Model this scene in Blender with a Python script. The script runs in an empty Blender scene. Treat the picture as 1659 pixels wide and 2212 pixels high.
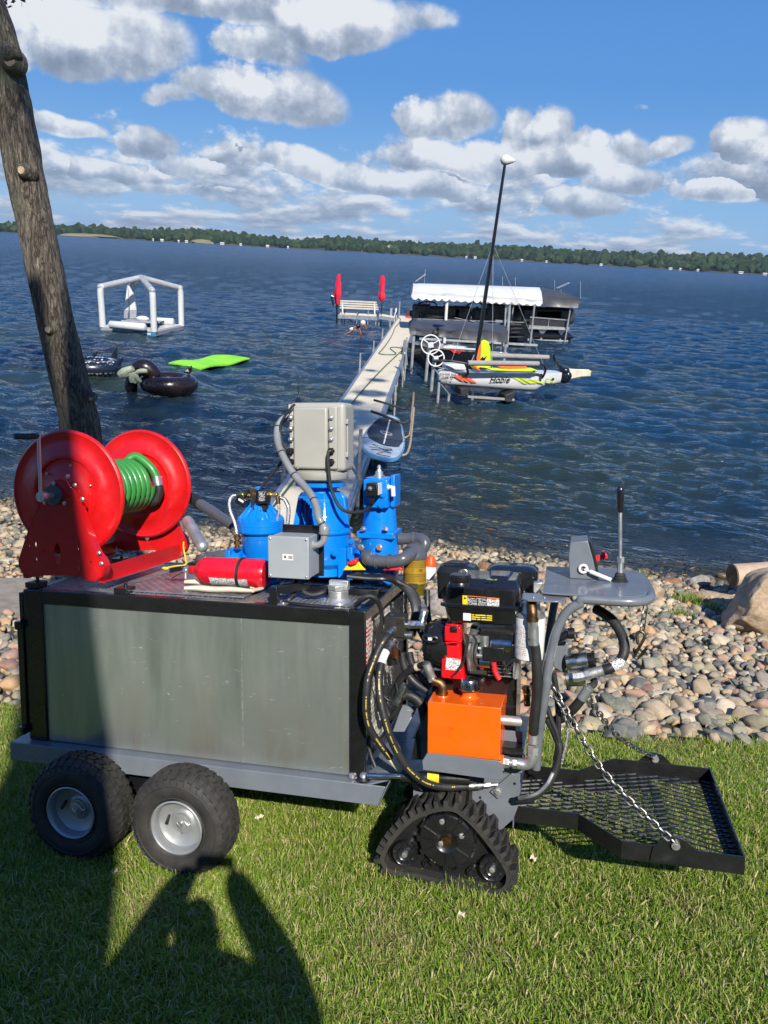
import bpy, math, random
import numpy as np
from math import pi, sin, cos, radians
from mathutils import Matrix, Vector
random.seed(7)
rng = np.random.default_rng(7)
scn = bpy.context.scene
COL = scn.collection
# ------------------------------------------------------------------ camera, sky, sun, exposure
FPX, CX, CY = 1662.0, 829.5, 1106.0          # focal length and centre of a 1659 x 2212 picture
PITCH, ROLL = radians(18.7), radians(3.2)
CAM = np.array([0.0, 0.0, 4.0])
c_f = np.array([0, cos(PITCH), -sin(PITCH)])
_r0 = np.array([1.0, 0, 0]); _u0 = np.array([0, sin(PITCH), cos(PITCH)])
c_r = cos(ROLL) * _r0 + sin(ROLL) * _u0
c_u = -sin(ROLL) * _r0 + cos(ROLL) * _u0
cam_d = bpy.data.cameras.new('camera')
cam_o = bpy.data.objects.new('camera', cam_d)
COL.objects.link(cam_o)
cam_o.matrix_world = Matrix(((c_r[0], c_u[0], -c_f[0], CAM[0]), (c_r[1], c_u[1], -c_f[1], CAM[1]),
                             (c_r[2], c_u[2], -c_f[2], CAM[2]), (0, 0, 0, 1)))
cam_d.sensor_fit = 'VERTICAL'; cam_d.sensor_height = 36; cam_d.sensor_width = 27
cam_d.lens = 36 * FPX / 2212.0
cam_d.clip_start = 0.02; cam_d.clip_end = 9000
scn.camera = cam_o
SUN_DIR = np.array([0.1717, -0.7197, 0.6728])     # towards the sun
SUN_EL = math.asin(SUN_DIR[2]); SUN_AZ = math.atan2(SUN_DIR[0], SUN_DIR[1])
sl = bpy.data.lights.new('sun', 'SUN'); sl.energy = 5.0; sl.angle = radians(0.53); sl.color = (1.0, 0.955, 0.88)
so = bpy.data.objects.new('sun', sl); COL.objects.link(so)
so.rotation_euler = Vector(SUN_DIR).to_track_quat('Z', 'Y').to_euler()
so.location = (10, -30, 30)
scn.view_settings.view_transform = 'Standard'
scn.view_settings.look = 'None'
scn.view_settings.exposure = 0.32
scn.view_settings.gamma = 1
scn.view_settings.use_curve_mapping = False
HAZE = 0.00008
scn.cycles.volume_bounces = 0
scn.cycles.max_bounces = 8; scn.cycles.diffuse_bounces = 3; scn.cycles.glossy_bounces = 4
scn.cycles.transmission_bounces = 6; scn.cycles.transparent_max_bounces = 12
scn.cycles.caustics_reflective = False; scn.cycles.caustics_refractive = False
scn.cycles.sample_clamp_indirect = 6.0
world = bpy.data.worlds.new('World'); scn.world = world
world.use_nodes = True
class NB:
    """small helper for building node trees"""
    def __init__(s, tree): s.t = tree; s.n = tree.nodes; s.l = tree.links
    def node(s, typ, **kw):
        n = s.n.new(typ)
        for k, v in kw.items(): setattr(n, k, v)
        return n
    def put(s, sock, v):
        if isinstance(v, bpy.types.NodeSocket): s.l.new(v, sock)
        elif v is not None: sock.default_value = v
    def m(s, op, a, b=None, c=None, clamp=False):
        n = s.n.new('ShaderNodeMath'); n.operation = op; n.use_clamp = clamp
        s.put(n.inputs[0], a)
        if b is not None: s.put(n.inputs[1], b)
        if c is not None: s.put(n.inputs[2], c)
        return n.outputs[0]
    def vm(s, op, a, b=None, sc=None):
        n = s.n.new('ShaderNodeVectorMath'); n.operation = op
        s.put(n.inputs[0], a)
        if b is not None: s.put(n.inputs[1], b)
        if sc is not None: s.put(n.inputs[3], sc)
        return n.outputs['Value'] if op in ('LENGTH', 'DOT_PRODUCT', 'DISTANCE') else n.outputs[0]
    def sm(s, x, lo, hi, a=0.0, b=1.0):
        n = s.n.new('ShaderNodeMapRange'); n.interpolation_type = 'SMOOTHSTEP'
        s.put(n.inputs[0], x); n.inputs[1].default_value = lo; n.inputs[2].default_value = hi
        n.inputs[3].default_value = a; n.inputs[4].default_value = b
        return n.outputs[0]
    def mix(s, fac, a, b, blend='MIX'):
        n = s.n.new('ShaderNodeMix'); n.data_type = 'RGBA'; n.blend_type = blend
        s.put(n.inputs[0], fac)
        for i, v in ((6, a), (7, b)):
            if isinstance(v, tuple) and len(v) == 3: v = v + (1,)
            s.put(n.inputs[i], v)
        return n.outputs[2]
    def noise(s, vec, scale, detail=3, rough=.5, dist=0, w=None, typ=None):
        n = s.n.new('ShaderNodeTexNoise')
        if w is not None: n.noise_dimensions = '4D'; n.inputs['W'].default_value = w
        s.put(n.inputs['Vector'], vec); n.inputs['Scale'].default_value = scale
        n.inputs['Detail'].default_value = detail; n.inputs['Roughness'].default_value = rough
        n.inputs['Distortion'].default_value = dist
        return n.outputs['Fac']
    def ramp(s, fac, stops, interp='LINEAR'):
        n = s.n.new('ShaderNodeValToRGB'); cr = n.color_ramp; cr.interpolation = interp
        while len(cr.elements) < len(stops): cr.elements.new(0.5)
        for e, (p, c) in zip(cr.elements, stops): e.position = p; e.color = tuple(c) + ((1,) if len(c) == 3 else ())
        s.put(n.inputs[0], fac); return n.outputs[0]
    def sepxyz(s, v):
        n = s.n.new('ShaderNodeSeparateXYZ'); s.put(n.inputs[0], v); return n.outputs
    def comb(s, x, y, z):
        n = s.n.new('ShaderNodeCombineXYZ')
        s.put(n.inputs[0], x); s.put(n.inputs[1], y); s.put(n.inputs[2], z); return n.outputs[0]
def build_world():
    t = world.node_tree; t.nodes.clear(); b = NB(t)
    out = b.node('ShaderNodeOutputWorld')
    sky = b.node('ShaderNodeTexSky', sky_type='NISHITA', sun_disc=False)
    sky.sun_elevation = SUN_EL; sky.sun_rotation = SUN_AZ
    sky.altitude = 300; sky.air_density = 1.0; sky.dust_density = 0.6; sky.ozone_density = 2.2
    tc = b.node('ShaderNodeTexCoord').outputs['Generated']
    x, y, z = b.sepxyz(tc)
    az = b.m('MULTIPLY', b.m('ARCTAN2', x, y), 57.29578)
    hyp = b.m('SQRT', b.m('ADD', b.m('MULTIPLY', x, x), b.m('MULTIPLY', y, y)))
    el = b.m('MULTIPLY', b.m('ARCTAN2', z, hyp), 57.29578)
    pos = b.comb(az, el, 0.0)
    zc = b.m('MAXIMUM', z, 0.02)
    zz = b.m('ADD', zc, 0.11)
    deck = b.comb(b.m('DIVIDE', x, zz), b.m('DIVIDE', y, zz), 0.0)
    nb = b.node('ShaderNodeTexNoise'); nb.inputs['Scale'].default_value = 0.20; nb.inputs['Detail'].default_value = 7; nb.inputs['Roughness'].default_value = .60
    b.put(nb.inputs['Vector'], pos)
    nf = nb.outputs['Fac']
    nup = b.node('ShaderNodeTexNoise'); nup.inputs['Scale'].default_value = 0.20; nup.inputs['Detail'].default_value = 5; nup.inputs['Roughness'].default_value = .60
    b.put(nup.inputs['Vector'], b.vm('ADD', pos, (0.55, 0.95, 0)))
    warp = b.noise(pos, 0.09, 3, .5, 0, 3.0)
    CL = [(-19.97, 10.75, 5.75, 2.8, 1.05), (-22.67, 11.49, 3.25, 2.07, 1.02), (-10.92, 13.76, 12.55, 1.46, 1.05), (-4.73, 13.26, 4.69, 1.63, 1.02), (-7.94, 9.06, 3.76, 2.11, 1.05), (-12.43, 8.98, 3.67, 1.11, 0.5700000000000001), (-9.76, 11.64, 3.66, 1.67, 0.62), (-15.66, 8.17, 2.61, 0.82, 0.37), (-21.67, 5.72, 2.23, 0.71, 0.92), (-17.2, 5.55, 2.35, 1.03, 1.02), (-13.71, 4.43, 2.72, 0.82, 1.02), (-19.31, 3.63, 4.08, 0.68, 1.02), (-11.49, 5.58, 1.02, 0.56, 0.72), (-3.48, 4.6, 5.32, 1.29, 1.05), (-7.27, 5.32, 3.15, 1.08, 0.92), (2.73, 8.38, 2.93, 1.57, 1.05), (1.49, 6.21, 3.85, 1.19, 1.02), (6.99, 7.5, 1.78, 1.82, 1.05), (9.72, 7.59, 1.75, 1.66, 1.05), (5.57, 6.19, 5.16, 1.25, 1.05), (10.51, 6.09, 4.01, 1.12, 1.02), (13.99, 6.87, 2.43, 1.27, 0.97), (17.4, 7.2, 1.5, 0.83, 0.62), (14.83, 5.18, 2.6, 1.05, 1.05), (21.62, 6.72, 2.3, 1.79, 1.05), (23.78, 6.47, 1.72, 1.58, 1.05), (20.68, 4.42, 2.73, 0.85, 1.05), (11.72, 3.79, 3.53, 1.03, 1.05), (1.93, 4.5, 4.59, 1.1, 1.05), (-13.75, 3.09, 4.13, 0.58, 0.82), (14.93, 9.29, 0.96, 0.35, 0.22)]
    best = None; shade = None
    elw = b.m('ADD', el, b.m('MULTIPLY', b.m('SUBTRACT', warp, .5), 4.5))
    azw = b.m('ADD', az, b.m('MULTIPLY', b.m('SUBTRACT', nf, .5), 7.0))
    for (ca, ce, ra, re, wgt) in CL:
        dx = b.m('DIVIDE', b.m('SUBTRACT', azw, ca), ra)
        dy0 = b.m('DIVIDE', b.m('SUBTRACT', elw, ce), re)
        dy = b.m('MAXIMUM', dy0, b.m('MULTIPLY', dy0, -1.45))
        d = b.m('SUBTRACT', wgt, b.m('ADD', b.m('MULTIPLY', dx, dx), b.m('MULTIPLY', dy, dy)))
        best = d if best is None else b.m('MAXIMUM', best, d)
        s = b.m('MULTIPLY', b.m('MAXIMUM', b.m('ADD', d, .25), 0.0), b.m('ADD', dy0, .6))
        shade = s if shade is None else b.m('ADD', shade, s)
    nd = b.noise(deck, 2.3, 7, .62, 0, 1.7)
    nd2 = b.noise(b.vm('ADD', deck, (0.0, -0.05, 0)), 2.3, 5, .62, 0, 1.7)
    lv = b.comb(b.m('MULTIPLY', az, .15), b.m('MULTIPLY', b.m('LOGARITHM', b.m('ADD', b.m('MAXIMUM', el, 0.0), 1.6), 2.718), 1.9), 0.0)
    ln = b.noise(lv, 1.0, 7, .60, .15, 5.3); ln2 = b.noise(b.vm('ADD', lv, (.05, .17, 0)), 1.0, 6, .60, .15, 5.3)
    lowd = b.m('ADD', b.m('MULTIPLY', b.m('SUBTRACT', ln, .5), 6.5), b.sm(el, 5.0, 14.0, .18, -2.8))
    low = 0.0
    far = b.sm(b.m('ABSOLUTE', az), 34, 52, 0.0, .62)
    hi = b.sm(el, 30, 44, 0.0, .55)
    far = b.m('MAXIMUM', far, hi)
    deckd = b.m('ADD', b.m('MULTIPLY', b.m('SUBTRACT', nd, .50), 4.6), b.m('MULTIPLY', b.m('SUBTRACT', far, 0.96), 1.9))
    detail = b.m('ADD', b.m('MULTIPLY', b.m('SUBTRACT', nf, .5), 3.4), .28)
    dens_a = b.m('ADD', best, detail)
    dens = b.m('MAXIMUM', b.m('MAXIMUM', dens_a, deckd), lowd)
    cover = b.sm(dens, -0.08, 0.58)
    rel = b.m('MULTIPLY', b.m('SUBTRACT', nf, nup.outputs['Fac']), 3.4)
    lit_a = b.m('ADD', b.m('ADD', rel, b.m('MULTIPLY', shade, .62)), .14)
    lit_d = b.m('ADD', b.m('MULTIPLY', b.m('SUBTRACT', nd, nd2), 5.0), .55)
    isdeck = b.m('GREATER_THAN', deckd, dens_a); islow = b.m('GREATER_THAN', lowd, b.m('MAXIMUM', deckd, dens_a))
    lit_l = b.m('ADD', b.m('MULTIPLY', b.m('SUBTRACT', ln, ln2), 6.0), .30)
    lit = b.m('ADD', b.m('MULTIPLY', lit_a, b.m('SUBTRACT', 1.0, isdeck)), b.m('MULTIPLY', lit_d, isdeck))
    lit = b.m('ADD', b.m('MULTIPLY', lit, b.m('SUBTRACT', 1.0, islow)), b.m('MULTIPLY', lit_l, islow))
    thin = b.sm(dens, .1, 1.3, 0.42, 0.0)
    lit = b.m('SUBTRACT', b.m('ADD', lit, thin), b.sm(el, 23, 31, 0.0, .38), None, True)
    ccol = b.ramp(lit, [(0.0, (2.3, 2.9, 3.9)), (.40, (3.4, 4.1, 5.3)), (.75, (5.6, 6.2, 7.2)), (1.0, (8.0, 8.3, 8.7))])
    hs = b.node('ShaderNodeHueSaturation'); hs.inputs['Saturation'].default_value = 1.18; hs.inputs['Value'].default_value = 1.0
    b.put(hs.inputs['Color'], sky.outputs[0])
    clear = b.mix(b.sm(el, 1, 11, 0, 1), (2.3, 4.7, 8.2, 1), (.95, 3.05, 7.3, 1)); clear = b.mix(b.sm(el, 9, 34, 0, 1), clear, (.50, 1.75, 5.9, 1))
    skyc = b.mix(.82, hs.outputs[0], clear)
    cf = b.m('MULTIPLY', cover, b.sm(el, 0, 9, .80, .97))
    col = b.mix(cf, skyc, ccol)
    bg = b.node('ShaderNodeBackground'); bg.inputs['Strength'].default_value = 0.082
    b.put(bg.inputs['Color'], col); b.l.new(bg.outputs[0], out.inputs['Surface'])
build_world()
world.cycles.sampling_method = 'MANUAL'; world.cycles.sample_map_resolution = 512
# ------------------------------------------------------------------ geometry helpers
def basis(d, up=(0, 0, 1)):
    d = np.asarray(d, float); d = d / (np.linalg.norm(d) + 1e-12); up = np.asarray(up, float)
    if abs(d @ up) > .97: up = np.array([1.0, 0, 0]) if abs(d[0]) < .9 else np.array([0, 1.0, 0])
    s = np.cross(up, d); s /= np.linalg.norm(s); return s, np.cross(d, s), d
def smooth_path(p, n=5):
    p = [np.asarray(q, float) for q in p]
    if len(p) < 3: return p
    e = [2 * p[0] - p[1]] + p + [2 * p[-1] - p[-2]]; out = []
    for i in range(1, len(e) - 2):
        a, b_, c, d = e[i - 1], e[i], e[i + 1], e[i + 2]
        for k in range(n):
            t = k / n
            out.append(.5 * ((2 * b_) + (c - a) * t + (2 * a - 5 * b_ + 4 * c - d) * t * t + (3 * b_ - a - 3 * c + d) * t ** 3))
    out.append(p[-1]); return out
class G:
    """collects simple shapes into one mesh"""
    def __init__(s): s.v = []; s.f = []; s.n = 0; s.grp = []
    def add(s, v, f):
        v = np.asarray(v, float).reshape(-1, 3); s.v.append(v); o = s.n
        s.f += [tuple(i + o for i in q) for q in f]; s.n += len(v); return s
    def box(s, lo, hi):
        (a, b, c), (d, e, g) = lo, hi
        return s.hexa([(a, b, c), (d, b, c), (d, e, c), (a, e, c), (a, b, g), (d, b, g), (d, e, g), (a, e, g)])
    def hexa(s, p):
        return s.add(p, [(0, 3, 2, 1), (4, 5, 6, 7), (0, 1, 5, 4), (1, 2, 6, 5), (2, 3, 7, 6), (3, 0, 4, 7)])
    def obox(s, c, ax, ay, az, h):
        c = np.asarray(c, float); X, Y, Z = [np.asarray(q, float) / np.linalg.norm(q) * k for q, k in zip((ax, ay, az), h)]
        return s.hexa([c - X - Y - Z, c + X - Y - Z, c + X + Y - Z, c - X + Y - Z, c - X - Y + Z, c + X - Y + Z, c + X + Y + Z, c - X + Y + Z])
    def bar(s, a, b, w, h, up=(0, 0, 1)):
        a = np.asarray(a, float); b = np.asarray(b, float); x, y, z = basis(b - a, up)
        return s.obox((a + b) / 2, x, y, z, (w / 2, h / 2, np.linalg.norm(b - a) / 2))
    def tube(s, p, r, n=10, sm=0, cap=True, closed=False, flat=1.0):
        if sm: p = smooth_path(p, sm)
        p = np.asarray(p, float); m = len(p); r = np.broadcast_to(np.asarray(r, float), (m,)) if np.ndim(r) == 0 else np.interp(np.linspace(0, 1, m), np.linspace(0, 1, len(r)), r)
        t = np.gradient(p, axis=0)
        if closed: t = np.roll(p, -1, 0) - np.roll(p, 1, 0)
        t /= np.linalg.norm(t, axis=1)[:, None] + 1e-12
        x, y, _ = basis(t[0]); V = []
        for i in range(m):
            x = x - t[i] * (x @ t[i]); x /= np.linalg.norm(x) + 1e-12; y = np.cross(t[i], x)
            for k in range(n):
                a = 2 * pi * k / n; V.append(p[i] + r[i] * (cos(a) * x + flat * sin(a) * y))
        F = []; mm = m if closed else m - 1
        for i in range(mm):
            j = (i + 1) % m
            for k in range(n): F.append((i * n + k, i * n + (k + 1) % n, j * n + (k + 1) % n, j * n + k))
        if cap and not closed: F.append(tuple(range(n - 1, -1, -1))); F.append(tuple((m - 1) * n + k for k in range(n)))
        return s.add(V, F)
    def cyl(s, a, b, r, n=16, r2=None):
        a = np.asarray(a, float); b = np.asarray(b, float)
        return s.tube([a, b], [r, r if r2 is None else r2], n)
    def lathe(s, prof, o=(0, 0, 0), ax=(0, 0, 1), n=24, sx=1.0, cap=True):
        o = np.asarray(o, float); x, y, z = basis(ax, (0, 1, 0) if abs(np.asarray(ax, float)[1]) < .9 * np.linalg.norm(ax) else (0, 0, 1)); V = []
        for (r, h) in prof:
            for k in range(n):
                a = 2 * pi * k / n; V.append(o + x * r * cos(a) * sx + y * r * sin(a) + z * h)
        F = []
        for i in range(len(prof) - 1):
            for k in range(n): F.append((i * n + k, i * n + (k + 1) % n, (i + 1) * n + (k + 1) % n, (i + 1) * n + k))
        if cap: F.append(tuple(range(n - 1, -1, -1))); F.append(tuple((len(prof) - 1) * n + k for k in range(n)))
        return s.add(V, F)
    def prism(s, poly, ext):
        """poly: 3d outline; ext: extrusion vector"""
        p = np.asarray(poly, float); n = len(p); q = p + np.asarray(ext, float)
        F = [tuple(range(n - 1, -1, -1)), tuple(range(n, 2 * n))] + [(i, (i + 1) % n, n + (i + 1) % n, n + i) for i in range(n)]
        return s.add(np.vstack([p, q]), F)
    def ball(s, c, r, n=12, m=8, sc=(1, 1, 1)):
        pr = [(max(sin(pi * i / m), 1e-4) * r, -cos(pi * i / m) * r) for i in range(m + 1)]
        g = G(); g.lathe(pr, (0, 0, 0), (0, 0, 1), n, cap=False); v = g.v[0] * np.asarray(sc) + np.asarray(c, float)
        return s.add(v, g.f)
    def bolt(s, c, ax, r, h=None, n=6):
        c = np.asarray(c, float); ax = np.asarray(ax, float) / np.linalg.norm(ax); h = h or r * .8; s.grp.append((len(s.v), len(s.f), s.n))
        s.cyl(c - ax * r * .3, c + ax * r * .25, r * 1.45, 12); return s.cyl(c, c + ax * h, r, n)
    def sheet(s, pts_a, pts_b, thick):
        """a strip between two polylines, given thickness along its normal"""
        a = np.asarray(pts_a, float); b = np.asarray(pts_b, float); n = len(a)
        nn = np.cross(np.gradient(a, axis=0), b - a); nn /= np.linalg.norm(nn, axis=1)[:, None] + 1e-9
        V = np.vstack([a, b, a + nn * thick, b + nn * thick]); F = []
        for i in range(n - 1):
            F += [(i, n + i, n + i + 1, i + 1), (2 * n + i, 2 * n + i + 1, 3 * n + i + 1, 3 * n + i), (i, i + 1, 2 * n + i + 1, 2 * n + i), (n + i, 3 * n + i, 3 * n + i + 1, n + i + 1)]
        F += [(0, 2 * n, 3 * n, n), (n - 1, 2 * n - 1, 4 * n - 1, 3 * n - 1)]
        return s.add(V, F)
    def mesh(s, name, off=(0, 0, 0), sharp=35):
        me = bpy.data.meshes.new(name)
        v = np.vstack(s.v) - np.asarray(off) if s.v else np.zeros((0, 3))
        me.from_pydata(v.tolist(), [], s.f); me.validate(); me.update()
        me.polygons.foreach_set('use_smooth', [True] * len(me.polygons))
        me.set_sharp_from_angle(angle=radians(sharp))
        return me
def _rot(rx, ry, rz):
    c, s = cos, sin
    Rx = np.array([[1, 0, 0], [0, c(rx), -s(rx)], [0, s(rx), c(rx)]]); Ry = np.array([[c(ry), 0, s(ry)], [0, 1, 0], [-s(ry), 0, c(ry)]]); Rz = np.array([[c(rz), -s(rz), 0], [s(rz), c(rz), 0], [0, 0, 1]])
    return Rz @ Ry @ Rx
KR = _rot(radians(-11.5), radians(-5.7), radians(-12.8))
def ray(x, y): return c_f * FPX + c_r * (x - CX) - c_u * (y - CY)
KO = CAM + ray(790.5, 1319.5) * 3.39 / FPX
K4 = Matrix([[*KR[0], KO[0]], [*KR[1], KO[1]], [*KR[2], KO[2]], [0, 0, 0, 1]])
I4 = Matrix.Identity(4)
GZ = -1.228                      # ground level in the cart's frame
CAMK = KR.T @ (CAM - KO)
def k(px, py, v):
    """measured point on the cart's plane y = v"""
    d = KR.T @ ray(px, py); c = KR.T @ (CAM - KO); return c + (v - c[1]) / d[1] * d
def kz(px, py, w):
    d = KR.T @ ray(px, py); c = KR.T @ (CAM - KO); return c + (w - c[2]) / d[2] * d
def onz(px, py, z):
    d = ray(px, py); return CAM + d * ((z - CAM[2]) / d[2])
def ony(px, py, Y):
    d = ray(px, py); return CAM + d * ((Y - CAM[1]) / d[1])
OFF = {}
def thing(name, label, cat, loc=(0, 0, 0), frame=I4, group=None):
    o = bpy.data.objects.new(name, None); COL.objects.link(o); o.empty_display_size = .1
    o.matrix_world = frame @ Matrix.Translation(Vector(loc)); OFF[o.name] = np.asarray(loc, float)
    o['label'] = label; o['category'] = cat
    if group: o['group'] = group
    return o
def obj(name, g, mat, parent=None, label=None, cat=None, kind=None, group=None, bev=0, frame=None, sharp=35, segs=2, loc=None):
    if name == 'bolts' and len(g.grp) > 1:
        e = g.grp + [(len(g.v), len(g.f), g.n)]
        for (v0, f0, n0), (v1, f1, _) in zip(e[:-1], e[1:]):
            h = G(); h.v = g.v[v0:v1]; h.f = [tuple(i - n0 for i in q) for q in g.f[f0:f1]]; h.n = 1; r = obj('bolt', h, mat, parent)
        return r
    off = OFF[parent.name] if parent is not None else (np.asarray(loc, float) if loc is not None else np.zeros(3))
    me = g if isinstance(g, bpy.types.Mesh) else g.mesh(name, off, sharp)
    o = bpy.data.objects.new(name, me); COL.objects.link(o)
    if mat is not None and not me.materials: me.materials.append(mat)
    if parent is not None: o.parent = parent; OFF[o.name] = off
    else:
        OFF[o.name] = off
        o.matrix_world = (frame or I4) @ Matrix.Translation(Vector(off))
    if bev:
        b = o.modifiers.new('bevel', 'BEVEL'); b.width = bev; b.segments = segs; b.limit_method = 'ANGLE'; b.angle_limit = radians(40)
        b.harden_normals = False
    if label: o['label'] = label
    if cat: o['category'] = cat
    if kind: o['kind'] = kind
    if group: o['group'] = group
    return o
def dup(o, loc=None, parent=None, label=None):
    c = o.copy(); COL.objects.link(c); c.parent = parent
    OFF[c.name] = OFF.get(o.name, np.zeros(3))
    for ch in list(o.children): dup(ch, None, c)
    if loc is not None: c.location = loc
    if label: c['label'] = label
    return c
def text(name, s, size, parent, origin, xdir, ydir, mat, shear=0, extrude=.0008, align='LEFT', sx=1.0):
    cu = bpy.data.curves.new(name, 'FONT'); cu.body = s; cu.size = size; cu.extrude = extrude; cu.shear = shear; cu.align_x = align
    o = bpy.data.objects.new(name, cu); COL.objects.link(o); cu.materials.append(mat)
    X = np.asarray(xdir, float); X /= np.linalg.norm(X); Y = np.asarray(ydir, float); Y = Y - X * (X @ Y); Y /= np.linalg.norm(Y); Z = np.cross(X, Y)
    off = OFF[parent.name]; p = np.asarray(origin, float) - off
    o.parent = parent; X = X * sx
    o.matrix_local = Matrix([[X[0], Y[0], Z[0], p[0]], [X[1], Y[1], Z[1], p[1]], [X[2], Y[2], Z[2], p[2]], [0, 0, 0, 1]])
    OFF[o.name] = off
    bpy.context.view_layer.update(); me = bpy.data.meshes.new_from_object(o.evaluated_get(bpy.context.evaluated_depsgraph_get())); me.materials.clear(); me.materials.append(mat); mw = o.matrix_local.copy(); bpy.data.objects.remove(o)
    o = bpy.data.objects.new(name, me); COL.objects.link(o); o.parent = parent; o.matrix_local = mw; OFF[o.name] = off
    return o
# ------------------------------------------------------------------ materials
def M(name, col, rough=.5, metal=0.0, var=.12, scale=6, bump=0.0, bscale=40, coat=0.0, col2=None, rv=.12, dirt=None, dscale=5, dlo=.55, dhi=.75, emis=None):
    m = bpy.data.materials.new(name); m.use_nodes = True; b = NB(m.node_tree)
    P = b.n['Principled BSDF']; tc = b.node('ShaderNodeTexCoord').outputs['Object']
    n1 = b.noise(tc, scale, 5, .6)
    c1 = tuple(max(0, c * (1 - var)) for c in col); c2 = tuple(min(1, c * (1 + var)) for c in col)
    if col2: c2 = col2; c1 = col
    c = b.mix(b.sm(n1, .3, .7), c1, c2)
    if dirt:
        c = b.mix(b.m('MULTIPLY', b.sm(b.noise(tc, dscale, 6, .7, 0, 4.0), dlo, dhi), .75), c, dirt)
    b.put(P.inputs['Base Color'], c)
    P.inputs['Metallic'].default_value = metal
    r = b.sm(b.noise(tc, scale * 2.3, 5, .65, 0, 9.0), .3, .7, max(.02, rough - rv), min(1, rough + rv))
    b.put(P.inputs['Roughness'], r)
    if coat: P.inputs['Coat Weight'].default_value = coat; P.inputs['Coat Roughness'].default_value = .08
    if bump:
        bp = b.node('ShaderNodeBump'); bp.inputs['Strength'].default_value = min(1, bump); bp.inputs['Distance'].default_value = .004
        b.put(bp.inputs['Height'], b.noise(tc, bscale, 4, .6, 0, 2.0)); b.l.new(bp.outputs[0], P.inputs['Normal'])
    return m
# ------------------------------------------------------------------ ground, lawn, rocks, water, far shore
GP = KO + KR @ np.array([-.8, -.2, GZ]); GN_ = KR[:, 2]
def lawn_z(x, y):
    y = np.asarray(y, float); x = np.asarray(x, float)
    yy = np.where(y < -1, -1 + (y + 1) * .45, y); yy = np.maximum(yy, -14)
    xx = np.where(np.abs(x) > 6, np.sign(x) * 6 + (x - np.sign(x) * 6) * .3, x)
    return GP[2] - ((xx - GP[0]) * GN_[0] + (yy - GP[1]) * GN_[1]) / GN_[2]
def edge_y(x): return 4.47 - .085 * np.asarray(x, float) + .05 * np.sin(np.asarray(x, float) * 2.1)
def shore_y(x): return 10.4 - .135 * np.clip(x, -40, 40) + .18 * np.sin(np.asarray(x, float) * .9 + 1)
def ground_z(x, y):
    x = np.asarray(x, float); y = np.asarray(y, float); ye = edge_y(x); ys = shore_y(x)
    t = np.clip((y - ye) / (ys - ye), 0, 1); ze = lawn_z(x, ye)
    mid = ze * (1 - t) ** 1.15
    out = -np.minimum((y - ys) * .13, 3.0)
    return np.where(y <= ye, lawn_z(x, y), np.where(y < ys, mid, out))
def grid_mesh(name, xs, ys, zf):
    X, Y = np.meshgrid(xs, ys); Z = zf(X, Y); V = np.stack([X, Y, Z], -1).reshape(-1, 3)
    return fast_quads(name, V, len(ys), len(xs))
def fast_quads(name, V, nr, nc):
    i = np.arange(nr - 1)[:, None] * nc + np.arange(nc - 1)[None, :]
    Q = np.stack([i, i + 1, i + nc + 1, i + nc], -1).reshape(-1, 4)
    return fast_mesh(name, V, Q)
def fast_mesh(name, V, Q, smooth=True):
    k_ = Q.shape[1]; me = bpy.data.meshes.new(name)
    me.vertices.add(len(V)); me.vertices.foreach_set('co', np.ascontiguousarray(V, np.float32).ravel())
    me.loops.add(Q.size); me.loops.foreach_set('vertex_index', np.ascontiguousarray(Q, np.int32).ravel())
    me.polygons.add(len(Q)); me.polygons.foreach_set('loop_start', np.arange(0, Q.size, k_, dtype=np.int32))
    me.polygons.foreach_set('loop_total', np.full(len(Q), k_, np.int32))
    me.polygons.foreach_set('use_smooth', np.full(len(Q), smooth)); me.update(); me.validate(); return me
def soil_mat():
    m = bpy.data.materials.new('soil'); m.use_nodes = True; b = NB(m.node_tree); P = b.n['Principled BSDF']
    g = b.node('ShaderNodeNewGeometry').outputs['Position']
    c = b.ramp(b.noise(g, 7, 6, .7), [(.3, (.028, .024, .012)), (.5, (.055, .048, .022)), (.7, (.10, .085, .045))])
    c2 = b.ramp(b.noise(g, 30, 5, .7), [(.35, (.03, .036, .03)), (.55, (.09, .08, .055)), (.75, (.17, .15, .11))])
    x, y, z = b.sepxyz(g)
    c = b.mix(b.sm(y, 4.2, 5.2), c, c2)
    c3 = b.ramp(b.noise(g, 1.3, 6, .65), [(.35, (.04, .045, .012)), (.5, (.12, .10, .04)), (.68, (.20, .16, .08))])
    c = b.mix(b.sm(z, .05, -.08), c, c3)
    P.inputs['Roughness'].default_value = .9; b.put(P.inputs['Base Color'], c)
    bp = b.node('ShaderNodeBump'); bp.inputs['Distance'].default_value = .02
    b.put(bp.inputs['Height'], b.noise(g, 25, 5, .7)); b.l.new(bp.outputs[0], P.inputs['Normal']); return m
m_soil = soil_mat()
xs = np.concatenate([np.linspace(-60, -8, 14)[:-1], np.linspace(-8, 8, 97), np.linspace(8, 60, 14)[1:]])
ysr = np.concatenate([np.linspace(-40, -2, 20)[:-1], np.linspace(-2, 13, 121), np.linspace(13, 45, 20)[1:]])
bump_g = lambda X, Y: ground_z(X, Y) + .012 * np.sin(X * 5.1 + Y * 2) * np.cos(Y * 4.3)
obj('ground', grid_mesh('ground', xs, ysr, bump_g), m_soil, kind='structure')
lb = G(); lb.hexa([(-5000, -300, -40), (5000, -300, -40), (5000, 6500, -40), (-5000, 6500, -40), (-5000, -300, -3.2), (5000, -300, -3.2), (5000, 6500, -3.2), (-5000, 6500, -3.2)])
obj('lake_bed', lb, m_soil, kind='structure')
lg = G()
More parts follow.
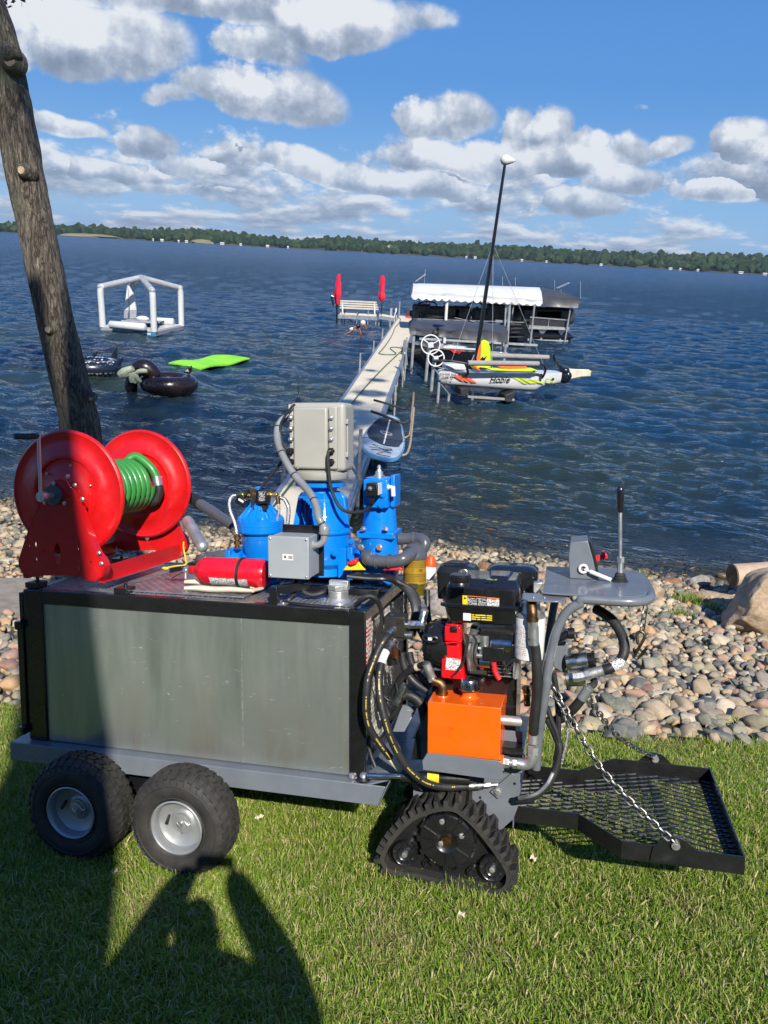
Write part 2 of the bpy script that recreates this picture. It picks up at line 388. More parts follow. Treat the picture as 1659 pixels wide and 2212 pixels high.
for (x0, x1, y0, y1) in ((-3000, -59.8, -3000, 16), (59.8, 3000, -3000, 3), (-59.8, 59.8, -3000, -39.5)):
    zz = [float(ground_z(np.clip(a, -60, 60), np.clip(c_, -40, 45))) for a, c_ in ((x0, y0), (x1, y0), (x1, y1), (x0, y1))]
    z0 = 2.6 if y1 < 0 else 1.6
    lg.hexa([(x0, y0, -4), (x1, y0, -4), (x1, y1, -4), (x0, y1, -4), (x0, y0, z0 - 1), (x1, y0, z0 - 1), (x1, y1, -.6 if y1 > 0 else z0), (x0, y1, -.6 if y1 > 0 else z0)])
m_field = M('field_grass', (.035, .065, .014), .9, col2=(.06, .085, .02), scale=.3)
obj('meadow', lg, m_field, kind='structure')
def grass_mat():
    m = bpy.data.materials.new('grass_blade'); m.use_nodes = True; b = NB(m.node_tree); P = b.n['Principled BSDF']
    gn = b.node('ShaderNodeNewGeometry'); g = gn.outputs['Position']; r = gn.outputs['Random Per Island']
    base = b.ramp(r, [(0, (.10, .185, .014)), (.3, (.18, .30, .024)), (.50, (.27, .38, .04)), (.66, (.38, .44, .08)), (.78, (.58, .50, .21)), (1, (.62, .54, .28))], 'LINEAR')
    dry = b.sm(b.noise(g, 1.7, 4, .65), .50, .66)
    d2 = b.sm(b.noise(g, 6.0, 3, .6, 0, 3.), .52, .66)
    spots = None
    for (sx, sy, sr) in ((-.90, 2.50, .32), (.10, 2.35, .34), (.48, 2.28, .22), (-.25, 2.1, .2), (1.35, 2.55, .2), (1.95, 4.25, .35), (-1.9, 4.45, .5)):
        d = b.m('DIVIDE', b.vm('DISTANCE', b.vm('MULTIPLY', g, (1, 1, 0)), (sx, sy, 0)), sr)
        s_ = b.sm(b.m('ADD', d, b.m('MULTIPLY', b.noise(g, 7, 3), .9)), .6, 1.5, 1, 0)
        spots = s_ if spots is None else b.m('MAXIMUM', spots, s_)
    amt = b.m('ADD', b.m('MULTIPLY', b.m('MULTIPLY', dry, d2), .30), b.m('MULTIPLY', spots, .62), None, True)
    pick = b.m('LESS_THAN', b.noise(b.comb(b.m('MULTIPLY', r, 913), 0, 0), 1.0, 0), b.m('ADD', .30, b.m('MULTIPLY', amt, .35)))
    c = b.mix(b.m('MULTIPLY', pick, amt), base, (.42, .34, .17))
    b.put(P.inputs['Base Color'], c); P.inputs['Roughness'].default_value = .5
    P.inputs['Specular IOR Level'].default_value = .35
    tr = b.node('ShaderNodeBsdfTranslucent'); b.put(tr.inputs['Color'], b.mix(.5, c, (.20, .32, .03)))
    mx = b.node('ShaderNodeMixShader'); mx.inputs[0].default_value = .32
    b.l.new(P.outputs[0], mx.inputs[1]); b.l.new(tr.outputs[0], mx.inputs[2]); b.l.new(mx.outputs[0], b.n['Material Output'].inputs[0])
    return m
m_grass = grass_mat()
def tuft(name, seed, nb, hmin, hmax, spread, lay):
    r = np.random.default_rng(seed); V = []; F = []
    for _ in range(nb):
        bx, by = r.normal(0, spread, 2); h = r.uniform(hmin, hmax); a = r.uniform(0, 2 * pi)
        lean = abs(r.normal(0, lay)) * h; w = r.uniform(.0013, .0029); d = np.array([cos(a), sin(a), 0]); s_ = np.array([-sin(a), cos(a), 0])
        s_ = s_ * cos(.5) + d * sin(.5) * r.choice([-1, 1]); o = len(V)
        for i, (t, ww) in enumerate(((0, 1), (.4, 1.05), (.75, .7))):
            p = np.array([bx, by, 0]) + d * lean * t ** 1.8 + np.array([0, 0, h * t * (1 - .25 * t * min(lean / h, 1.6))])
            V += [p - s_ * w * ww, p + s_ * w * ww]
        p = np.array([bx, by, 0]) + d * lean + np.array([0, 0, max(h * (1 - .25 * min(lean / h, 1.6)) - lean * .25, .004)]); V.append(p)
        F += [(o, o + 1, o + 3, o + 2), (o + 2, o + 3, o + 5, o + 4), (o + 4, o + 5, o + 6)]
    me = bpy.data.meshes.new(name); me.from_pydata([tuple(v) for v in V], [], F); me.materials.append(m_grass); me.update(); return me
def add_grass():
    tufts = bpy.data.collections.new('grass_tufts')
    for i in range(6):
        o = bpy.data.objects.new('grass_tuft', tuft('grass_tuft', 20 + i, 38, .024, .066 if i < 5 else .095, .024, (.55, .8, .45, 1.0, .7, .6)[i])); tufts.objects.link(o)
    xs_ = np.linspace(-5, 6, 111); ys_ = np.linspace(-2.5, 4.75, 74)
    X, Y = np.meshgrid(xs_, ys_); Z = bump_g(X, Y) - .004
    V = np.stack([X, Y, Z], -1).reshape(-1, 3); nc = len(xs_)
    i = np.arange(len(ys_) - 1)[:, None] * nc + np.arange(nc - 1)[None, :]
    Q = np.stack([i, i + 1, i + nc + 1, i + nc], -1).reshape(-1, 4)
    cc = V[Q].mean(1); keep = cc[:, 1] < edge_y(cc[:, 0]) + .04
    me = fast_mesh('lawn_grass', V, Q[keep])
    o = obj('lawn_grass', me, m_soil, kind='stuff', label='short green lawn grass with strawy dry patches', cat='grass')
    dens = np.zeros(len(V)); d_ = np.hypot(V[:, 0] - .2, V[:, 1] - 2.8)
    dens[:] = np.where(V[:, 1] > 1.5, np.where(np.abs(V[:, 0] - .2) < 3.0, 1.0, .45), .22)
    at = me.attributes.new('dens', 'FLOAT', 'POINT'); at.data.foreach_set('value', dens.astype(np.float32))
    ng = bpy.data.node_groups.new('grow_grass', 'GeometryNodeTree')
    ng.interface.new_socket('Geometry', in_out='INPUT', socket_type='NodeSocketGeometry')
    ng.interface.new_socket('Geometry', in_out='OUTPUT', socket_type='NodeSocketGeometry')
    N = ng.nodes; L = ng.links
    gi = N.new('NodeGroupInput'); go = N.new('NodeGroupOutput')
    dp = N.new('GeometryNodeDistributePointsOnFaces'); na = N.new('GeometryNodeInputNamedAttribute'); na.data_type = 'FLOAT'; na.inputs['Name'].default_value = 'dens'
    mu = N.new('ShaderNodeMath'); mu.operation = 'MULTIPLY'; mu.inputs[1].default_value = 1500
    L.new(na.outputs['Attribute'], mu.inputs[0]); L.new(gi.outputs[0], dp.inputs['Mesh']); L.new(mu.outputs[0], dp.inputs['Density'])
    ci = N.new('GeometryNodeCollectionInfo'); ci.inputs['Collection'].default_value = tufts; ci.inputs['Separate Children'].default_value = True; ci.inputs['Reset Children'].default_value = True
    ip = N.new('GeometryNodeInstanceOnPoints'); ip.inputs['Pick Instance'].default_value = True
    L.new(dp.outputs['Points'], ip.inputs['Points']); L.new(ci.outputs[0], ip.inputs['Instance'])
    rv = N.new('FunctionNodeRandomValue'); rv.data_type = 'FLOAT_VECTOR'; rv.inputs[0].default_value = (-.15, -.15, 0); rv.inputs[1].default_value = (.15, .15, 6.283)
    L.new(rv.outputs[0], ip.inputs['Rotation'])
    rs = N.new('FunctionNodeRandomValue'); rs.data_type = 'FLOAT'; rs.inputs[2].default_value = .55; rs.inputs[3].default_value = 1.15; rs.inputs['Seed'].default_value = 5
    L.new(rs.outputs[1], ip.inputs['Scale'])
    jn = N.new('GeometryNodeJoinGeometry'); L.new(gi.outputs[0], jn.inputs[0]); L.new(ip.outputs[0], jn.inputs[0]); L.new(jn.outputs[0], go.inputs[0])
    md = o.modifiers.new('grow', 'NODES'); md.node_group = ng
add_grass()
def stone_mat(name, island):
    m = bpy.data.materials.new(name); m.use_nodes = True; b = NB(m.node_tree); P = b.n['Principled BSDF']
    gn = b.node('ShaderNodeNewGeometry'); g = gn.outputs['Position']
    r = gn.outputs['Random Per Island'] if island else b.node('ShaderNodeObjectInfo').outputs['Random']
    base = b.ramp(r, [(0, (.46, .35, .21)), (.10, (.34, .26, .17)), (.18, (.23, .225, .16)), (.30, (.12, .14, .11)), (.40, (.38, .28, .16)), (.48, (.46, .26, .10)),
                      (.56, (.25, .215, .16)), (.66, (.25, .12, .08)), (.71, (.38, .21, .14)), (.76, (.10, .11, .11)), (.84, (.52, .43, .29)), (.92, (.30, .26, .15)), (1, (.56, .49, .38))], 'CONSTANT')
    r3 = b.comb(b.m('MULTIPLY', r, 37), b.m('MULTIPLY', r, 91), 0)
    gp = b.vm('ADD', g, r3)
    n1 = b.noise(gp, 14, 5, .65); n2 = b.noise(gp, 120, 3, .6)
    c = b.mix(b.sm(n1, .3, .7, 0, .55), base, b.mix(.5, base, (.48, .36, .21)))
    c = b.mix(b.sm(n2, .52, .68, 0, .35), c, (.05, .045, .04), 'MIX')
    hs = b.node('ShaderNodeHueSaturation'); b.put(hs.inputs['Value'], b.m('ADD', .72, b.m('MULTIPLY', n1, .62))); b.put(hs.inputs['Color'], c)
    hs.inputs['Saturation'].default_value = .92
    x, y, z = b.sepxyz(g)
    wet = b.sm(z, .10, .01)
    c = b.mix(wet, hs.outputs[0], b.mix(.8, hs.outputs[0], (.035, .035, .015)))
    b.put(P.inputs['Base Color'], c)
    b.put(P.inputs['Roughness'], b.m('SUBTRACT', .78, b.m('MULTIPLY', wet, .55)))
    bp = b.node('ShaderNodeBump'); bp.inputs['Distance'].default_value = .006; bp.inputs['Strength'].default_value = .7
    b.put(bp.inputs['Height'], b.m('ADD', n1, b.m('MULTIPLY', n2, .25))); b.l.new(bp.outputs[0], P.inputs['Normal']); return m
m_stone_i = stone_mat('river_stone', False); m_stone_j = stone_mat('river_stone_mass', True)
def ico(sub):
    import bmesh
    bm = bmesh.new(); bmesh.ops.create_icosphere(bm, subdivisions=sub, radius=1)
    V = np.array([v.co[:] for v in bm.verts]); F = np.array([[v.index for v in f.verts] for f in bm.faces]); bm.free(); return V, F
def lump(V, seed, amp=.25, freq=1.2, plan=4):
    from mathutils import noise as mn
    r = np.random.default_rng(seed); off = Vector(r.uniform(-50, 50, 3)); out = V.copy()
    for i, v in enumerate(V):
        n = mn.fractal(Vector(v) * freq + off, 1.0, 2.0, 3); out[i] = v * (1 + amp * n)
    for _ in range(plan):                      # worn flat faces
        d = r.normal(size=3); d /= np.linalg.norm(d); h = out @ d; lim = r.uniform(.48, .82)
        out -= np.where(h > lim, (h - lim) * .8, 0)[:, None] * d
    return out
I1, F1 = ico(2); I2, F2 = ico(3)
base_lo = [lump(I1, 100 + i, .30, 1.2, 10) for i in range(12)]
base_hi = [lump(I2, 200 + i, .34, 1.3, 12) for i in range(14)]
def rotm(r):
    q = r.normal(size=4); q /= np.linalg.norm(q); a, b_, c, d = q
    return np.array([[1 - 2 * (c * c + d * d), 2 * (b_ * c - a * d), 2 * (b_ * d + a * c)], [2 * (b_ * c + a * d), 1 - 2 * (b_ * b_ + d * d), 2 * (c * d - a * b_)], [2 * (b_ * d - a * c), 2 * (c * d + a * b_), 1 - 2 * (b_ * b_ + c * c)]])
def project(Pw):
    d = Pw - CAM; z = d @ c_f; return np.stack([CX + FPX * (d @ c_r) / z, CY - FPX * (d @ c_u) / z, z], -1)
def add_stones():
    r = np.random.default_rng(3); L = []
    def band(x0, x1, y0f, y1f, step, s0, s1, lift):
        x = x0
        while x < x1:
            ya, yb = float(y0f(x)), float(y1f(x)); y = ya
            while y < yb:
                px = x + r.uniform(-.5, .5) * step; py = y + r.uniform(-.5, .5) * step
                s = s0 * math.exp(r.normal(0, .33)); s = min(s, s1)
                L.append((px, py, s, lift + r.uniform(-.01, .02))); y += step
            x += step
    near = lambda x: edge_y(x) + .07
    band(-5.5, 6.0, near, lambda x: edge_y(x) + 1.5, .080, .044, .10, .012)
    band(-7.5, 8.5, lambda x: edge_y(x) + 1.5, lambda x: shore_y(x) + .1, .084, .041, .09, .008)
    band(-5.0, 6.0, near, lambda x: edge_y(x) + 1.8, .16, .052, .10, .04)
    band(-7, 8, lambda x: edge_y(x) + 1.8, lambda x: shore_y(x) - .3, .21, .048, .09, .03)
    band(-9, 10, lambda x: shore_y(x) - .1, lambda x: shore_y(x) + 1.6, .17, .06, .14, -.01)
    band(1.2, 4.6, near, lambda x: edge_y(x) + .9, .30, .070, .105, .045)
    A = np.array(L)
    path = (A[:, 0] < -1.6) & (A[:, 1] > 6.72) & (A[:, 1] < 7.70)
    A = A[~path]
    Z = ground_z(A[:, 0], A[:, 1]); Pw = np.stack([A[:, 0], A[:, 1], Z + A[:, 3]], -1)
    pj = project(Pw); big = A[:, 2] * FPX / pj[:, 2]
    vis = (pj[:, 0] > -10) & (pj[:, 0] < 1670) & ((pj[:, 0] < 64) | ((pj[:, 0] > 1215) & (pj[:, 1] > 1235)) | ((pj[:, 0] > 905) & (pj[:, 0] < 965) & (pj[:, 1] < 1380)))
    order = np.argsort(-np.where(vis, big, 0))[:290]; sel = set(order.tolist())
    bank = bpy.data.objects.new('stone_bank', None); COL.objects.link(bank); bank['kind'] = 'structure'; OFF[bank.name] = np.zeros(3)
    hi = []
    for B in base_hi:
        me = fast_mesh('stone', B, F2); me.materials.append(m_stone_i); hi.append(me)
    VV = []; FF = []; n = 0
    for i in range(len(A)):
        s = A[i, 2]; sc = np.array([s * r.uniform(.95, 1.35), s * r.uniform(.75, 1.1), s * r.uniform(.5, .82)])
        a = r.uniform(0, 2 * pi); tx, ty = r.normal(0, .3, 2)
        R_ = _rot(tx - .12, ty, a)
        if i in sel:
            o = bpy.data.objects.new('stone', hi[r.integers(len(hi))]); COL.objects.link(o); o.parent = bank
            Rq = rotm(r) if False else np.eye(3)
            m3 = R_ * sc[None, :]
            o.matrix_world = Matrix([[*m3[0], Pw[i, 0]], [*m3[1], Pw[i, 1]], [*m3[2], Pw[i, 2]], [0, 0, 0, 1]])
        else:
            B = base_lo[r.integers(len(base_lo))]
            VV.append((B * sc) @ R_.T + Pw[i]); FF.append(F1 + n); n += len(B)
    me = fast_mesh('small_stones', np.vstack(VV), np.vstack(FF))
    obj('small_stones', me, m_stone_j, bank, kind='stuff')
add_stones()
def boulder_mat(name, c1, c2, c3):
    m = bpy.data.materials.new(name); m.use_nodes = True; b = NB(m.node_tree); P = b.n['Principled BSDF']
    g = b.node('ShaderNodeTexCoord').outputs['Object']; n = b.noise(g, 14, 9, .80, .5); n2 = b.noise(g, 60, 4, .7)
    c = b.ramp(n, [(.3, c1), (.5, c2), (.68, c3)]); c = b.mix(b.sm(n2, .5, .7, 0, .5), c, tuple(q * .35 for q in c1))
    b.put(P.inputs['Base Color'], c); P.inputs['Roughness'].default_value = .85
    bp = b.node('ShaderNodeBump'); bp.inputs['Distance'].default_value = .03; b.put(bp.inputs['Height'], b.m('ADD', n, b.m('MULTIPLY', n2, .3)))
    b.l.new(bp.outputs[0], P.inputs['Normal']); return m
mb_tan = boulder_mat('tan_granite', (.32, .21, .12), (.52, .38, .24), (.64, .52, .38))
mb_grey = boulder_mat('grey_granite', (.20, .17, .14), (.38, .33, .28), (.55, .50, .43))
mb_rust = boulder_mat('rust_granite', (.20, .09, .05), (.36, .18, .09), (.42, .28, .18))
def boulder(px, py, sx, sy, sz, label, mat, seed, ang=0, z0=None):
    d = ray(px, py); t = 0.002
    while True:
        q = CAM + d * t
        if q[2] <= float(ground_z(q[0], q[1])) or t > .02: break
        t += .00001
    V, F = ico(5 if sx > .5 else 4); V = lump(lump(V, seed, .30, .9, 11), seed + 1, .07, 5, 0) * np.array([sx, sy, sz])
    V = V @ _rot(0, 0, ang).T; V[:, 2] -= V[:, 2].min() * .45
    me = fast_mesh('boulder', V, F); me.materials.append(mat)
    o = bpy.data.objects.new('boulder', me); COL.objects.link(o); o.location = (q[0], q[1], q[2] - .02)
    o['label'] = label; o['category'] = 'boulder'; OFF[o.name] = q
    return o
boulder(1690, 1362, .95, .62, .60, 'huge sloping tan boulder beside the cut log', mb_tan, 11, .3)
boulder(958, 1320, .27, .22, .20, 'pale grey boulder between the filter and the engine', mb_grey, 22, .5)
boulder(955, 1415, .24, .17, .17, 'pinkish boulder low behind the engine shroud', mb_rust, 23, .2)
boulder(985, 1235, .22, .16, .12, 'cream boulder by the water left of the black air cleaner', mb_grey, 24, .9)
boulder(1052, 1238, .17, .13, .13, 'rusty pink boulder at the water between the two engine covers', mb_rust, 25, .1)
boulder(1153, 1254, .11, .10, .10, 'small tan boulder right of the black muffler', mb_tan, 26, .1)
boulder(1405, 1290, .20, .16, .14, 'buff boulder just right of the grey control plate', mb_tan, 27, .7)
boulder(1450, 1262, .16, .13, .10, 'rust red boulder at the waterline', mb_rust, 28, .4)
boulder(1508, 1268, .19, .16, .15, 'dark speckled boulder standing at the waterline', mb_grey, 29, 1.2)
boulder(1556, 1296, .34, .17, .10, 'long flat cream boulder in front of the water', mb_tan, 30, -.2)
boulder(935, 1300, .13, .12, .12, 'small dark boulder beside the striped float', mb_grey, 31, .4)
pg = G(); pts = []
for x in np.linspace(-12, -1.7, 12): pts.append((x, 6.75 + .04 * sin(x * 2))); 
V = []
A_ = [(x, 6.76 + .05 * sin(x * 2.2)) for x in np.linspace(-12, -1.65, 14)]; B_ = [(x, 7.68 + .05 * cos(x * 1.7)) for x in np.linspace(-12, -1.65, 14)]
zp = lambda x, y: float(ground_z(x, y)) + .05
pg.sheet([(x, y, zp(x, 7.2) + .02) for x, y in A_], [(x, y, zp(x, 7.2) - .03) for x, y in B_], -.07)
obj('path', pg, M('path_gravel', (.20, .17, .13), .9, 0, .25, 9, .9, 90, col2=(.29, .25, .20)), kind='structure')
eg = G(); ex = np.linspace(-5, 6, 60)
eg.sheet([(x, float(edge_y(x)) + .06, float(ground_z(x, edge_y(x))) - .05) for x in ex], [(x, float(edge_y(x)) + .06, float(ground_z(x, edge_y(x))) + .028) for x in ex], .006)
obj('lawn_edging', eg, M('edging_plastic', (.02, .02, .02), .5), label='thin black edging strip between the lawn and stones', cat='edging')
# ---- water
def water_mat():
    m = bpy.data.materials.new('lake_water'); m.use_nodes = True; t = m.node_tree; b = NB(t); b.n.remove(b.n['Principled BSDF'])
    g = b.node('ShaderNodeNewGeometry').outputs['Position']; x, y, z = b.sepxyz(g)
    dist = b.vm('LENGTH', b.vm('SUBTRACT', g, tuple(CAM)))
    off = b.m('SUBTRACT', y, b.m('SUBTRACT', 10.4, b.m('MULTIPLY', x, .135)))       # metres out from the shore
    st = b.vm('MULTIPLY', g, (.75, 1.35, 1))
    st = b.node('ShaderNodeVectorRotate'); st.rotation_type = 'Z_AXIS'; st.inputs['Angle'].default_value = .28; b.put(st.inputs[0], g)
    sc = b.vm('MULTIPLY', st.outputs[0], (.62, 1.5, 1))
    n1 = b.noise(sc, 1.1, 3, .55, .5); n2 = b.noise(sc, 4.2, 4, .6, .4, 3.0); n3 = b.noise(sc, .33, 2, .5, .3, 7.)
    n4 = b.noise(sc, .055, 2, .5, .3, 8.)
    h = b.m('ADD', b.m('MULTIPLY', n1, .20), b.m('MULTIPLY', b.m('ABSOLUTE', b.m('SUBTRACT', n2, .5)), -.16))
    h = b.m('ADD', h, b.m('MULTIPLY', n3, b.sm(dist, 15, 80, .12, .55)))
    bp = b.node('ShaderNodeBump'); bp.inputs['Distance'].default_value = 1.0
    b.put(bp.inputs['Strength'], b.m('MULTIPLY', b.sm(dist, 12, 60, .85, 1.0), b.sm(off, -.2, 3.0, .4, 1.0)))
    b.put(bp.inputs['Height'], h)
    inc = b.node('ShaderNodeNewGeometry').outputs['Incoming']; vn = b.vm('NORMALIZE', b.vm('ADD', bp.outputs[0], b.vm('SCALE', inc, None, b.sm(dist, 12, 120, .03, .16))))
    gl = b.node('ShaderNodeBsdfGlossy'); gl.inputs['Color'].default_value = (.86, .93, 1, 1)
    b.put(gl.inputs['Roughness'], b.sm(dist, 15, 400, .03, .16)); b.l.new(vn, gl.inputs['Normal'])
    deep = b.m('SUBTRACT', 1.0, b.m('POWER', 2.718, b.m('MULTIPLY', b.m('MAXIMUM', off, 0.0), -.36)))
    shoal = b.sm(b.noise(g, .16, 3, .6, 0, 12.), .42, .64, .0, 1.0)
    murk = b.mix(b.m('MULTIPLY', b.sm(off, 16, 32, 1, 0), b.m('ADD', .12, b.m('MULTIPLY', shoal, .75))), (.006, .028, .058, 1), (.026, .038, .020, 1))
    df = b.node('ShaderNodeBsdfDiffuse'); b.put(df.inputs['Color'], murk)
    tr = b.node('ShaderNodeBsdfTransparent'); tr.inputs['Color'].default_value = (.75, .76, .55, 1)
    body = b.node('ShaderNodeMixShader'); b.put(body.inputs[0], deep); b.l.new(tr.outputs[0], body.inputs[1]); b.l.new(df.outputs[0], body.inputs[2])
    fr = b.node('ShaderNodeFresnel'); fr.inputs['IOR'].default_value = 1.333; b.l.new(vn, fr.inputs['Normal'])
    mx = b.node('ShaderNodeMixShader'); b.l.new(b.m('MINIMUM', fr.outputs[0], .80), mx.inputs[0]); b.l.new(body.outputs[0], mx.inputs[1]); b.l.new(gl.outputs[0], mx.inputs[2])
    b.l.new(mx.outputs[0], b.n['Material Output'].inputs[0]); return m
def add_water():
    rr = [7.5]
    while rr[-1] < 70: rr.append(rr[-1] * 1.0058)
    while rr[-1] < 4200: rr.append(rr[-1] * 1.06)
    rr = np.array(rr); az = np.radians(np.concatenate([np.linspace(-88, -42, 30)[:-1], np.linspace(-42, 42, 620), np.linspace(42, 88, 30)[1:]]))
    Rr, A = np.meshgrid(rr, az, indexing='ij'); X = Rr * np.sin(A); Y = Rr * np.cos(A)
    sp = np.maximum(Rr * .0060, .03); Z = np.zeros_like(X); r = np.random.default_rng(12)
    off = Y - shore_y(X); fade = np.clip(off / 5, .18, 1); DX = np.zeros_like(X); DY = np.zeros_like(X)
    for i in range(46):
        lam = .28 * (2.6 / .28) ** r.uniform(0, 1) if i > 3 else r.uniform(2.5, 4); kk = 2 * pi / lam
        th = r.normal(-2.15, .62); dx, dy = cos(th), sin(th); amp = .0125 * lam ** .66 * r.uniform(.5, 1.2)
        wgt = np.clip((lam - 2.5 * sp) / (2 * sp), 0, 1); ph = kk * (dx * X + dy * Y) + r.uniform(0, 6.28) + .6 * np.sin(.35 * (X * dy - Y * dx) + i)
        a = amp * wgt * fade; Z += a * np.sin(ph); DX += a * .7 * dx * np.cos(ph); DY += a * .7 * dy * np.cos(ph)
    V = np.stack([X + DX, Y + DY, Z * .8], -1).reshape(-1, 3)
    me = fast_quads('lake_water', V, len(rr), len(az)); obj('lake_water', me, water_mat(), kind='structure')
add_water()
# ---- far shore: wooded hills about 1.4 km away
def far_shore():
    wl = [(-500, 492), (0, 503), (150, 511), (330, 519), (640, 537), (830, 549), (1100, 565), (1400, 581), (1659, 595), (2200, 628)]
    tp = [(-500, 482), (0, 492), (60, 493), (130, 490), (200, 491), (300, 500), (420, 496), (470, 500), (560, 511), (632, 523), (640, 518), (720, 514), (860, 524), (960, 524), (1100, 531), (1250, 541), (1400, 547), (1520, 549), (1659, 551), (2200, 575)]
    D = 1400.0
    def at(px, py): d = ray(px, py); d = d / math.hypot(d[0], d[1]); return d
    g = G(); rows = [[], [], [], []]; xs_ = np.linspace(-500, 2200, 140)
    wy = np.interp(xs_, *zip(*wl)); ty = np.interp(xs_, *zip(*tp)); pts = []
    for px, w, t_ in zip(xs_, wy, ty):
        d0 = at(px, w); d1 = at(px, t_); s = D
        p0 = np.array([d0[0] * s, d0[1] * s, 0]); s2 = D + 260
        top = 4 + d1[2] * s2
        hz_ = max(top - 9, 3); pts.append((p0, np.array([d1[0] * s2, d1[1] * s2, hz_])))
    for (p0, p1) in pts:
        u = (p1 - p0); u[2] = 0; u /= np.linalg.norm(u)
        rows[0].append(p0 - u * 4 + np.array([0, 0, -1.5])); rows[1].append(p0 + u * 8 + np.array([0, 0, 1.2])); rows[2].append(p1.copy()); rows[3].append(p1 + u * 900 + np.array([0, 0, -6]))
    V = np.vstack([np.array(r_) for r_ in rows]); me = fast_quads('hills', V, 4, len(pts))
    obj('hills', me, M('far_ground', (.030, .045, .018), .95, col2=(.07, .065, .035), scale=.02), kind='structure')
    r = np.random.default_rng(5); I0, F0 = ico(2); I0 = lump(I0, 5, .3, 1.6, 3); VV = []; FF = []; n = 0; L2 = []
    for i in range(4600):
        u = r.uniform(0, len(pts) - 1.001); j = int(u); f_ = u - j; a = pts[j][0] * (1 - f_) + pts[j + 1][0] * f_; b_ = pts[j][1] * (1 - f_) + pts[j + 1][1] * f_
        t_ = r.uniform(0, 1) ** .8; p = a * (1 - t_) + b_ * t_; p[2] = 1.2 + (b_[2] - 1.2) * t_
        if t_ < .06 and r.uniform() < .35: continue
        s = r.uniform(4.5, 9.5); h = s * (r.uniform(.8, 1.1) if r.uniform() < .93 else 1.4)
        VV.append(lumpq(I0, r) * np.array([s * (.55 if h > s * 1.5 else .85), s * .85, h]) + p + np.array([0, 0, h * .55])); FF.append(F0 + n); n += len(I0)
    me = fast_mesh('far_woods', np.vstack(VV), np.vstack(FF), False)
    m = bpy.data.materials.new('far_leaves'); m.use_nodes = True; b = NB(m.node_tree); P = b.n['Principled BSDF']; gn = b.node('ShaderNodeNewGeometry')
    c = b.ramp(gn.outputs['Random Per Island'], [(0, (.012, .026, .012)), (.35, (.022, .040, .016)), (.7, (.034, .056, .020)), (.93, (.048, .070, .026)), (1, (.065, .085, .035))])
    c = b.mix(b.sm(b.noise(gn.outputs['Position'], .006, 3), .4, .62), c, b.mix(.5, c, (.015, .04, .02)))
    b.put(P.inputs['Base Color'], c); P.inputs['Roughness'].default_value = .9; P.inputs['Specular IOR Level'].default_value = .1
    obj('far_woods', me, m, kind='stuff', label='dark green woods along the far shore', cat='woods')
    m_sand = M('far_sand', (.20, .18, .09), .95); cl = G()
    for (px, py, w) in ((195, 512, 62), (440, 527, 26)):
        d0 = at(px, py); c0 = np.array([d0[0] * (D + 3), d0[1] * (D + 3), 0.5]); s_ = np.array([d0[1], -d0[0], 0])
        V = lump(ico(3)[0], px, .3, 1.2, 0) * np.array([w * .75, 22, 5.5]); R_ = np.array([[s_[0], d0[0], 0], [s_[1], d0[1], 0], [0, 0, 1]]); cl.add(V @ R_.T + c0, [tuple(q) for q in ico(3)[1].tolist()])
    obj('sand_bank', cl, m_sand, kind='structure')
    mw = M('far_white', (.75, .75, .72), .5); mr = M('far_roof', (.25, .17, .12), .7)
    spots = [(90, 4, 'just right of the leaning tree'), (331, 3, 'first of three above the raft'), (350, 7, 'widest of the row of three above the raft'), (386, 4, 'rightmost of the row of three above the raft'), (403, 6, 'above the gap between raft and umbrellas'), (480, 9, 'longest one left of the radio mast'), (520, 5, 'left below the radio mast'), (578, 7, 'right below the radio mast'), (622, 4, 'where the nearer wood begins'), (1007, 4, 'left of the sailboat mast'), (1026, 6, 'close beside the left of the sailboat mast'), (1127, 5, 'right of the sailboat mast'), (1180, 4, 'alone, well right of the sailboat mast'), (1298, 6, 'below the far white cabin'), (1448, 7, 'left one of a pair right of the far beach'), (1469, 4, 'right one of a pair right of the far beach'), (1507, 5, 'alone, near the right'), (1600, 9, 'long one near the right edge'), (1652, 8, 'at the right edge of the view')]
    for i, (px, w, lab) in enumerate(spots):
        w_ = float(np.interp(px, *zip(*wl))) + 1; d0 = at(px, w_); c0 = np.array([d0[0] * (D - 14), d0[1] * (D - 14), 0]); s_ = np.array([d0[1], -d0[0], 0.]); f_ = np.array([d0[0], d0[1], 0.]); W_ = w * .42
        t = thing('far_boat_lift', 'tiny white far shore boat lift, ' + lab, 'boat lift', tuple(c0), group='boat lifts on the far shore')
        g = G(); g.prism([c0 + s_ * a_ + np.array([0, 0, z_]) - f_ * 2 for a_, z_ in ((-W_, 2.2), (W_, 2.2), (W_, 2.9), (W_ * .8, 3.6), (-W_ * .8, 3.6), (-W_, 2.9))], f_ * 4)
        obj('canopy', g, mw, t)
        g = G(); g.prism([c0 + s_ * a_ + np.array([0, 0, z_]) - f_ * 1.5 for a_, z_ in ((-W_ * .8, .1), (W_ * .7, .1), (W_ * .9, 1.2), (-W_ * .9, 1.2))], f_ * 3); obj('hull', g, mw, t)
    for i, (px, dy, w, lab) in enumerate([(12 + 960 / 1.157, 14, 9, 'brown cabin roof among the trees at mid shore'), (1252, 14, 5, 'small white cabin high on the far wooded slope'), (1382, 12, 4, 'small white cabin above the far beach')]):
        w_ = float(np.interp(px, *zip(*wl))) - dy; d1 = at(px, w_); s = D + 60; c0 = np.array([d1[0] * s, d1[1] * s, 4 + d1[2] * s]); s_ = np.array([d1[1], -d1[0], 0.]); f_ = np.array([d1[0], d1[1], 0.]); W_ = w * .6
        t = thing('cabin', lab, 'cabin', tuple(c0)); g = G(); g.obox(c0 + np.array([0, 0, 1.5]) - f_ * 5, s_, f_, (0, 0, 1), (W_, 3, 2.2)); obj('wall', g, mw, t)
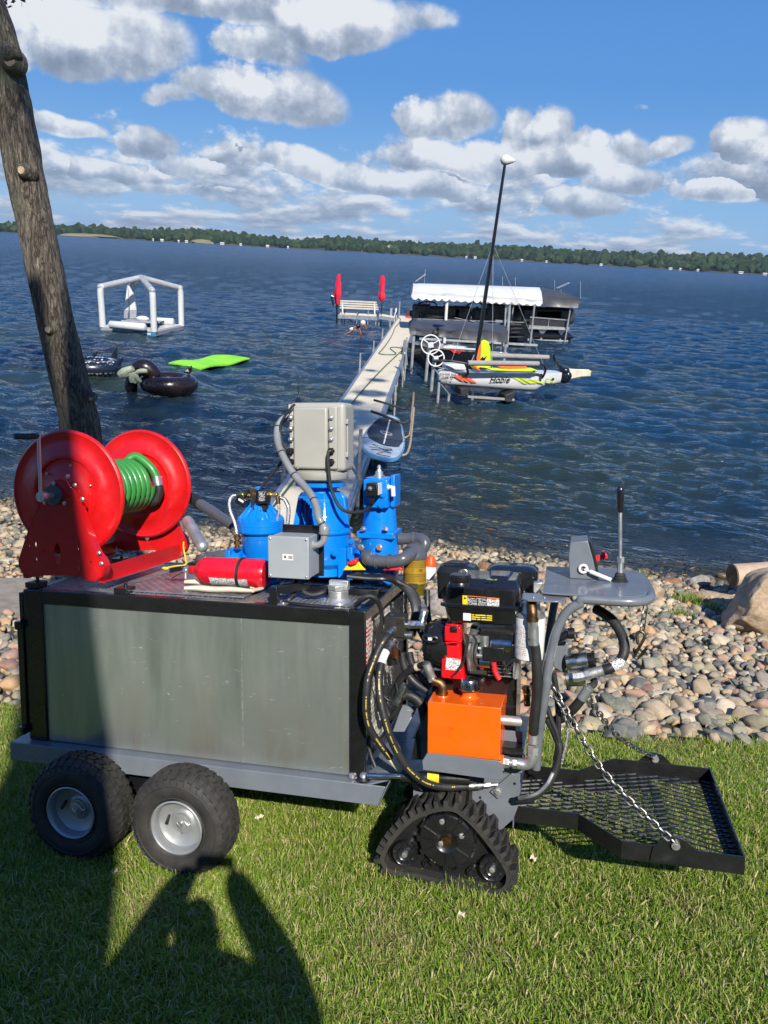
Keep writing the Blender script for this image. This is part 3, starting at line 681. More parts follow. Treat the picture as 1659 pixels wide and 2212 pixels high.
        g = G(); g.prism([c0 - f_ * 9 + s_ * a_ + np.array([0, 0, z_]) for a_, z_ in ((-W_ * 1.1, 3.7), (W_ * 1.1, 3.7), (0, 6))], f_ * 7); obj('roof', g, mr, t)
    d0 = at(568, 490); c0 = np.array([d0[0] * 1700, d0[1] * 1700, 20.]); g = G(); g.cyl(c0, c0 + np.array([0, 0, 42.]), .5, 6); g.cyl(c0 + np.array([0, 0, 20.]), c0 + np.array([0, 0, 38.]), .9, 6)
    obj('radio_mast', g, M('mast_grey', (.4, .4, .4), .6), label='thin radio mast rising above the far woods', cat='mast', loc=tuple(c0))
def lumpq(V, r): return (V * (1 + r.uniform(-.16, .16, (len(V), 1)))) @ _rot(0, 0, r.uniform(0, 6.28)).T
far_shore()
# ------------------------------------------------------------------ the trailer and what is bolted to it
m_black = M('black_gloss_paint', (.010, .010, .011), .28, coat=.5, dirt=(.07, .06, .05), dlo=.60, dhi=.85)
m_grey = M('grey_machine_paint', (.150, .165, .185), .36, coat=.3, var=.08, dirt=(.16, .15, .13), dlo=.62, dhi=.85)
m_red = M('red_powder_coat', (.60, .006, .008), .38, coat=.35, var=.10, dirt=(.34, .05, .03), dscale=7, dlo=.60, dhi=.82)
m_blue = M('blue_enamel', (.002, .205, .70), .32, coat=.45, var=.12, bump=.35, bscale=30, dirt=(.01, .10, .34), dlo=.56, dhi=.8)
m_orange = M('orange_paint', (.90, .125, .004), .33, coat=.5, var=.04, dirt=(.5, .05, .003), dscale=7, dlo=.62, dhi=.8)
m_steel = M('zinc_steel', (.62, .62, .60), .38, .85, bump=.2, bscale=60)
m_cast = M('cast_aluminium', (.66, .66, .63), .42, .8, var=.2, bump=.4, bscale=50)
m_brass = M('brass', (.62, .42, .17), .32, 1.0, var=.25)
m_bronze = M('oxidised_brass', (.22, .135, .065), .45, 1.0, var=.35, scale=14)
m_rubber = M('black_rubber', (.018, .018, .018), .60, var=.3, dirt=(.09, .08, .065), dscale=6, dlo=.5, dhi=.8)
m_hose = M('hose_rubber', (.022, .022, .022), .5, var=.25, bump=.3, bscale=120, dirt=(.08, .07, .055), dlo=.55)
m_plastic = M('black_plastic', (.012, .012, .013), .32, var=.2, coat=.15)
m_tankpl = M('fuel_tank_enamel', (.010, .010, .011), .22, coat=.8, var=.1)
m_pvc = M('grey_pvc', (.085, .090, .100), .28, coat=.4, var=.08)
m_box = M('polycarbonate_grey', (.37, .36, .315), .45, var=.04)
m_jbox = M('light_grey_box', (.33, .355, .37), .42, var=.05, dirt=(.26, .28, .29), dscale=9)
m_white = M('white_paint', (.72, .72, .69), .42, var=.04)
m_label = M('label_white', (.72, .71, .68), .5, var=.03)
m_hosegreen = M('green_hose', (.035, .25, .045), .38, var=.12, coat=.2)
m_canvas = M('cream_canvas', (.66, .58, .43), .85, var=.12, bump=.5, bscale=150)
m_gold = M('gold_filter', (.52, .31, .03), .42, .3, var=.15)
m_yellow = M('yellow_plastic', (.85, .62, .02), .45)
m_chain = M('chain_steel', (.34, .32, .29), .36, 1.0, var=.4, scale=18)
m_cond = M('grey_conduit', (.25, .26, .27), .4, coat=.2)
m_glove = M('red_plastic', (.70, .02, .03), .4)
def printed(name, base, ink, rows=60, cols=160, fill=.5, ax=(0, 2)):
    """small print: broken rows of ink on a label"""
    m = bpy.data.materials.new(name); m.use_nodes = True; b = NB(m.node_tree); P = b.n['Principled BSDF']
    g = b.sepxyz(b.node('ShaderNodeTexCoord').outputs['Object']); u, v = g[ax[0]], g[ax[1]]
    row = b.m('FRACT', b.m('MULTIPLY', v, rows)); line = b.m('MULTIPLY', b.m('GREATER_THAN', row, .35), b.m('LESS_THAN', row, .85))
    cell = b.comb(b.m('FLOOR', b.m('MULTIPLY', u, cols)), b.m('FLOOR', b.m('MULTIPLY', v, rows)), 0)
    wn = b.node('ShaderNodeTexWhiteNoise'); wn.noise_dimensions = '3D'; b.put(wn.inputs['Vector'], cell)
    word = b.m('LESS_THAN', wn.outputs['Value'], fill)
    b.put(P.inputs['Base Color'], b.mix(b.m('MULTIPLY', line, word), base + (1,), ink + (1,))); P.inputs['Roughness'].default_value = .4; return m
m_print = printed('printed_label', (.74, .73, .70), (.06, .06, .06), 160, 300, .6)
m_print_red = printed('printed_red_label', (.72, .68, .62), (.62, .02, .02), 52, 110, .72, (1, 2))
m_print_blk = printed('printed_black_label', (.02, .02, .02), (.70, .70, .68), 190, 420, .6)
m_print_yel = printed('yellow_print', (.012, .012, .012), (.85, .65, .02), 110, 230, .85)
def sheet_metal(name='brushed_sheet'):
    m = bpy.data.materials.new(name); m.use_nodes = True; b = NB(m.node_tree); P = b.n['Principled BSDF']
    t = b.node('ShaderNodeTexCoord').outputs['Object']
    st = b.vm('MULTIPLY', t, (60, 60, 1.6)); n = b.noise(st, 1.0, 4, .6); st2 = b.vm('MULTIPLY', t, (7, 7, 1.0)); n2 = b.noise(st2, 1.0, 4, .6, .3)
    n3 = b.noise(t, 5, 6, .7)
    x, y, z = b.sepxyz(t)
    c = b.ramp(n2, [(.3, (.30, .335, .30)), (.7, (.50, .53, .48))])
    streak = b.m('MULTIPLY', b.sm(n2, .44, .62), b.sm(z, 1.0, .5))            # dried splashes above the deck
    c = b.mix(b.m('MULTIPLY', streak, .55), c, (.30, .27, .21))
    scr = b.noise(b.vm('MULTIPLY', t, (9, 9, 30)), 1.0, 3, .8, 2.5); s_ = b.m('MULTIPLY', b.sm(scr, .66, .70), b.sm(n3, .46, .56))
    c = b.mix(s_, c, (.9, .9, .88))
    drip = b.m('MULTIPLY', b.m('LESS_THAN', b.m('ABSOLUTE', b.m('SUBTRACT', x, b.m('ADD', .243, b.m('MULTIPLY', b.noise(b.comb(0, 0, z), 7, 2), .012)))), .0035), b.sm(b.noise(b.comb(0, 0, z), 40, 4, .8), .42, .5))
    c = b.mix(b.m('MULTIPLY', drip, b.sm(b.noise(b.comb(0, 0, z), 9, 3, .7, 0, 5.), .42, .62, .05, .6)), c, (.80, .80, .78))
    b.put(P.inputs['Base Color'], c); P.inputs['Metallic'].default_value = .72
    b.put(P.inputs['Roughness'], b.m('ADD', .22, b.m('MULTIPLY', n3, .26)))
    bp = b.node('ShaderNodeBump'); bp.inputs['Distance'].default_value = .0008; bp.inputs['Strength'].default_value = .6
    b.put(bp.inputs['Height'], b.m('ADD', n, b.m('MULTIPLY', b.noise(t, 1.7, 2), 9.0))); b.l.new(bp.outputs[0], P.inputs['Normal']); return m
m_sheet = sheet_metal()
m_tread = M('tread_plate', (.40, .40, .39), .36, .75, var=.2, dirt=(.16, .15, .13), dscale=4, dlo=.45, dhi=.75)
WD = .90
tr = thing('equipment_trailer', 'grey flatbed trailer with a black framed metal box on turf tyres', 'trailer', (-.85, .45, GZ), K4)
g = G()
for y0, y1 in ((0, .05), (WD - .05, WD)):
    g.box((-1.765, y0, -.775), (-1.66, y1, -.002)); g.box((-.078, y0, -.775), (0, y1, -.002)); g.box((-1.66, y0 + .001, -.072), (-.078, y1 - .001, -.001))
for x0, x1 in ((-1.765, -1.70), (-.05, 0)):
    g.box((x0 + .002, .05, -.06), (x1 - .002, WD - .05, -.003)); g.box((x0 + .002, .05, -.775), (x1 - .002, WD - .05, -.72))
obj('frame', g, m_black, tr, bev=.005)
g = G(); g.box((-1.80, -.012, -.74), (-1.767, .05, -.17)); g.box((-1.79, .0, -.17), (-1.767, .04, -.02)); g.cyl((-1.783, -.02, -.20), (-1.783, -.02, -.16), .018, 10)
g.cyl((-1.783, -.02, -.74), (-1.783, -.02, -.70), .018, 10); obj('hinge_post', g, m_black, tr, bev=.003)
g = G(); g.box((-1.662, .012, -.772), (-.076, .016, -.068)); obj('side_panel', g, m_sheet, tr)
g = G(); g.box((-1.662, WD - .016, -.772), (-.076, WD - .012, -.068)); g.box((-1.742, .05, -.772), (-1.738, WD - .05, -.06)); obj('side_panel', g, m_sheet, tr)
g = G(); g.box((-1.70, .048, -.012), (-.048, WD - .048, -.004)); obj('deck_plate', g, m_tread, tr)
g = G(); r_ = np.random.default_rng(4)
for i, x in enumerate(np.arange(-1.69, -.05, .026)):
    for j, y in enumerate(np.arange(.056, WD - .055, .026)):
        a = radians(35) if (i + j) % 2 else radians(-35) + pi / 2 * 0 + radians(90) * 1
        d = np.array([cos(a), sin(a), 0]) * .0105; n_ = np.array([-sin(a), cos(a), 0]) * .003; c_ = np.array([x, y, -.004])
        o = g.n; g.add([c_ - d, c_ + n_, c_ + d, c_ - n_, c_ + np.array([0, 0, .0026])], [(0, 3, 4), (3, 2, 4), (2, 1, 4), (1, 0, 4)])
obj('tread_lugs', g, m_tread, tr, kind='stuff', sharp=60)
g = G(); g.box((-1.28, .085, .0), (-.62, WD - .10, .008)); obj('lid', g, m_tread, tr, bev=.002)
g = G()
for i, x in enumerate(np.arange(-1.265, -.63, .026)):
    for j, y in enumerate(np.arange(.10, WD - .11, .026)):
        a = radians(35) if (i + j) % 2 else radians(125)
        d = np.array([cos(a), sin(a), 0]) * .0105; n_ = np.array([-sin(a), cos(a), 0]) * .003; c_ = np.array([x, y, .008])
        g.add([c_ - d, c_ + n_, c_ + d, c_ - n_, c_ + np.array([0, 0, .0026])], [(0, 3, 4), (3, 2, 4), (2, 1, 4), (1, 0, 4)])
obj('lid_lugs', g, m_tread, tr, kind='stuff', sharp=60)
for x in (-.40, -.13, -.10):
    g = G(); g.box((x - .02, .008, -.001), (x + .02, .055, .003)); g.bolt((x, .03, .003), (0, 0, 1), .005); obj('hold_down_clip', g, m_steel, tr)
g = G(); g.box((-.045, .05, -.72), (-.035, WD - .05, -.06)); obj('inner_wall', g, M('matt_black', (.008, .008, .008), .8), tr)
g = G()
for j, z in enumerate(np.arange(-.715, -.09, .05)):
    for i, y in enumerate(np.arange(.055, WD - .06, .026)):
        o = (j % 2) * .013; z0 = z + (i % 2) * 0
        p = np.array([-.02, y + o, z]); q = p + np.array([.004, .013, .025]); q2 = p + np.array([.004, -.013, .025])
        if q[2] < -.06:
            g.bar(p, q, .0022, .006, (1, 0, 0)); g.bar(p, q2, .0022, .006, (1, 0, 0))
for j, z in enumerate(np.arange(-.69, -.11, .05)):
    for i, y in enumerate(np.arange(.055, WD - .06, .026)):
        o = (1 - j % 2) * .013 + (0); p = np.array([-.016, y + (j % 2) * .013 + .0, z]); q = p + np.array([-.004, .013, .025]); q2 = p + np.array([-.004, -.013, .025])
        g.bar(p, q, .0022, .006, (1, 0, 0)); g.bar(p, q2, .0022, .006, (1, 0, 0))
obj('expanded_mesh', g, M('mesh_steel', (.72, .70, .66), .34, .9, var=.2), tr, kind='stuff')
g = G(); g.box((.0, .012, -.345), (.002, .082, -.045)); obj('warning_sticker', g, m_print_red, tr, label='red and white warning sticker')
g = G(); g.box((.002, .018, -.335), (.003, .076, -.285)); obj('sticker_band', g, m_glove, tr)
g = G(); P0 = [(-1.835, -.045), (.02, -.045), (.105, .03), (.105, WD + .02), (-1.835, WD + .04)]
g.prism([(x, y, -.785) for x, y in P0], (0, 0, .008))
g.prism([(-1.835, -.052, -.868), (.07, -.052, -.868), (.105, -.048, -.777), (-1.835, -.052, -.777)], (0, .008, 0))
g.box((-1.842, -.05, -.868), (-1.835, WD + .04, -.779)); g.box((-1.83, WD + .03, -.868), (.07, WD + .038, -.79)); g.prism([(.07, -.045, -.868), (.105, -.042, -.779), (.105, WD, -.779), (.07, WD, -.868)], (.006, 0, 0))
g.box((-1.83, -.044, -.868), (.06, .0, -.862))
obj('deck', g, m_grey, tr, bev=.003)
g = G(); g.box((-1.25, .05, -1.02), (-.95, WD - .05, -.87)); g.cyl((-1.375, -.1, -.985), (-1.375, WD + .1, -.985), .016, 10); g.cyl((-.83, -.1, -.985), (-.83, WD + .1, -.985), .016, 10); g.bar((-1.45, .1, -.93), (-.75, .1, -.93), .05, .05); g.bar((-1.45, WD - .1, -.93), (-.75, WD - .1, -.93), .05, .05)
obj('axle', g, m_black, tr, bev=.003)
m_rim = M('silver_rim', (.40, .41, .40), .42, .55, var=.08)
def turf_wheel(cx, cy, cz, face, spin):
    """cy: outer face plane, face -1 looks towards the camera"""
    s = face; yo = lambda d: cy - s * d * 1.18       # depth behind the outer face
    w = obj('wheel', G().lathe([(.045, 0), (.045, .09)], (cx, yo(0.045), cz), (0, -s, 0), 20), m_rim, tr); S = 1.2
    pr = [(.100, .022), (.108, .010), (.125, .001), (.150, -.003), (.172, .002), (.188, .012), (.197, .024), (.1995, .045), (.2005, .078), (.1995, .11), (.197, .131), (.188, .143), (.172, .153), (.150, .158), (.125, .154), (.108, .146), (.100, .134)]
    t = G(); t.lathe([(a * S, b * 1.18) for a, b in pr], (cx, yo(0), cz), (0, -s, 0), 56, cap=False)
    for ring in (.116, .163):
        t.lathe([(ring * S - .003, -.0005 + (.003 if ring < .13 else -.001)), (ring * S, -.0028 + (.003 if ring < .13 else -.0012)), (ring * S + .003, -.0005 + (.003 if ring < .13 else 0))], (cx, yo(0), cz), (0, -s, 0), 48, cap=False)
    def P(a, d, r): return np.array([cx + r * S * cos(a), yo(d), cz + r * S * sin(a)])
    N = 34
    for i in range(N):                                  # shoulder bars, wavy tread blocks
        a0 = 2 * pi * i / N + spin; da = 2 * pi / N
        for side in (0, 1):
            f = (lambda d: d) if side == 0 else (lambda d: .155 - d)
            t.hexa([P(a0, f(.010), .183), P(a0 + da * .55, f(.010), .183), P(a0 + da * .62, f(.036), .199), P(a0 + da * .05, f(.036), .199),
                    P(a0, f(.006), .190), P(a0 + da * .55, f(.006), .190), P(a0 + da * .62, f(.036), .2065), P(a0 + da * .05, f(.036), .2065)])
        for row, (d0, d1, ph) in enumerate(((.041, .062, 0), (.066, .089, .5), (.093, .114, .0))):
            a1 = a0 + da * ph; k_ = .22 * (1 if row != 1 else -1)
            t.hexa([P(a1, d0, .199), P(a1 + da * .72, d0, .199), P(a1 + da * (.72 + k_), d1, .199), P(a1 + da * k_, d1, .199),
                    P(a1, d0, .207), P(a1 + da * .72, d0, .207), P(a1 + da * (.72 + k_), d1, .207), P(a1 + da * k_, d1, .207)])
    for i in range(40):                                  # sidewall ribs
        a0 = 2 * pi * i / 40 + spin; t.bar(P(a0, -.0005, .170), P(a0 + .04, .012, .189), .005, .004, (0, 1, 0))
    obj('tyre', t, m_tyre, w, sharp=45)
    q = G(); q.lathe([(a * S, b) for a, b in [(.103, .012), (.106, .004), (.101, .001), (.097, .006), (.094, .020), (.092, .05), (.074, .064), (.050, .070), (.044, .062), (.030, .060), (.026, .045), (.016, .043), (.001, .043)]], (cx, yo(0), cz), (0, -s, 0), 40, cap=False)
    obj('rim', q, m_rim, w, sharp=50)
    h = G(); h.cyl((cx, yo(.05), cz), (cx, yo(.028), cz), .014, 12); h.tube([(cx + .012, yo(.03), cz - .04), (cx + .004, yo(.027), cz - .008), (cx - .012, yo(.027), cz + .012)], .0025, 6)
    h.tube([(cx + .02, yo(.04), cz + .016), (cx + .035, yo(.04), cz - .002), (cx + .046, yo(.044), cz + .002)], .0035, 6); obj('axle_pin', h, m_steel, w)
    v = G(); v.cyl((cx - .066, yo(.055), cz + .022), (cx - .058, yo(.018), cz + .006), .0065, 10); obj('valve_stem', v, m_rubber, w)
m_tyre = M('tyre_rubber', (.020, .0195, .018), .72, var=.2, scale=10, col2=(.040, .036, .029), bump=.3, bscale=60)
c1 = k(379, 1788, -.26); c2 = k(150, 1744, -.26); ZW = GZ + .243
turf_wheel(c1[0], -.26, ZW, -1, .1); turf_wheel(c2[0], -.26, ZW, -1, .8)
turf_wheel(c1[0], WD + .26, ZW, 1, .4); turf_wheel(c2[0], WD + .26, ZW, 1, .2)
cc = k(731, 1290, .15); cc[2] = -.004
g = G(); g.lathe([(.060, .0), (.060, .006), (.052, .014), (.046, .022)], cc, (0, 0, 1), 22); obj('filler_neck', g, m_cast, tr)
g = G(); g.lathe([(.046, .02), (.047, .055), (.045, .058)], cc, (0, 0, 1), 24)
g.prism([cc + np.array(q) for q in ((-.045, -.02, .06), (.0, -.046, .06), (.047, -.01, .06), (.047, .03, .06), (.0, .045, .06), (-.045, .02, .06))], (0, 0, .022)); g.box(cc + np.array([-.046, .0, .056]), cc + np.array([.046, .03, .10]))
obj('filler_cap', g, m_cast, tr, bev=.002)
g = G(); a = k(592, 1300, .03); g.box((a[0] - .014, .006, -.03), (a[0] + .024, .045, .082)); g.bar((a[0] + .005, .03, .064), (a[0] + .12, .17, .064), .036, .036); obj('box_bracket', g, m_black, tr, bev=.003)
a = k(784, 1675, -.02)
g = G(); g.lathe([(.028, 0), (.028, .006), (.020, .010), (.016, .030), (.010, .034)], (a[0], -.01, -.776), (0, 0, 1), 18); g.lathe([(.016, 0), (.02, .006), (.018, .018), (.01, .024)], (a[0] - .055, -.0, -.776), (0, 0, 1), 12); obj('pivot_bolt', g, m_steel, tr)
g = G(); g.lathe([(.034, .0), (.036, .008), (.030, .016)], (a[0], -.012, -.774), (0, 0, 1), 18); obj('rod_eye', g, m_black, tr)
# ---------------- hose reel
RX = -1.587; RZ = .468
hr = thing('hose_reel', 'large red hose reel with green hose and hand crank', 'hose reel', (RX, .45, .0), K4)
def flange(y, face):
    g = G(); R_ = .318; u = R_ / .297
    pr = [(.012, 0), (.11, 0), (.118, .006), (.17, .006), (.178, -.004), (.20, -.004), (.207, .004), (.275, .004), (.284, .0), (.292, .006), (R_, .012), (R_ - .001, .018), (.290, .012), (.283, .006), (.275, .009), (.207, .009), (.2, .002), (.178, .002), (.17, .011), (.118, .011), (.11, .006), (.012, .006)]
    g.lathe([(a * u if a < R_ - .02 and a > .012 and 0 else a + (R_ - .297 if a > .19 and a < .296 else 0), b) for a, b in pr], (RX, y, RZ), (0, face, 0), 64, cap=False); f = obj('flange', g, m_red, hr, sharp=50)
    b_ = G()
    for i in range(6):
        a = 2 * pi * i / 6 + .3; b_.bolt((RX + .145 * cos(a), y - .002, RZ + .145 * sin(a)), (0, -1, 0), .0042, .004)
    obj('bolts', b_, m_steel, f)
    return f
flange(.125, 1); flange(.80, 1)
g = G(); g.cyl((RX, .135, RZ), (RX, .795, RZ), .075, 24); obj('drum', g, m_red, hr)
p = []; n_c = 11; Rh = .132
for i in range(n_c * 26 + 1):
    a = 2 * pi * i / 26; y = .155 + (.545) * i / (n_c * 26); p.append((RX + Rh * cos(a), y, RZ + Rh * sin(a)))
g = G(); g.tube(p, .0245, 12); obj('hose', g, m_hosegreen, hr)
g = G(); e0 = np.array([RX - .03, .70, RZ + .13])
q = [e0, e0 + np.array([.05, .03, .035]), (RX + .105, .74, RZ + .105), (RX + .14, .745, RZ + .045)]
g.tube(q, .0255, 12, 6); obj('hose_tail', g, m_hosegreen, hr)
g = G(); g.tube([(RX + .138, .745, RZ + .052), (RX + .148, .745, RZ + .0)], .029, 14); obj('hose_ferrule', g, m_steel, hr)
g = G(); g.tube([(RX + .148, .745, RZ + .008), (RX + .152, .745, RZ - .035), (RX + .13, .74, RZ - .085), (RX + .07, .74, RZ - .105)], .027, 12, 5); obj('inlet_elbow', g, m_rubber, hr)
def D1(x, y): return x / 3.0, 881.4 + y / 3.0
def plate_holes(outer, holes, thick_vec):
    import bmesh
    bm = bmesh.new(); loops = [outer] + holes; ed = []
    for lp in loops:
        vs = [bm.verts.new(tuple(q)) for q in lp]; ed += [bm.edges.new((vs[i], vs[(i + 1) % len(vs)])) for i in range(len(vs))]
    res = bmesh.ops.triangle_fill(bm, edges=ed, use_beauty=True, use_dissolve=False)
    fs = [f for f in bm.faces]; ex = bmesh.ops.extrude_face_region(bm, geom=fs)
    vs = [v for v in ex['geom'] if isinstance(v, bmesh.types.BMVert)]; bmesh.ops.translate(bm, verts=vs, vec=Vector(thick_vec)); bmesh.ops.recalc_face_normals(bm, faces=bm.faces)
    bm.verts.index_update(); V = [v.co[:] for v in bm.verts]; F = [tuple(v.index for v in f.verts) for f in bm.faces]; bm.free(); g = G(); g.add(V, F); return g
def ell(c, rx, rz, n=16): return [(c[0] + rx * cos(2 * pi * i / n), c[1], c[2] + rz * sin(2 * pi * i / n)) for i in range(n)]
outl = [(300, 560), (322, 500), (355, 468), (395, 460), (432, 476), (462, 520), (600, 900), (655, 985), (672, 1040), (655, 1092), (612, 1115), (545, 1108), (515, 1085), (265, 1085), (205, 1090), (150, 1066), (125, 1012), (135, 950), (215, 720)]
def ppts(v): return [k(*D1(x, y), v) for x, y in outl]
sl_ = [k(*D1(371, 944), .035)]
holes = [ell(k(*D1(371, 944), .035), .021, .052), ell(k(*D1(236, 998), .035), .006, .027, 10), ell(k(*D1(512, 1015), .035), .006, .027, 10), ell(k(*D1(231, 884), .035), .006, .014, 8), ell(k(*D1(508, 885), .035), .006, .026, 8), ell(k(*D1(186, 889), .035), .007, .007, 8),
         ell(k(*D1(155, 1000), .035), .005, .007, 8), ell(k(*D1(588, 997), .035), .005, .007, 8)]
side = obj('side_plate', plate_holes(ppts(.035), holes, (0, .005, 0)), m_red, hr, sharp=30)
pl = [(x, .85, z) for x, _, z in [tuple(q - np.array([.0, 0, 0])) for q in ppts(.035)]]
obj('side_plate', plate_holes(pl, [ell((sl_[0][0], .85, sl_[0][2]), .021, .052)], (0, .005, 0)), m_red, hr, sharp=30)
for y, dy in ((.035, .045), (.85, .03)):
    g = G(); A = [np.array([q[0], y, q[2]]) for q in ppts(.035)][5:12]; A = smooth_path(A, 4); g.sheet(A, [q + np.array([.004, dy, 0]) for q in A], .004); obj('folded_edge', g, m_red, hr)
    g = G(); A = [np.array([q[0], y, q[2]]) for q in ppts(.035)]; A = smooth_path(A[13:] + A[:1], 4); g.sheet(A, [q + np.array([0, dy, 0]) for q in A], .004); obj('folded_edge', g, m_red, hr)
a = k(*D1(655, 985), .05); zb = .055
for x_ in (a[0] - .018, -1.80):
    g = G(); g.box((x_, .05, zb - .012), (x_ + .006, .85, zb + .062)); g.box((x_, .05, zb - .012), (x_ + .03, .85, zb - .008)); obj('base_bar', g, m_red, hr, bev=.001)
g = G()
for q_ in ((640, 940), (657, 1008), (438, 442), (484, 500), (533, 590), (348, 488), (290, 612), (418, 617)):
    b_ = k(*D1(*q_), .03); g.bolt(b_, (0, -1, 0), .0075, .008)
obj('bolts', g, m_steel, hr)
for x_ in (-1.74, -1.24):
    for y_ in (.05, .79):
        g = G(); g.box((x_ - .035, y_ - .02, -.002), (x_ + .035, y_ + .06, .026)); g.bolt((x_, y_ + .03, .026), (0, 0, 1), .009, .02); obj('mounting_foot', g, m_black, hr, bev=.002)
hub = np.array([RX, .03, RZ + .0])
g = G(); g.cyl(hub + np.array([0, .01, 0]), hub + np.array([0, -.012, 0]), .048, 26); obj('bearing', g, M('grey_bearing', (.10, .11, .11), .4), hr)
g = G(); g.cyl(hub, hub + np.array([0, -.075, 0]), .016, 16); g.cyl(hub + np.array([0, -.065, 0]), hub + np.array([0, -.10, 0]), .024, 18); obj('shaft', g, m_steel, hr)
ch = hub + np.array([0, -.095, 0]); ct = k(*D1(250, 180), -.07)
cr = obj('crank', G().tube([ch + np.array([0, 0, -.02]), ch + (ct - ch) * .95, ct], .0085, 10, 4), m_steel, hr)
g = G(); g.tube([ct + np.array([.01, .0, 0]), ct + np.array([-.035, -.11, .004])], [.013, .0145, .012], 14); obj('handle', g, m_rubber, cr)
cu = G(); cu.tube([k(*D1(245, 180), -.07), k(*D1(180, 185), -.12), k(*D1(92, 184), -.17)], [.013, .0155, .014], 14)
bpy.data.objects.remove(bpy.data.objects['handle']); obj('handle', cu, m_rubber, cr)
# ---------------- fire extinguisher and canvas sleeve
a = k(429, 1228, .235); b_ = k(576, 1230, .25); rr_ = .072; z0 = .090; YE = .25
fe = thing('fire_extinguisher', 'red fire extinguisher lying on the tread plate with a printed label', 'fire extinguisher', (-.7, .14, .01), K4)
A0 = np.array([a[0] - .02, YE, z0]); B0 = np.array([b_[0], YE, z0]); L_ = B0[0] - A0[0]
g = G(); g.lathe([(.014, -.035), (.022, -.03), (.022, .0), (.034, .004), (.052, .018), (.068, .045), (rr_, .08), (rr_, L_ - .02), (rr_ - .008, L_), (.01, L_ + .002)], A0, (1, 0, 0), 36)
obj('cylinder', g, M('extinguisher_red', (.68, .006, .02), .30, coat=.5, var=.05), fe, sharp=60)
g = G(); n_ = 10
for u0, u1, a0_, a1_, nm_, mt in ((.09, .265, -1.35, -.25, 'label', m_print),):
    V = []; F = []
    for i in range(2):
        for j in range(n_ + 1):
            t_ = a0_ + (a1_ - a0_) * j / n_; V.append((A0[0] + L_ * ((u0, u1)[i] / .33), YE - (rr_ + .0012) * cos(t_ * 1.0), z0 + (rr_ + .0012) * sin(t_)))
    F = [(j, j + 1, n_ + 2 + j, n_ + 1 + j) for j in range(n_)]; g.add(V, F)
obj('label', g, m_print, fe)
g = G(); xs_ = A0[0] + L_ * .66; ring = [(xs_ + .004 * sin(t_), YE + (rr_ + .002) * cos(t_), z0 + (rr_ + .002) * sin(t_)) for t_ in np.linspace(0, 2 * pi, 40)[:-1]]
g.sheet([np.array(q) - np.array([.008, 0, 0]) for q in ring + ring[:1]], [np.array(q) + np.array([.008, 0, 0]) for q in ring + ring[:1]], .002); obj('strap', g, m_rubber, fe)
vz = A0 + np.array([-.04, 0, 0])
g = G(); g.cyl(vz, vz + np.array([-.03, 0, 0]), .015, 12); g.cyl(vz + np.array([-.02, 0, 0]), vz + np.array([-.02, 0, -.045]), .008, 8); g.cyl(vz + np.array([-.018, -.02, 0]), vz + np.array([-.018, .02, 0]), .009, 10); obj('valve', g, m_steel, fe)
g = G(); g.hexa([vz + np.array(q) for q in ((-.10, -.02, -.02), (-.02, -.02, .0), (-.02, .01, .0), (-.10, .01, -.02), (-.10, -.02, .004), (-.03, -.02, .022), (-.03, .01, .022), (-.10, .01, .004))]); g.bar(vz + np.array([-.02, 0, -.005]), vz + np.array([-.09, -.01, -.045]), .02, .004); obj('lever', g, m_plastic, fe, bev=.002)
g = G(); g.tube([vz + np.array(q) for q in ((-.125, -.02, .006), (-.07, -.015, .018), (-.02, 0, .025), (-.03, .02, .05), (-.05, .04, .10), (-.06, .06, .13))], .0035, 6, 4); obj('pull_tie', g, m_yellow, fe)
g = G(); g.ball(vz + np.array([-.122, -.02, .005]), .012, 8, 6, (1.6, .3, .6)); obj('tag', g, m_yellow, fe)
gl_ = thing('canvas_sleeve', 'folded cream canvas sleeve lying in front of the extinguisher', 'sleeve', (-.75, .08, .01), K4)
g = G()
for (x0, y0, x1, y1, w_) in ((400, 1257, 540, 1266, .021), (399, 1271, 545, 1275, .021)):
    p0 = kz(x0, y0, .028); p1 = kz(x1, y1, .026); pts = [p0 + (p1 - p0) * t_ + np.array([0, .006 * sin(6 * t_), .002 * sin(11 * t_)]) for t_ in np.linspace(0, 1, 9)]
    g.tube(pts, [.014, w_, w_ * .98, w_ * .9, .012], 12, 2, flat=.72)
p0 = kz(540, 1268, .027); p1 = kz(545, 1276, .026); p2 = kz(566, 1270, .022); g.tube([p0, p2, p1], .012, 10, 6, flat=.7)
obj('fabric', g, m_canvas, gl_)
# ---------------- small grey junction box on its black plate
def D2(x, y): return 483.9 + x / 6.857, 1019.6 + y / 6.857
jb = thing('junction_box', 'square light grey junction box with a small white sticker', 'junction box', (-.39, .12, .06), K4)
v0 = .055; q = [k(*D2(*c_), v0) for c_ in ((650, 942), (1258, 970), (1250, 1590), (645, 1572))]
x0 = (q[0][0] + q[3][0]) / 2; x1 = (q[1][0] + q[2][0]) / 2; z1 = (q[0][2] + q[1][2]) / 2; z0_ = (q[2][2] + q[3][2]) / 2
g = G(); g.box((x0 + .003, v0 + .03, z0_ + .003), (x1 - .003, v0 + .155, z1 - .003)); obj('body', g, m_jbox, jb, bev=.003)
g = G(); g.box((x0, v0, z0_), (x1, v0 + .028, z1)); obj('cover', g, m_jbox, jb, bev=.005)
g = G()
for xx in (x0 + .012, x1 - .012):
    for zz in (z0_ + .012, z1 - .012): g.ball((xx, v0, zz), .0065, 10, 6, (1, .6, 1))
obj('screws', g, m_steel, jb)
c_ = k(*D2(946, 1262), v0); g = G(); g.box((c_[0] - .026, v0 - .0015, c_[2] - .014), (c_[0] + .026, v0 - .0003, c_[2] + .014)); obj('sticker', g, m_label, jb)
g = G()
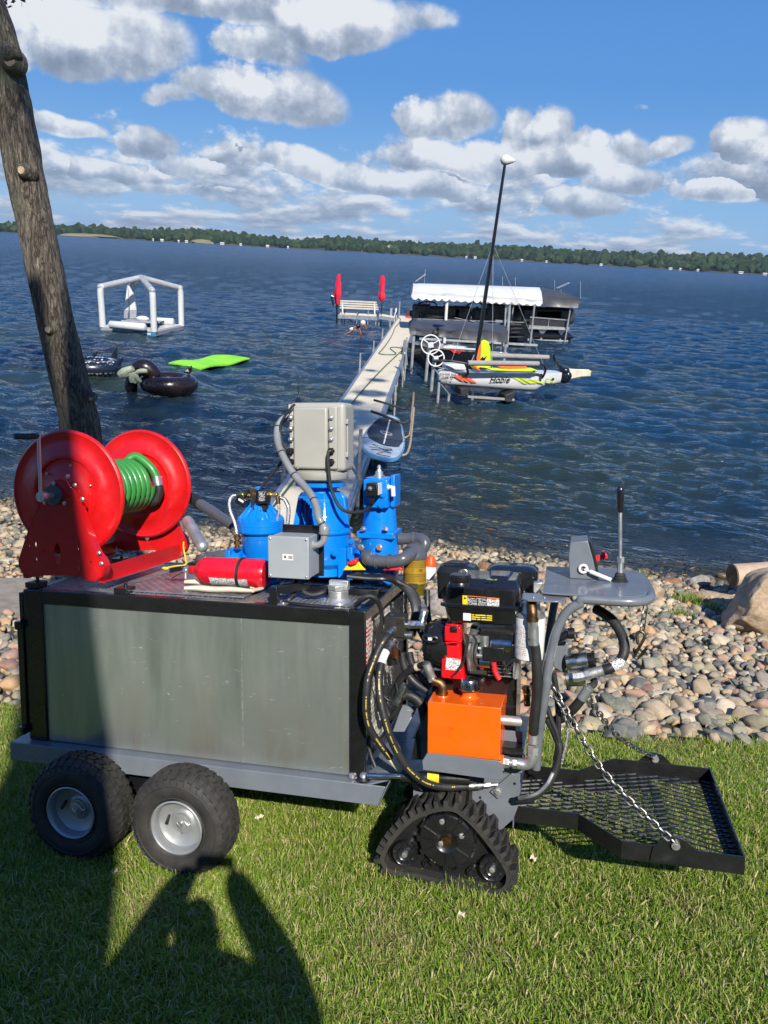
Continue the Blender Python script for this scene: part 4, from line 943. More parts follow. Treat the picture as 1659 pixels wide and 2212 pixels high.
for i in range(5): g.box((c_[0] + .004 + i * .004, v0 - .0022, c_[2] - .007), (c_[0] + .006 + i * .004, v0 - .0016, c_[2] + .007))
g.box((c_[0] - .018, v0 - .0022, c_[2] - .004), (c_[0] - .008, v0 - .0016, c_[2] + .001)); g.prism([(c_[0] - .019, v0 - .0022, c_[2] + .002), (c_[0] - .007, v0 - .0022, c_[2] + .002), (c_[0] - .013, v0 - .0022, c_[2] + .009)], (0, .0006, 0)); obj('print', g, m_plastic, jb)
g = G(); g.box((x0 + .01, v0 + .156, z0_ - .012), (x1 + .02, v0 + .164, z1 + .035)); obj('back_plate', g, m_black, jb, bev=.006)
e_ = np.array([x1, v0 + .075, z1 - .045]); g = G(); g.tube([e_ - np.array([.01, 0, 0]), e_ + np.array([.02, 0, .0]), e_ + np.array([.045, .0, .02]), e_ + np.array([.05, .0, .055])], .0155, 14, 5); g.cyl(e_ + np.array([-.004, 0, 0]), e_ + np.array([.006, 0, 0]), .023, 14); obj('elbow', g, m_cond, jb)
ctop = e_ + np.array([.05, 0, .05])
g = G(); g.lathe([(.022, 0), (.024, .004), (.024, .030), (.018, .04)], ctop, (0, 0, 1), 16); g.lathe([(.026, .006), (.026, .012)], ctop, (0, 0, 1), 16); obj('cable_gland', g, m_cond, jb)
# ---------------- blue valves; crop coordinates of a detail view of the photograph
def D3(x, y): return 449.3 + x / 3.2, 829.5 + y / 3.2
def kd(x, y, v): return k(*D3(x, y), v)
VB = .47
wheels_ = []
bvl = kd(365, 1010, VB); cx = bvl[0]
sv = thing('diaphragm_valve', 'short blue diaphragm valve with brass fittings and solenoids on top', 'valve', (cx, VB, .01), K4)
zt = kd(365, 945, VB - .1)[2]; zl = kd(365, 1045, VB - .1)[2]; Rb = .5 * (kd(516, 1000, VB)[0] - kd(213, 1000, VB)[0])
g = G(); g.lathe([(Rb * .96, zl), (Rb, zl + .008), (Rb, (zl + zt) / 2 - .002), (Rb * .985, (zl + zt) / 2), (Rb, (zl + zt) / 2 + .002), (Rb, zt - .006), (Rb * .95, zt), (Rb * .80, zt + .012), (Rb * .42, zt + .065), (Rb * .27, zt + .095), (Rb * .25, zt + .16), (Rb * .1, zt + .165)], (cx, VB, 0), (0, 0, 1), 44)
obj('bonnet', g, m_blue, sv, sharp=30)
g = G()
for i in range(16):
    a = 2 * pi * i / 16 + .1; d = np.array([cos(a), sin(a), 0]); s_ = np.array([-sin(a), cos(a), 0]) * .004; o_ = np.array([cx, VB, 0])
    g.hexa([o_ + d * Rb * .28 - s_ + (0, 0, zt + .06), o_ + d * Rb * .9 - s_ + (0, 0, zt), o_ + d * Rb * .9 + s_ + (0, 0, zt), o_ + d * Rb * .28 + s_ + (0, 0, zt + .06), o_ + d * Rb * .28 - s_ + (0, 0, zt + .098), o_ + d * Rb * .86 - s_ + (0, 0, zt + .016), o_ + d * Rb * .86 + s_ + (0, 0, zt + .016), o_ + d * Rb * .28 + s_ + (0, 0, zt + .098)])
    g.bolt(o_ + d * Rb * .86 * 1.0 + (0, 0, zt + .002) + s_ * 6, (0, 0, 1), .008, .008)
obj('bonnet_ribs', g, m_blue, sv)
g = G(); g.lathe([(Rb * .8, .0), (Rb * .80, .02), (Rb * .62, .05), (Rb * .60, zl * .5), (Rb * .78, zl * .72), (Rb * .83, zl - .005), (Rb * .7, zl)], (cx, VB, 0), (0, 0, 1), 40)
fl = kd(215, 1100, VB - .06); g.lathe([(.07, -.075), (.082, -.07), (.082, .0), (.06, .01)], (fl[0] - .0, VB - .02, .095), (1, 0, 0), 30); g.box((fl[0] - .06, VB - .10, .02), (fl[0] - .035, VB + .06, .175))
g.cyl((cx - Rb, VB, .09), (cx + Rb + .1, VB, .09), .062, 24); obj('body', g, m_blue, sv, bev=.004, sharp=40)
g = G(); p_ = [kd(x, y, VB - .03) for x, y in ((195, 765), (240, 765), (300, 762), (330, 760))]; g.tube(p_, .011, 10); g.cyl(kd(225, 765, VB - .03), kd(245, 765, VB - .03), .017, 6); g.cyl(kd(258, 765, VB - .03), kd(275, 765, VB - .03), .016, 6)
g.obox(kd(315, 752, VB - .02), (1, 0, 0), (0, 1, 0), (0, 0, 1), (.022, .018, .022)); g.tube([kd(275, 780, VB - .01), kd(275, 850, VB - .01), kd(272, 915, VB), kd(272, 940, VB)], .010, 8); g.cyl(kd(275, 860, VB - .01), kd(275, 890, VB - .01), .020, 6); g.cyl(kd(272, 900, VB), kd(272, 930, VB), .017, 6)
g.tube([kd(415, 765, VB - .03), kd(480, 765, VB - .03)], .011, 10); g.cyl(kd(425, 765, VB - .03), kd(440, 765, VB - .03), .017, 6); g.cyl(kd(455, 768, VB - .03), kd(478, 768, VB - .03), .016, 6)
obj('brass_fitting', g, m_brass, sv)
g = G(); g.cyl(kd(482, 775, VB - .03), kd(487, 830, VB - .03), .011, 10); g.cyl(kd(203, 1040, VB - .12), kd(203, 1130, VB - .12), .011, 10); g.cyl(kd(203, 1055, VB - .12), kd(203, 1075, VB - .12), .017, 6); g.cyl(kd(205, 1085, VB - .12), kd(205, 1110, VB - .12), .019, 6); obj('brass_fitting', g, m_bronze, sv)
for (x0_, y0_, x1_, y1_, rot_) in ((345, 725, 420, 830, 0), (205, 765, 275, 850, .5)):
    c_ = kd((x0_ + x1_) / 2, (y0_ + y1_) / 2, VB - .05); w_ = abs(kd(x1_, y0_, VB)[0] - kd(x0_, y0_, VB)[0]) / 2; h_ = w_ * (1.15 if rot_ == 0 else .8)
    s = G(); s.obox(c_, (cos(rot_), 0, -sin(rot_)), (0, 1, 0), (sin(rot_), 0, cos(rot_)), (w_, .028, h_)); so_ = obj('solenoid', s, m_plastic, sv, bev=.005)
    s = G(); s.obox(c_ + np.array([.004, -.0285, .004]), (cos(rot_), 0, -sin(rot_)), (0, 1, 0), (sin(rot_), 0, cos(rot_)), (w_ * .55, .0012, h_ * .7 if rot_ == 0 else h_ * .25)); obj('sticker', s, m_print_blk if rot_ == 0 else m_label, so_)
g = G(); g.obox(kd(330, 845, VB - .03), (1, 0, 0), (0, 1, 0), (0, 0, 1), (.0, .0, .0)); g.cyl(kd(390, 830, VB - .04), kd(390, 890, VB - .04), .02, 10); obj('coil_stem', g, m_plastic, sv)
def tubes(name, parent, mat, lst, v, r, sm_=6, n=10):
    g = G()
    for pts in lst: g.tube([kd(x, y, v if not isinstance(v, tuple) else v[0] + (v[1] - v[0]) * i / (len(pts) - 1)) for i, (x, y) in enumerate(pts)], r, n, sm_)
    return obj(name, g, mat, parent)
m_braid = M('steel_braid', (.62, .60, .57), .35, .9, var=.15, bump=.8, bscale=400)
tubes('braided_hose', sv, m_braid, [[(200, 765), (165, 780), (148, 820), (155, 880), (185, 960), (200, 1040)]], (VB - .03, VB - .12), .0085)
tubes('braided_hose', sv, m_braid, [[(490, 778), (530, 800), (555, 850), (555, 920), (545, 1000)]], VB + .02, .0105)
tubes('braided_hose', sv, m_braid, [[(487, 830), (490, 880), (475, 950), (462, 1030)]], VB - .04, .0075)
tubes('signal_cable', sv, m_rubber, [[(318, 780), (305, 830), (320, 875), (355, 885), (395, 860)], [(255, 775), (270, 740), (290, 725), (300, 760)], [(520, 520), (440, 630), (380, 700), (330, 790), (310, 830)]], VB - .06, .0065)
g = G(); g.tube([(fl[0] - .05, VB - .01, .095), (fl[0] - .17, VB - .01, .095), (fl[0] - .235, VB - .005, .10), (fl[0] - .25, VB + .06, .10), (fl[0] - .20, VB + .17, .10), (fl[0] - .08, VB + .28, .11)], .031, 16, 6)
pv = obj('pvc_pipe', g, m_pvc, None, label='grey plastic pipe elbow left of the short blue valve', cat='pipe', frame=K4, loc=(fl[0], VB, .09))
g = G(); g.cyl((fl[0] - .20, VB - .01, .095), (fl[0] - .17, VB - .01, .095), .037, 18); g.cyl((fl[0] - .185, VB + .2, .10), (fl[0] - .15, VB + .235, .10), .038, 18); obj('collar', g, m_pvc, pv)
g = G(); a = k(505, 1136, VB + .28); b2 = k(432, 1088, VB + .45); g.tube([a, b2], .031, 14); dp_ = obj('discharge_pipe', g, m_pvc, None, label='grey pipe slanting up behind the red reel', cat='pipe', frame=K4, loc=tuple(a)); g = G(); g.cyl(b2, b2 + (b2 - a) * .28, .036, 14); obj('pipe_end', g, m_rubber, dp_)
g = G(); a = k(437, 1180, VB + .1); b2 = k(405, 1125, VB + .3); g.tube([a, b2], .033, 12); g.ball(a, .033, 12, 8); obj('aluminium_leg', g, m_cast, None, label='shiny aluminium tube between the reel and the pipe elbow', cat='leg', frame=K4, loc=tuple(a))
cb = kd(795, 1000, VB + .03); cx2 = cb[0]; VY = VB + .03
av = thing('actuator_valve', 'tall blue yoke valve carrying the beige control cabinet', 'valve', (cx2, VY, .01), K4)
ztop = kd(760, 745, VY)[2]; zsh = kd(780, 1010, VY)[2]; Rt_ = .5 * (kd(955, 850, VY)[0] - kd(625, 850, VY)[0]); Rlo = Rt_ * 1.08
def yoke(R0, R1, z0, z1, open_c, open_w, zo0, zo1):
    import bmesh
    n_a, n_z = 64, 22; g = G(); V = []; F = []
    for j in range(n_z + 1):
        t_ = j / n_z; z = z0 + (z1 - z0) * t_; R_ = R0 + (R1 - R0) * t_
        if t_ > .86: R_ -= (t_ - .86) ** 1.0 * .22
        for th in (0, .012):
            for i in range(n_a): a = 2 * pi * i / n_a; V.append((cx2 + (R_ - th) * cos(a), VY + (R_ - th) * sin(a), z))
    def inside(i, j):
        a = 2 * pi * (i + .5) / n_a; z = z0 + (z1 - z0) * (j + .5) / n_z
        for oc in (open_c, open_c + pi):
            d = (a - oc + pi) % (2 * pi) - pi
            if z < zo0 or z > zo1: continue
            h = open_w if z < zo1 - open_w * R1 else open_w * math.sqrt(max(0, 1 - ((z - (zo1 - open_w * R1)) / (open_w * R1)) ** 2))
            if abs(d) < h: return True
        return False
    idx = lambda j, th, i: (j * 2 + th) * n_a + i % n_a
    for j in range(n_z):
        for i in range(n_a):
            if inside(i, j): continue
            F.append((idx(j, 0, i), idx(j, 0, i + 1), idx(j + 1, 0, i + 1), idx(j + 1, 0, i))); F.append((idx(j, 1, i), idx(j + 1, 1, i), idx(j + 1, 1, i + 1), idx(j, 1, i + 1)))
            if inside(i - 1, j): F.append((idx(j, 0, i), idx(j + 1, 0, i), idx(j + 1, 1, i), idx(j, 1, i)))
            if inside(i + 1, j): F.append((idx(j, 0, i + 1), idx(j, 1, i + 1), idx(j + 1, 1, i + 1), idx(j + 1, 0, i + 1)))
            if j + 1 < n_z and inside(i, j + 1): F.append((idx(j + 1, 0, i), idx(j + 1, 0, i + 1), idx(j + 1, 1, i + 1), idx(j + 1, 1, i)))
            if j > 0 and inside(i, j - 1): F.append((idx(j, 0, i), idx(j, 1, i), idx(j, 1, i + 1), idx(j, 0, i + 1)))
    g.add(V, F); return g
obj('yoke', yoke(Rlo, Rt_ * .96, zsh, ztop, radians(-128), .55, zsh + .01, ztop - .03), m_blue, av, sharp=40)
g = G(); g.lathe([(.04, zsh), (.045, ztop)], (cx2, VY, 0), (0, 0, 1), 16); obj('stem', g, m_plastic, av)
for a_ in (-68, -12, 60, 150, 200):
    g = G(); a = radians(a_); d = np.array([cos(a), sin(a), 0]); s_ = np.array([-sin(a), cos(a), 0]) * .007; o_ = np.array([cx2, VY, 0])
    g.hexa([o_ + d * Rlo * .9 - s_ + (0, 0, zsh), o_ + d * (Rlo + .018) - s_ + (0, 0, zsh), o_ + d * (Rlo + .018) + s_ + (0, 0, zsh), o_ + d * Rlo * .9 + s_ + (0, 0, zsh), o_ + d * Rt_ * .8 - s_ + (0, 0, ztop + .003), o_ + d * (Rt_ * .97) - s_ + (0, 0, ztop - .02), o_ + d * (Rt_ * .97) + s_ + (0, 0, ztop - .02), o_ + d * Rt_ * .8 + s_ + (0, 0, ztop + .003)]); obj('rib', g, m_blue, av, bev=.003)
g = G(); zn0 = kd(740, 742, VY)[2]; zn1 = kd(740, 672, VY)[2]
g.lathe([(Rt_ * .80, ztop - .01), (Rt_ * .66, ztop + .0), (Rt_ * .64, zn1 - .035), (Rt_ * .80, zn1 - .03), (Rt_ * 1.0, zn1 - .022), (Rt_ * 1.0, zn1 - .004), (Rt_ * .8, zn1)], (cx2 - .012, VY, 0), (0, 0, 1), 36); obj('top_flange', g, m_blue, av)
g = G(); g.lathe([(Rlo * 1.04, zsh - .012), (Rlo * 1.1, zsh - .006), (Rlo * 1.1, zsh + .012), (Rlo, zsh + .016)], (cx2, VY, 0), (0, 0, 1), 44)
zb_ = kd(830, 1270, VY)[2]
g.lathe([(Rlo * .5, max(zb_, .012)), (Rlo * .82, max(zb_, .012) + .01), (Rlo * .85, .055), (Rlo * .72, .065), (Rlo * .74, .085), (Rlo * 1.0, .12), (Rlo * 1.04, zsh - .06), (Rlo * 1.02, zsh - .012)], (cx2, VY, 0), (0, 0, 1), 44)
q0 = kd(1000, 1120, VY - .02); g.box((cx2 + Rlo * .75, VY - .085, .055), (q0[0] - .005, VY + .085, .205)); g.box((q0[0] - .008, VY - .10, .05), (q0[0] + .022, VY + .10, .215)); g.cyl((q0[0] + .02, VY, .13), (q0[0] + .05, VY, .13), .06, 24)
obj('body', g, m_blue, av, bev=.005, sharp=40)
g = G()
for (x, y) in ((993, 1092), (990, 1205), (872, 1172), (740, 1165)): g.bolt(kd(x, y, VY - .115 if x > 900 else VY - Rlo * 1.0), (0, -1, 0), .011, .012)
obj('bolts', g, m_blue, av)
cab = thing('control_cabinet', 'beige plastic control cabinet with two columns of cable glands', 'cabinet', (cx2, VY, .55), K4)
vf = VY - .10; A_ = kd(548, 125, vf); B_ = kd(942, 128, vf); C_ = kd(935, 605, vf); D_ = kd(560, 605, vf)
x0, x1, z1, z0_ = kd(552, 360, vf)[0], kd(938, 360, vf)[0], (A_[2] + B_[2]) / 2, (C_[2] + D_[2]) / 2
g = G(); g.box((x0, vf + .02, z0_), (x1, vf + .19, z1)); obj('body', g, m_box, cab, bev=.022, segs=4)
a = kd(592, 168, vf); b_ = kd(832, 605, vf); g = G(); g.box((a[0] - .004, vf - .004, z0_ + .012), (b_[0] - .004, vf + .022, a[2] + .006)); obj('cover', g, m_box, cab, bev=.012, segs=3)
a2 = kd(836, 155, vf); b2_ = kd(888, 600, vf); g = G(); g.box((b_[0] - .001, vf + .004, z0_ + .012), (b2_[0] + .002, vf + .03, a2[2])); g.box((x0 + .002, vf + .012, z0_ + .014), (a[0] - .004, vf + .03, z1 - .04)); obj('gland_panel', g, m_box, cab, bev=.008, segs=3)
g = G()
for y in (262, 490): c_ = kd(928, y, vf + .03); g.box((x1 - .003, vf + .03, c_[2] - .012), (x1 + .012, vf + .06, c_[2] + .012))
g.box((x1, vf + .045, kd(928, 500, vf)[2]), (x1 + .008, vf + .055, kd(928, 240, vf)[2])); obj('hinge', g, m_box, cab, bev=.003)
zc_ = kd(740, 665, vf)[2]
g = G(); g.lathe([(Rt_ * 1.06, zc_), (Rt_ * 1.1, zc_ + .004), (Rt_ * 1.1, z0_ - .006), (Rt_ * .9, z0_ + .004)], (cx2 - .012, VY, 0), (0, 0, 1), 40); obj('collar', g, m_box, cab, sharp=60)
for y in (233, 308, 383):
    for x in (568, 848):
        g = G(); c_ = kd(x + 3, y, vf); g.cyl(c_ + np.array([0, .012, 0]), c_ + np.array([0, -.002, 0]), .0135, 6); g.ball(c_ + np.array([0, -.003, 0]), .011, 12, 8, (1, .7, 1)); obj('plug', g, m_steel, cab)
for y in (465, 540):
    for x in (565, 848):
        g = G(); c_ = kd(x + 3, y, vf); g.cyl(c_ + np.array([0, .012, 0]), c_ + np.array([0, -.006, 0]), .019, 6); g.cyl(c_, c_ + np.array([0, -.024, 0]), .013, 14); obj('cable_gland', g, m_plastic, cab)
a = kd(615, 140, vf + .06); g = G(); g.lathe([(.022, 0), (.024, .004), (.012, .018), (.006, .03), (.003, .04), (.0018, .06), (.0012, kd(612, -20, vf + .06)[2] - z1)], (a[0], vf + .08, z1 - .002), (0, 0, 1), 14); obj('antenna', g, m_plastic, cab)
g = G(); c_ = kd(545, 180, vf); g.box((x0 - .012, vf + .03, z1 - .05), (x0 + .004, vf + .13, z1 - .006)); obj('conduit_port', g, m_box, cab, bev=.008)
g = G(); g.ball(kd(623, 582, vf) + np.array([0, -.004, 0]), .0045, 8, 6); obj('screw', g, m_steel, cab)
cp = [(570, 228), (520, 245), (488, 290), (478, 350), (490, 430), (530, 520), (590, 620), (660, 700), (715, 770), (750, 850), (768, 930)]
n_ = len(cp); p_ = [kd(x, y, vf + .06 + (v0 + .075 - vf - .06) * (i / (n_ - 1)) ** 1.2) for i, (x, y) in enumerate(cp)] + [ctop + np.array([0, 0, .03])]
P_ = smooth_path(p_, 10); g = G(); rad = [.0168 + .0012 * (1 if (i // 1) % 2 else -1) for i in range(len(P_) * 2)]
P2 = smooth_path(P_, 3); g.tube(P2, .0172, 14); cnd = obj('conduit', g, m_cond, None, label='thick grey flexible conduit looping from cabinet to junction box', cat='conduit', frame=K4, loc=tuple(p_[-1]))
rg = G(); P3 = smooth_path(P_, 2)
for i in range(2, len(P3) - 2, 1):
    t_ = P3[i + 1] - P3[i - 1]; t_ /= np.linalg.norm(t_); rg.tube([P3[i] - t_ * .0012, P3[i] + t_ * .0012], .0182, 14)
obj('conduit_rings', rg, m_cond, cnd)
for (x, y) in ((486, 300), (520, 480), (622, 638), (735, 800), (768, 950)):
    c_ = min(P_, key=lambda q: abs(q[2] - kd(x, y, .2)[2]) if True else 0); i = int(np.argmin([np.linalg.norm(q - c_) for q in P_])); i = min(max(i, 1), len(P_) - 2); t_ = P_[i + 1] - P_[i - 1]; t_ /= np.linalg.norm(t_)
    g = G(); g.tube([c_ - t_ * .003, c_ + t_ * .003], .0195, 14); obj('cable_tie', g, m_plastic, cnd)
cab1 = tubes('black_cable', None, m_rubber, [[(850, 462), (832, 475), (830, 540), (838, 640), (850, 720), (880, 800), (920, 860), (975, 885), (1040, 888), (1095, 870), (1125, 840), (1132, 800)]], (vf - .03, VB - .16), .0085)
cab1['label'] = 'black cable hanging between the cabinet and the right solenoid'; cab1['category'] = 'cable'; cab1.matrix_world = K4
cab2 = tubes('black_cable', None, m_rubber, [[(566, 465), (540, 440), (515, 400), (500, 330), (505, 270), (540, 210), (575, 165), (600, 140)], [(565, 545), (590, 600), (620, 660), (660, 720)]], vf - .015, .0062)
cab2['label'] = 'thin black cable running up beside the conduit'; cab2['category'] = 'cable'; cab2.matrix_world = K4
cx3 = kd(1190, 900, VB)[0]; VR = VB
pa = thing('pressure_valve', 'slim blue valve with a black solenoid and grey elbow', 'valve', (cx3, VR, .01), K4)
Rr_ = .5 * (kd(1298, 950, VR)[0] - kd(1068, 950, VR)[0]); zf = kd(1190, 1010, VR)[2]; zt_ = kd(1190, 640, VR)[2]; zc2 = kd(1190, 862, VR)[2]
g = G(); g.lathe([(Rr_ * 1.02, zf), (Rr_ * 1.0, zf + .02), (Rr_ * .92, zc2), (Rr_ * .88, zt_ - .004), (Rr_ * .6, zt_)], (cx3, VR, 0), (0, 0, 1), 36); obj('upper_body', g, m_blue, pa, sharp=40)
a = kd(1072, 660, VR - .12); b_ = kd(1238, 860, VR - .12); g = G(); g.box((a[0], VR - .115, b_[2]), (b_[0], VR - .05, a[2])); g.box((b_[0] + .001, VR - .06, b_[2]), (kd(1290, 700, VR - .06)[0], VR + .07, zt_ + .012)); obj('mounting_block', g, m_blue, pa, bev=.004)
g = G()
for (x, y) in ((1198, 688), (1205, 765), (1195, 838)): g.bolt(kd(x, y, VR - .118), (0, -1, 0), .012, .010)
obj('bolts', g, m_blue, pa)
so_ = obj('solenoid', G().box(*[tuple(np.minimum(kd(1090, 685, VR - .2), kd(1172, 778, VR - .2)) + np.array([0, 0, 0])), tuple(np.maximum(kd(1090, 685, VR - .2), kd(1172, 778, VR - .2)) + np.array([0, .085, 0]))]), m_plastic, pa, bev=.006, segs=3)
c_ = kd(1122, 722, VR - .205); g = G(); g.cyl(c_, c_ + np.array([0, -.006, 0]), .011, 6); g.cyl(c_ + np.array([0, -.006, 0]), c_ + np.array([0, -.012, 0]), .005, 8); obj('nut', g, m_steel, so_)
c_ = kd(1150, 715, VR - .19); g = G(); g.box((c_[0] + .012, VR - .19, c_[2] - .035), (c_[0] + .02, VR - .12, c_[2] + .02)); obj('side_label', g, m_label, so_)
g = G(); g.tube([kd(1130, 778, VR - .17), kd(1132, 828, VR - .17)], [.016, .010], 12); obj('cable_boot', g, m_plastic, so_)
g = G(); g.tube([kd(1232, 712, VR - .1), kd(1275, 714, VR - .1)], .009, 10); g.tube([kd(1278, 705, VR - .1), kd(1281, 775, VR - .1)], .011, 10); g.cyl(kd(1240, 712, VR - .1), kd(1250, 712, VR - .1), .015, 8); obj('white_elbow', g, m_white, pa)
ct = kd(1183, 640, VR); g = G(); g.lathe([(.028, 0), (.028, .006), (.020, .010), (.020, .024), (.014, .026), (.010, .038), (.007, .040), (.010, .044), (.010, .050), (.004, .058)], ct, (0, 0, 1), 18); obj('vent', g, m_steel, pa)
g = G(); zq = kd(1190, 1012, VR)[2]; w_ = Rr_ * 1.12; g.box((cx3 - w_, VR - w_, zq - .03), (cx3 + w_ * .95, VR + w_, zq + .004)); g.lathe([(Rr_ * .6, .02), (Rr_ * .95, .035), (Rr_ * 1.12, .09), (Rr_ * 1.1, zq - .03)], (cx3, VR, 0), (0, 0, 1), 34)
g.lathe([(Rr_ * .78, 0), (Rr_ * .92, .004), (Rr_ * .92, .02), (Rr_ * .8, .022)], (cx3 - .02, VR - Rr_ * 1.25, .125), (0, 1, 0), 34); g.cyl((cx3 - .02, VR - Rr_ * 1.2, .125), (cx3, VR, .125), Rr_ * .75, 26)
obj('lower_body', g, m_blue, pa, bev=.005, sharp=40)
g = G()
for (x, y) in ((1058, 1128), (1184, 1130), (1075, 1003), (1230, 1005)): g.bolt(kd(x, y, VR - Rr_ * 1.3), (0, -1, 0) if y > 1050 else (0, 0, 1), .0115, .012)
obj('bolts', g, m_steel, pa)
vE = VR - Rr_ * 1.45
g = G(); e = [kd(1100, 1180, VR - Rr_ * 1.2), kd(1098, 1195, vE - .03), kd(1120, 1218, vE - .04), kd(1180, 1225, vE - .04), kd(1300, 1225, vE - .04), kd(1360, 1205, vE - .03), kd(1410, 1165, vE + .03), kd(1450, 1125, vE + .10)]
g.tube(e, .0305, 18, 6); el_ = obj('pvc_pipe', g, m_pvc, None, label='grey pipe elbow crossing below the slim blue valve', cat='pipe', frame=K4, loc=tuple(e[3]))
g = G(); g.cyl(kd(1155, 1225, vE - .04), kd(1170, 1225, vE - .04), .036, 18); g.cyl(kd(1245, 1226, vE - .04), kd(1262, 1226, vE - .04), .036, 18); g.cyl(kd(1395, 1170, vE + .03), kd(1420, 1150, vE + .06), .038, 18); obj('collar', g, m_pvc, el_)
g = G(); e = [kd(1320, 1072, VR), kd(1420, 1070, VR), kd(1480, 1075, VR - .02), kd(1500, 1110, VR - .03), kd(1470, 1160, VR - .04)]; g.tube(e, .0285, 16, 6); g.cyl(kd(1415, 1070, VR), kd(1435, 1070, VR), .034, 16); obj('pvc_pipe', g, m_pvc, el_)
ft = kd(1430, 1190, .42); cxf = ft[0]; zt2 = ft[2]; zb2 = kd(1430, 1460, .42)[2]; Rf = .5 * (kd(1505, 1300, .42)[0] - kd(1352, 1300, .42)[0])
ff = thing('sediment_filter', 'gold perforated filter canister under the grey pipe', 'filter', (cxf, .42, zb2), K4)
g = G(); g.lathe([(Rf * .9, zb2 + (zt2 - zb2) * .32), (Rf, zb2 + (zt2 - zb2) * .33), (Rf, zt2)], (cxf, .42, 0), (0, 0, 1), 32); obj('canister', g, m_gold, ff)
g = G(); g.lathe([(Rf * .6, zb2), (Rf * .9, zb2 + .008), (Rf * 1.0, zb2 + (zt2 - zb2) * .33)], (cxf, .42, 0), (0, 0, 1), 32); obj('sump', g, M('olive_sump', (.10, .085, .012), .25, coat=.5), ff)
g = G(); g.lathe([(Rf * 1.08, zt2 - .01), (Rf * 1.1, zt2 + .006), (Rf * .9, zt2 + .04), (Rf * .6, zt2 + .06)], (cxf, .42, 0), (0, 0, 1), 30); obj('filter_head', g, m_pvc, ff)
g = G(); hb = zb2 + (zt2 - zb2) * .36
for j in range(13):
    if 5 <= j <= 7: continue
    z = hb + .008 + j * (zt2 - hb - .02) / 12
    for i in range(30):
        a = 2 * pi * (i + .5 * (j % 2)) / 30; d = np.array([cos(a), sin(a), 0]); c_ = np.array([cxf, .42, z]) + d * Rf; g.cyl(c_, c_ + d * .0009, .0032, 6)
obj('perforations', g, m_plastic, ff, kind='stuff')
text('filter_print', 'GOLDE', .016, ff, (cxf - .004, .42 - Rf - .002, hb + (zt2 - hb) * .47), (1, .28, 0), (0, 0, 1), m_plastic, 0, .0004)
g = G(); c_ = np.array([cxf + .004, .42 - Rf - .001, hb - .012]); g.obox(c_, (1, 0, 0), (0, 1, 0), (0, 0, 1), (.022, .002, .012)); obj('tag', g, M('olive_tag', (.05, .055, .03), .4), ff)
yp = thing('spill_kit', 'yellow and red plastic pads tucked behind the blue valves', 'pads', tuple(kd(1010, 1280, VB - .14)), K4)
for nm_, pts, mt in (('yellow_pad', [(930, 1290), (965, 1245), (1000, 1250), (1040, 1230), (1090, 1288)], m_yellow), ('red_pad', [(955, 1235), (985, 1225), (1000, 1212), (1030, 1218), (1025, 1245), (985, 1258)], m_glove), ('red_pad', [(1200, 1290), (1240, 1270), (1330, 1265), (1350, 1290)], m_glove)):
    g = G(); g.prism([kd(x, y, VB - .15 if mt is m_yellow else VB - .17) for x, y in pts], (0, .04, 0)); obj(nm_, g, mt, yp, bev=.005)
of = kd(1525, 1290, .55); fl_ = thing('marker_float', 'orange and white striped float by the stones behind the filter', 'float', tuple(of), K4)
g = G(); g.lathe([(.004, .0), (.028, .01), (.034, .06), (.030, .075)], of + np.array([0, 0, -.05]), (.1, 0, 1), 18); obj('white_end', g, m_white, fl_)
g = G(); g.lathe([(.031, .074), (.028, .10), (.016, .125), (.004, .13)], of + np.array([0, 0, -.05]), (.1, 0, 1), 18); obj('orange_end', g, M('float_orange', (.9, .09, .01), .4), fl_)
g = G(); a = kd(940, 1300, VB - .1); g.box((cx2 - .02, VB - .17, -.004), (-.03, VB - .13, .03)); g.box((cx2 - .3, VB + .12, -.004), (-.03, VB + .16, .03)); obj('cross_rail', g, m_black, tr, bev=.003)
bc = thing('cable_bundle', 'bundle of braided black cables bending over the deck edge', 'cables', (-.1, .3, 0), K4)
m_braidb = M('braided_sleeve', (.015, .015, .016), .45, var=.6, scale=200, coat=.3)
def D4(x, y): return 743.1 + x / 3.84, 1175.2 + y / 3.84
def ke(x, y, v): return k(*D4(x, y), v)
for i in range(6):
    o = i * 11
    pts = [kd(960 + i * 12, 1330 - i * 3, .20 + .02 * i), kd(1110, 1345 - i * 4, .22 + .02 * i), kd(1230 + i * 5, 1350 - i * 4, .24 + .012 * i), ke(420 + o, 320 + i * 1, .30), ke(500 + o * 1.3, 380, .30), ke(555 + o * 1.2, 470, .28), ke(575 + o * 1.1, 560, .26), ke(560 + o, 650, .25), ke(520 + o, 760, .24)]
    g = G(); g.tube(pts, .0095, 8, 5); obj('cable', g, m_braidb, bc)
g = G(); g.tube([ke(90, 500, .02), ke(150, 455, .02), ke(210, 435, .03), ke(265, 460, .04), ke(300, 520, .06), ke(315, 620, .07), ke(300, 740, .07)], .011, 8, 5); obj('cable', g, m_braidb, bc)
g = G(); g.tube([kd(520, 1500, .10), kd(560, 1490, .12), kd(600, 1440, .13), kd(612, 1390, .14), kd(600, 1350, .16)], .012, 8, 5); g.tube([kd(640, 1370, .14), kd(660, 1430, .14), kd(720, 1455, .15), kd(790, 1440, .17), kd(830, 1410, .2)], .014, 8, 5); g.tube([kd(525, 1510, .06), kd(640, 1525, .03), kd(760, 1535, .03), kd(900, 1545, .03), kd(1000, 1548, .03), kd(1060, 1500, .05), kd(1100, 1480, .06)], .008, 8, 5); obj('cable', g, m_braidb, bc)
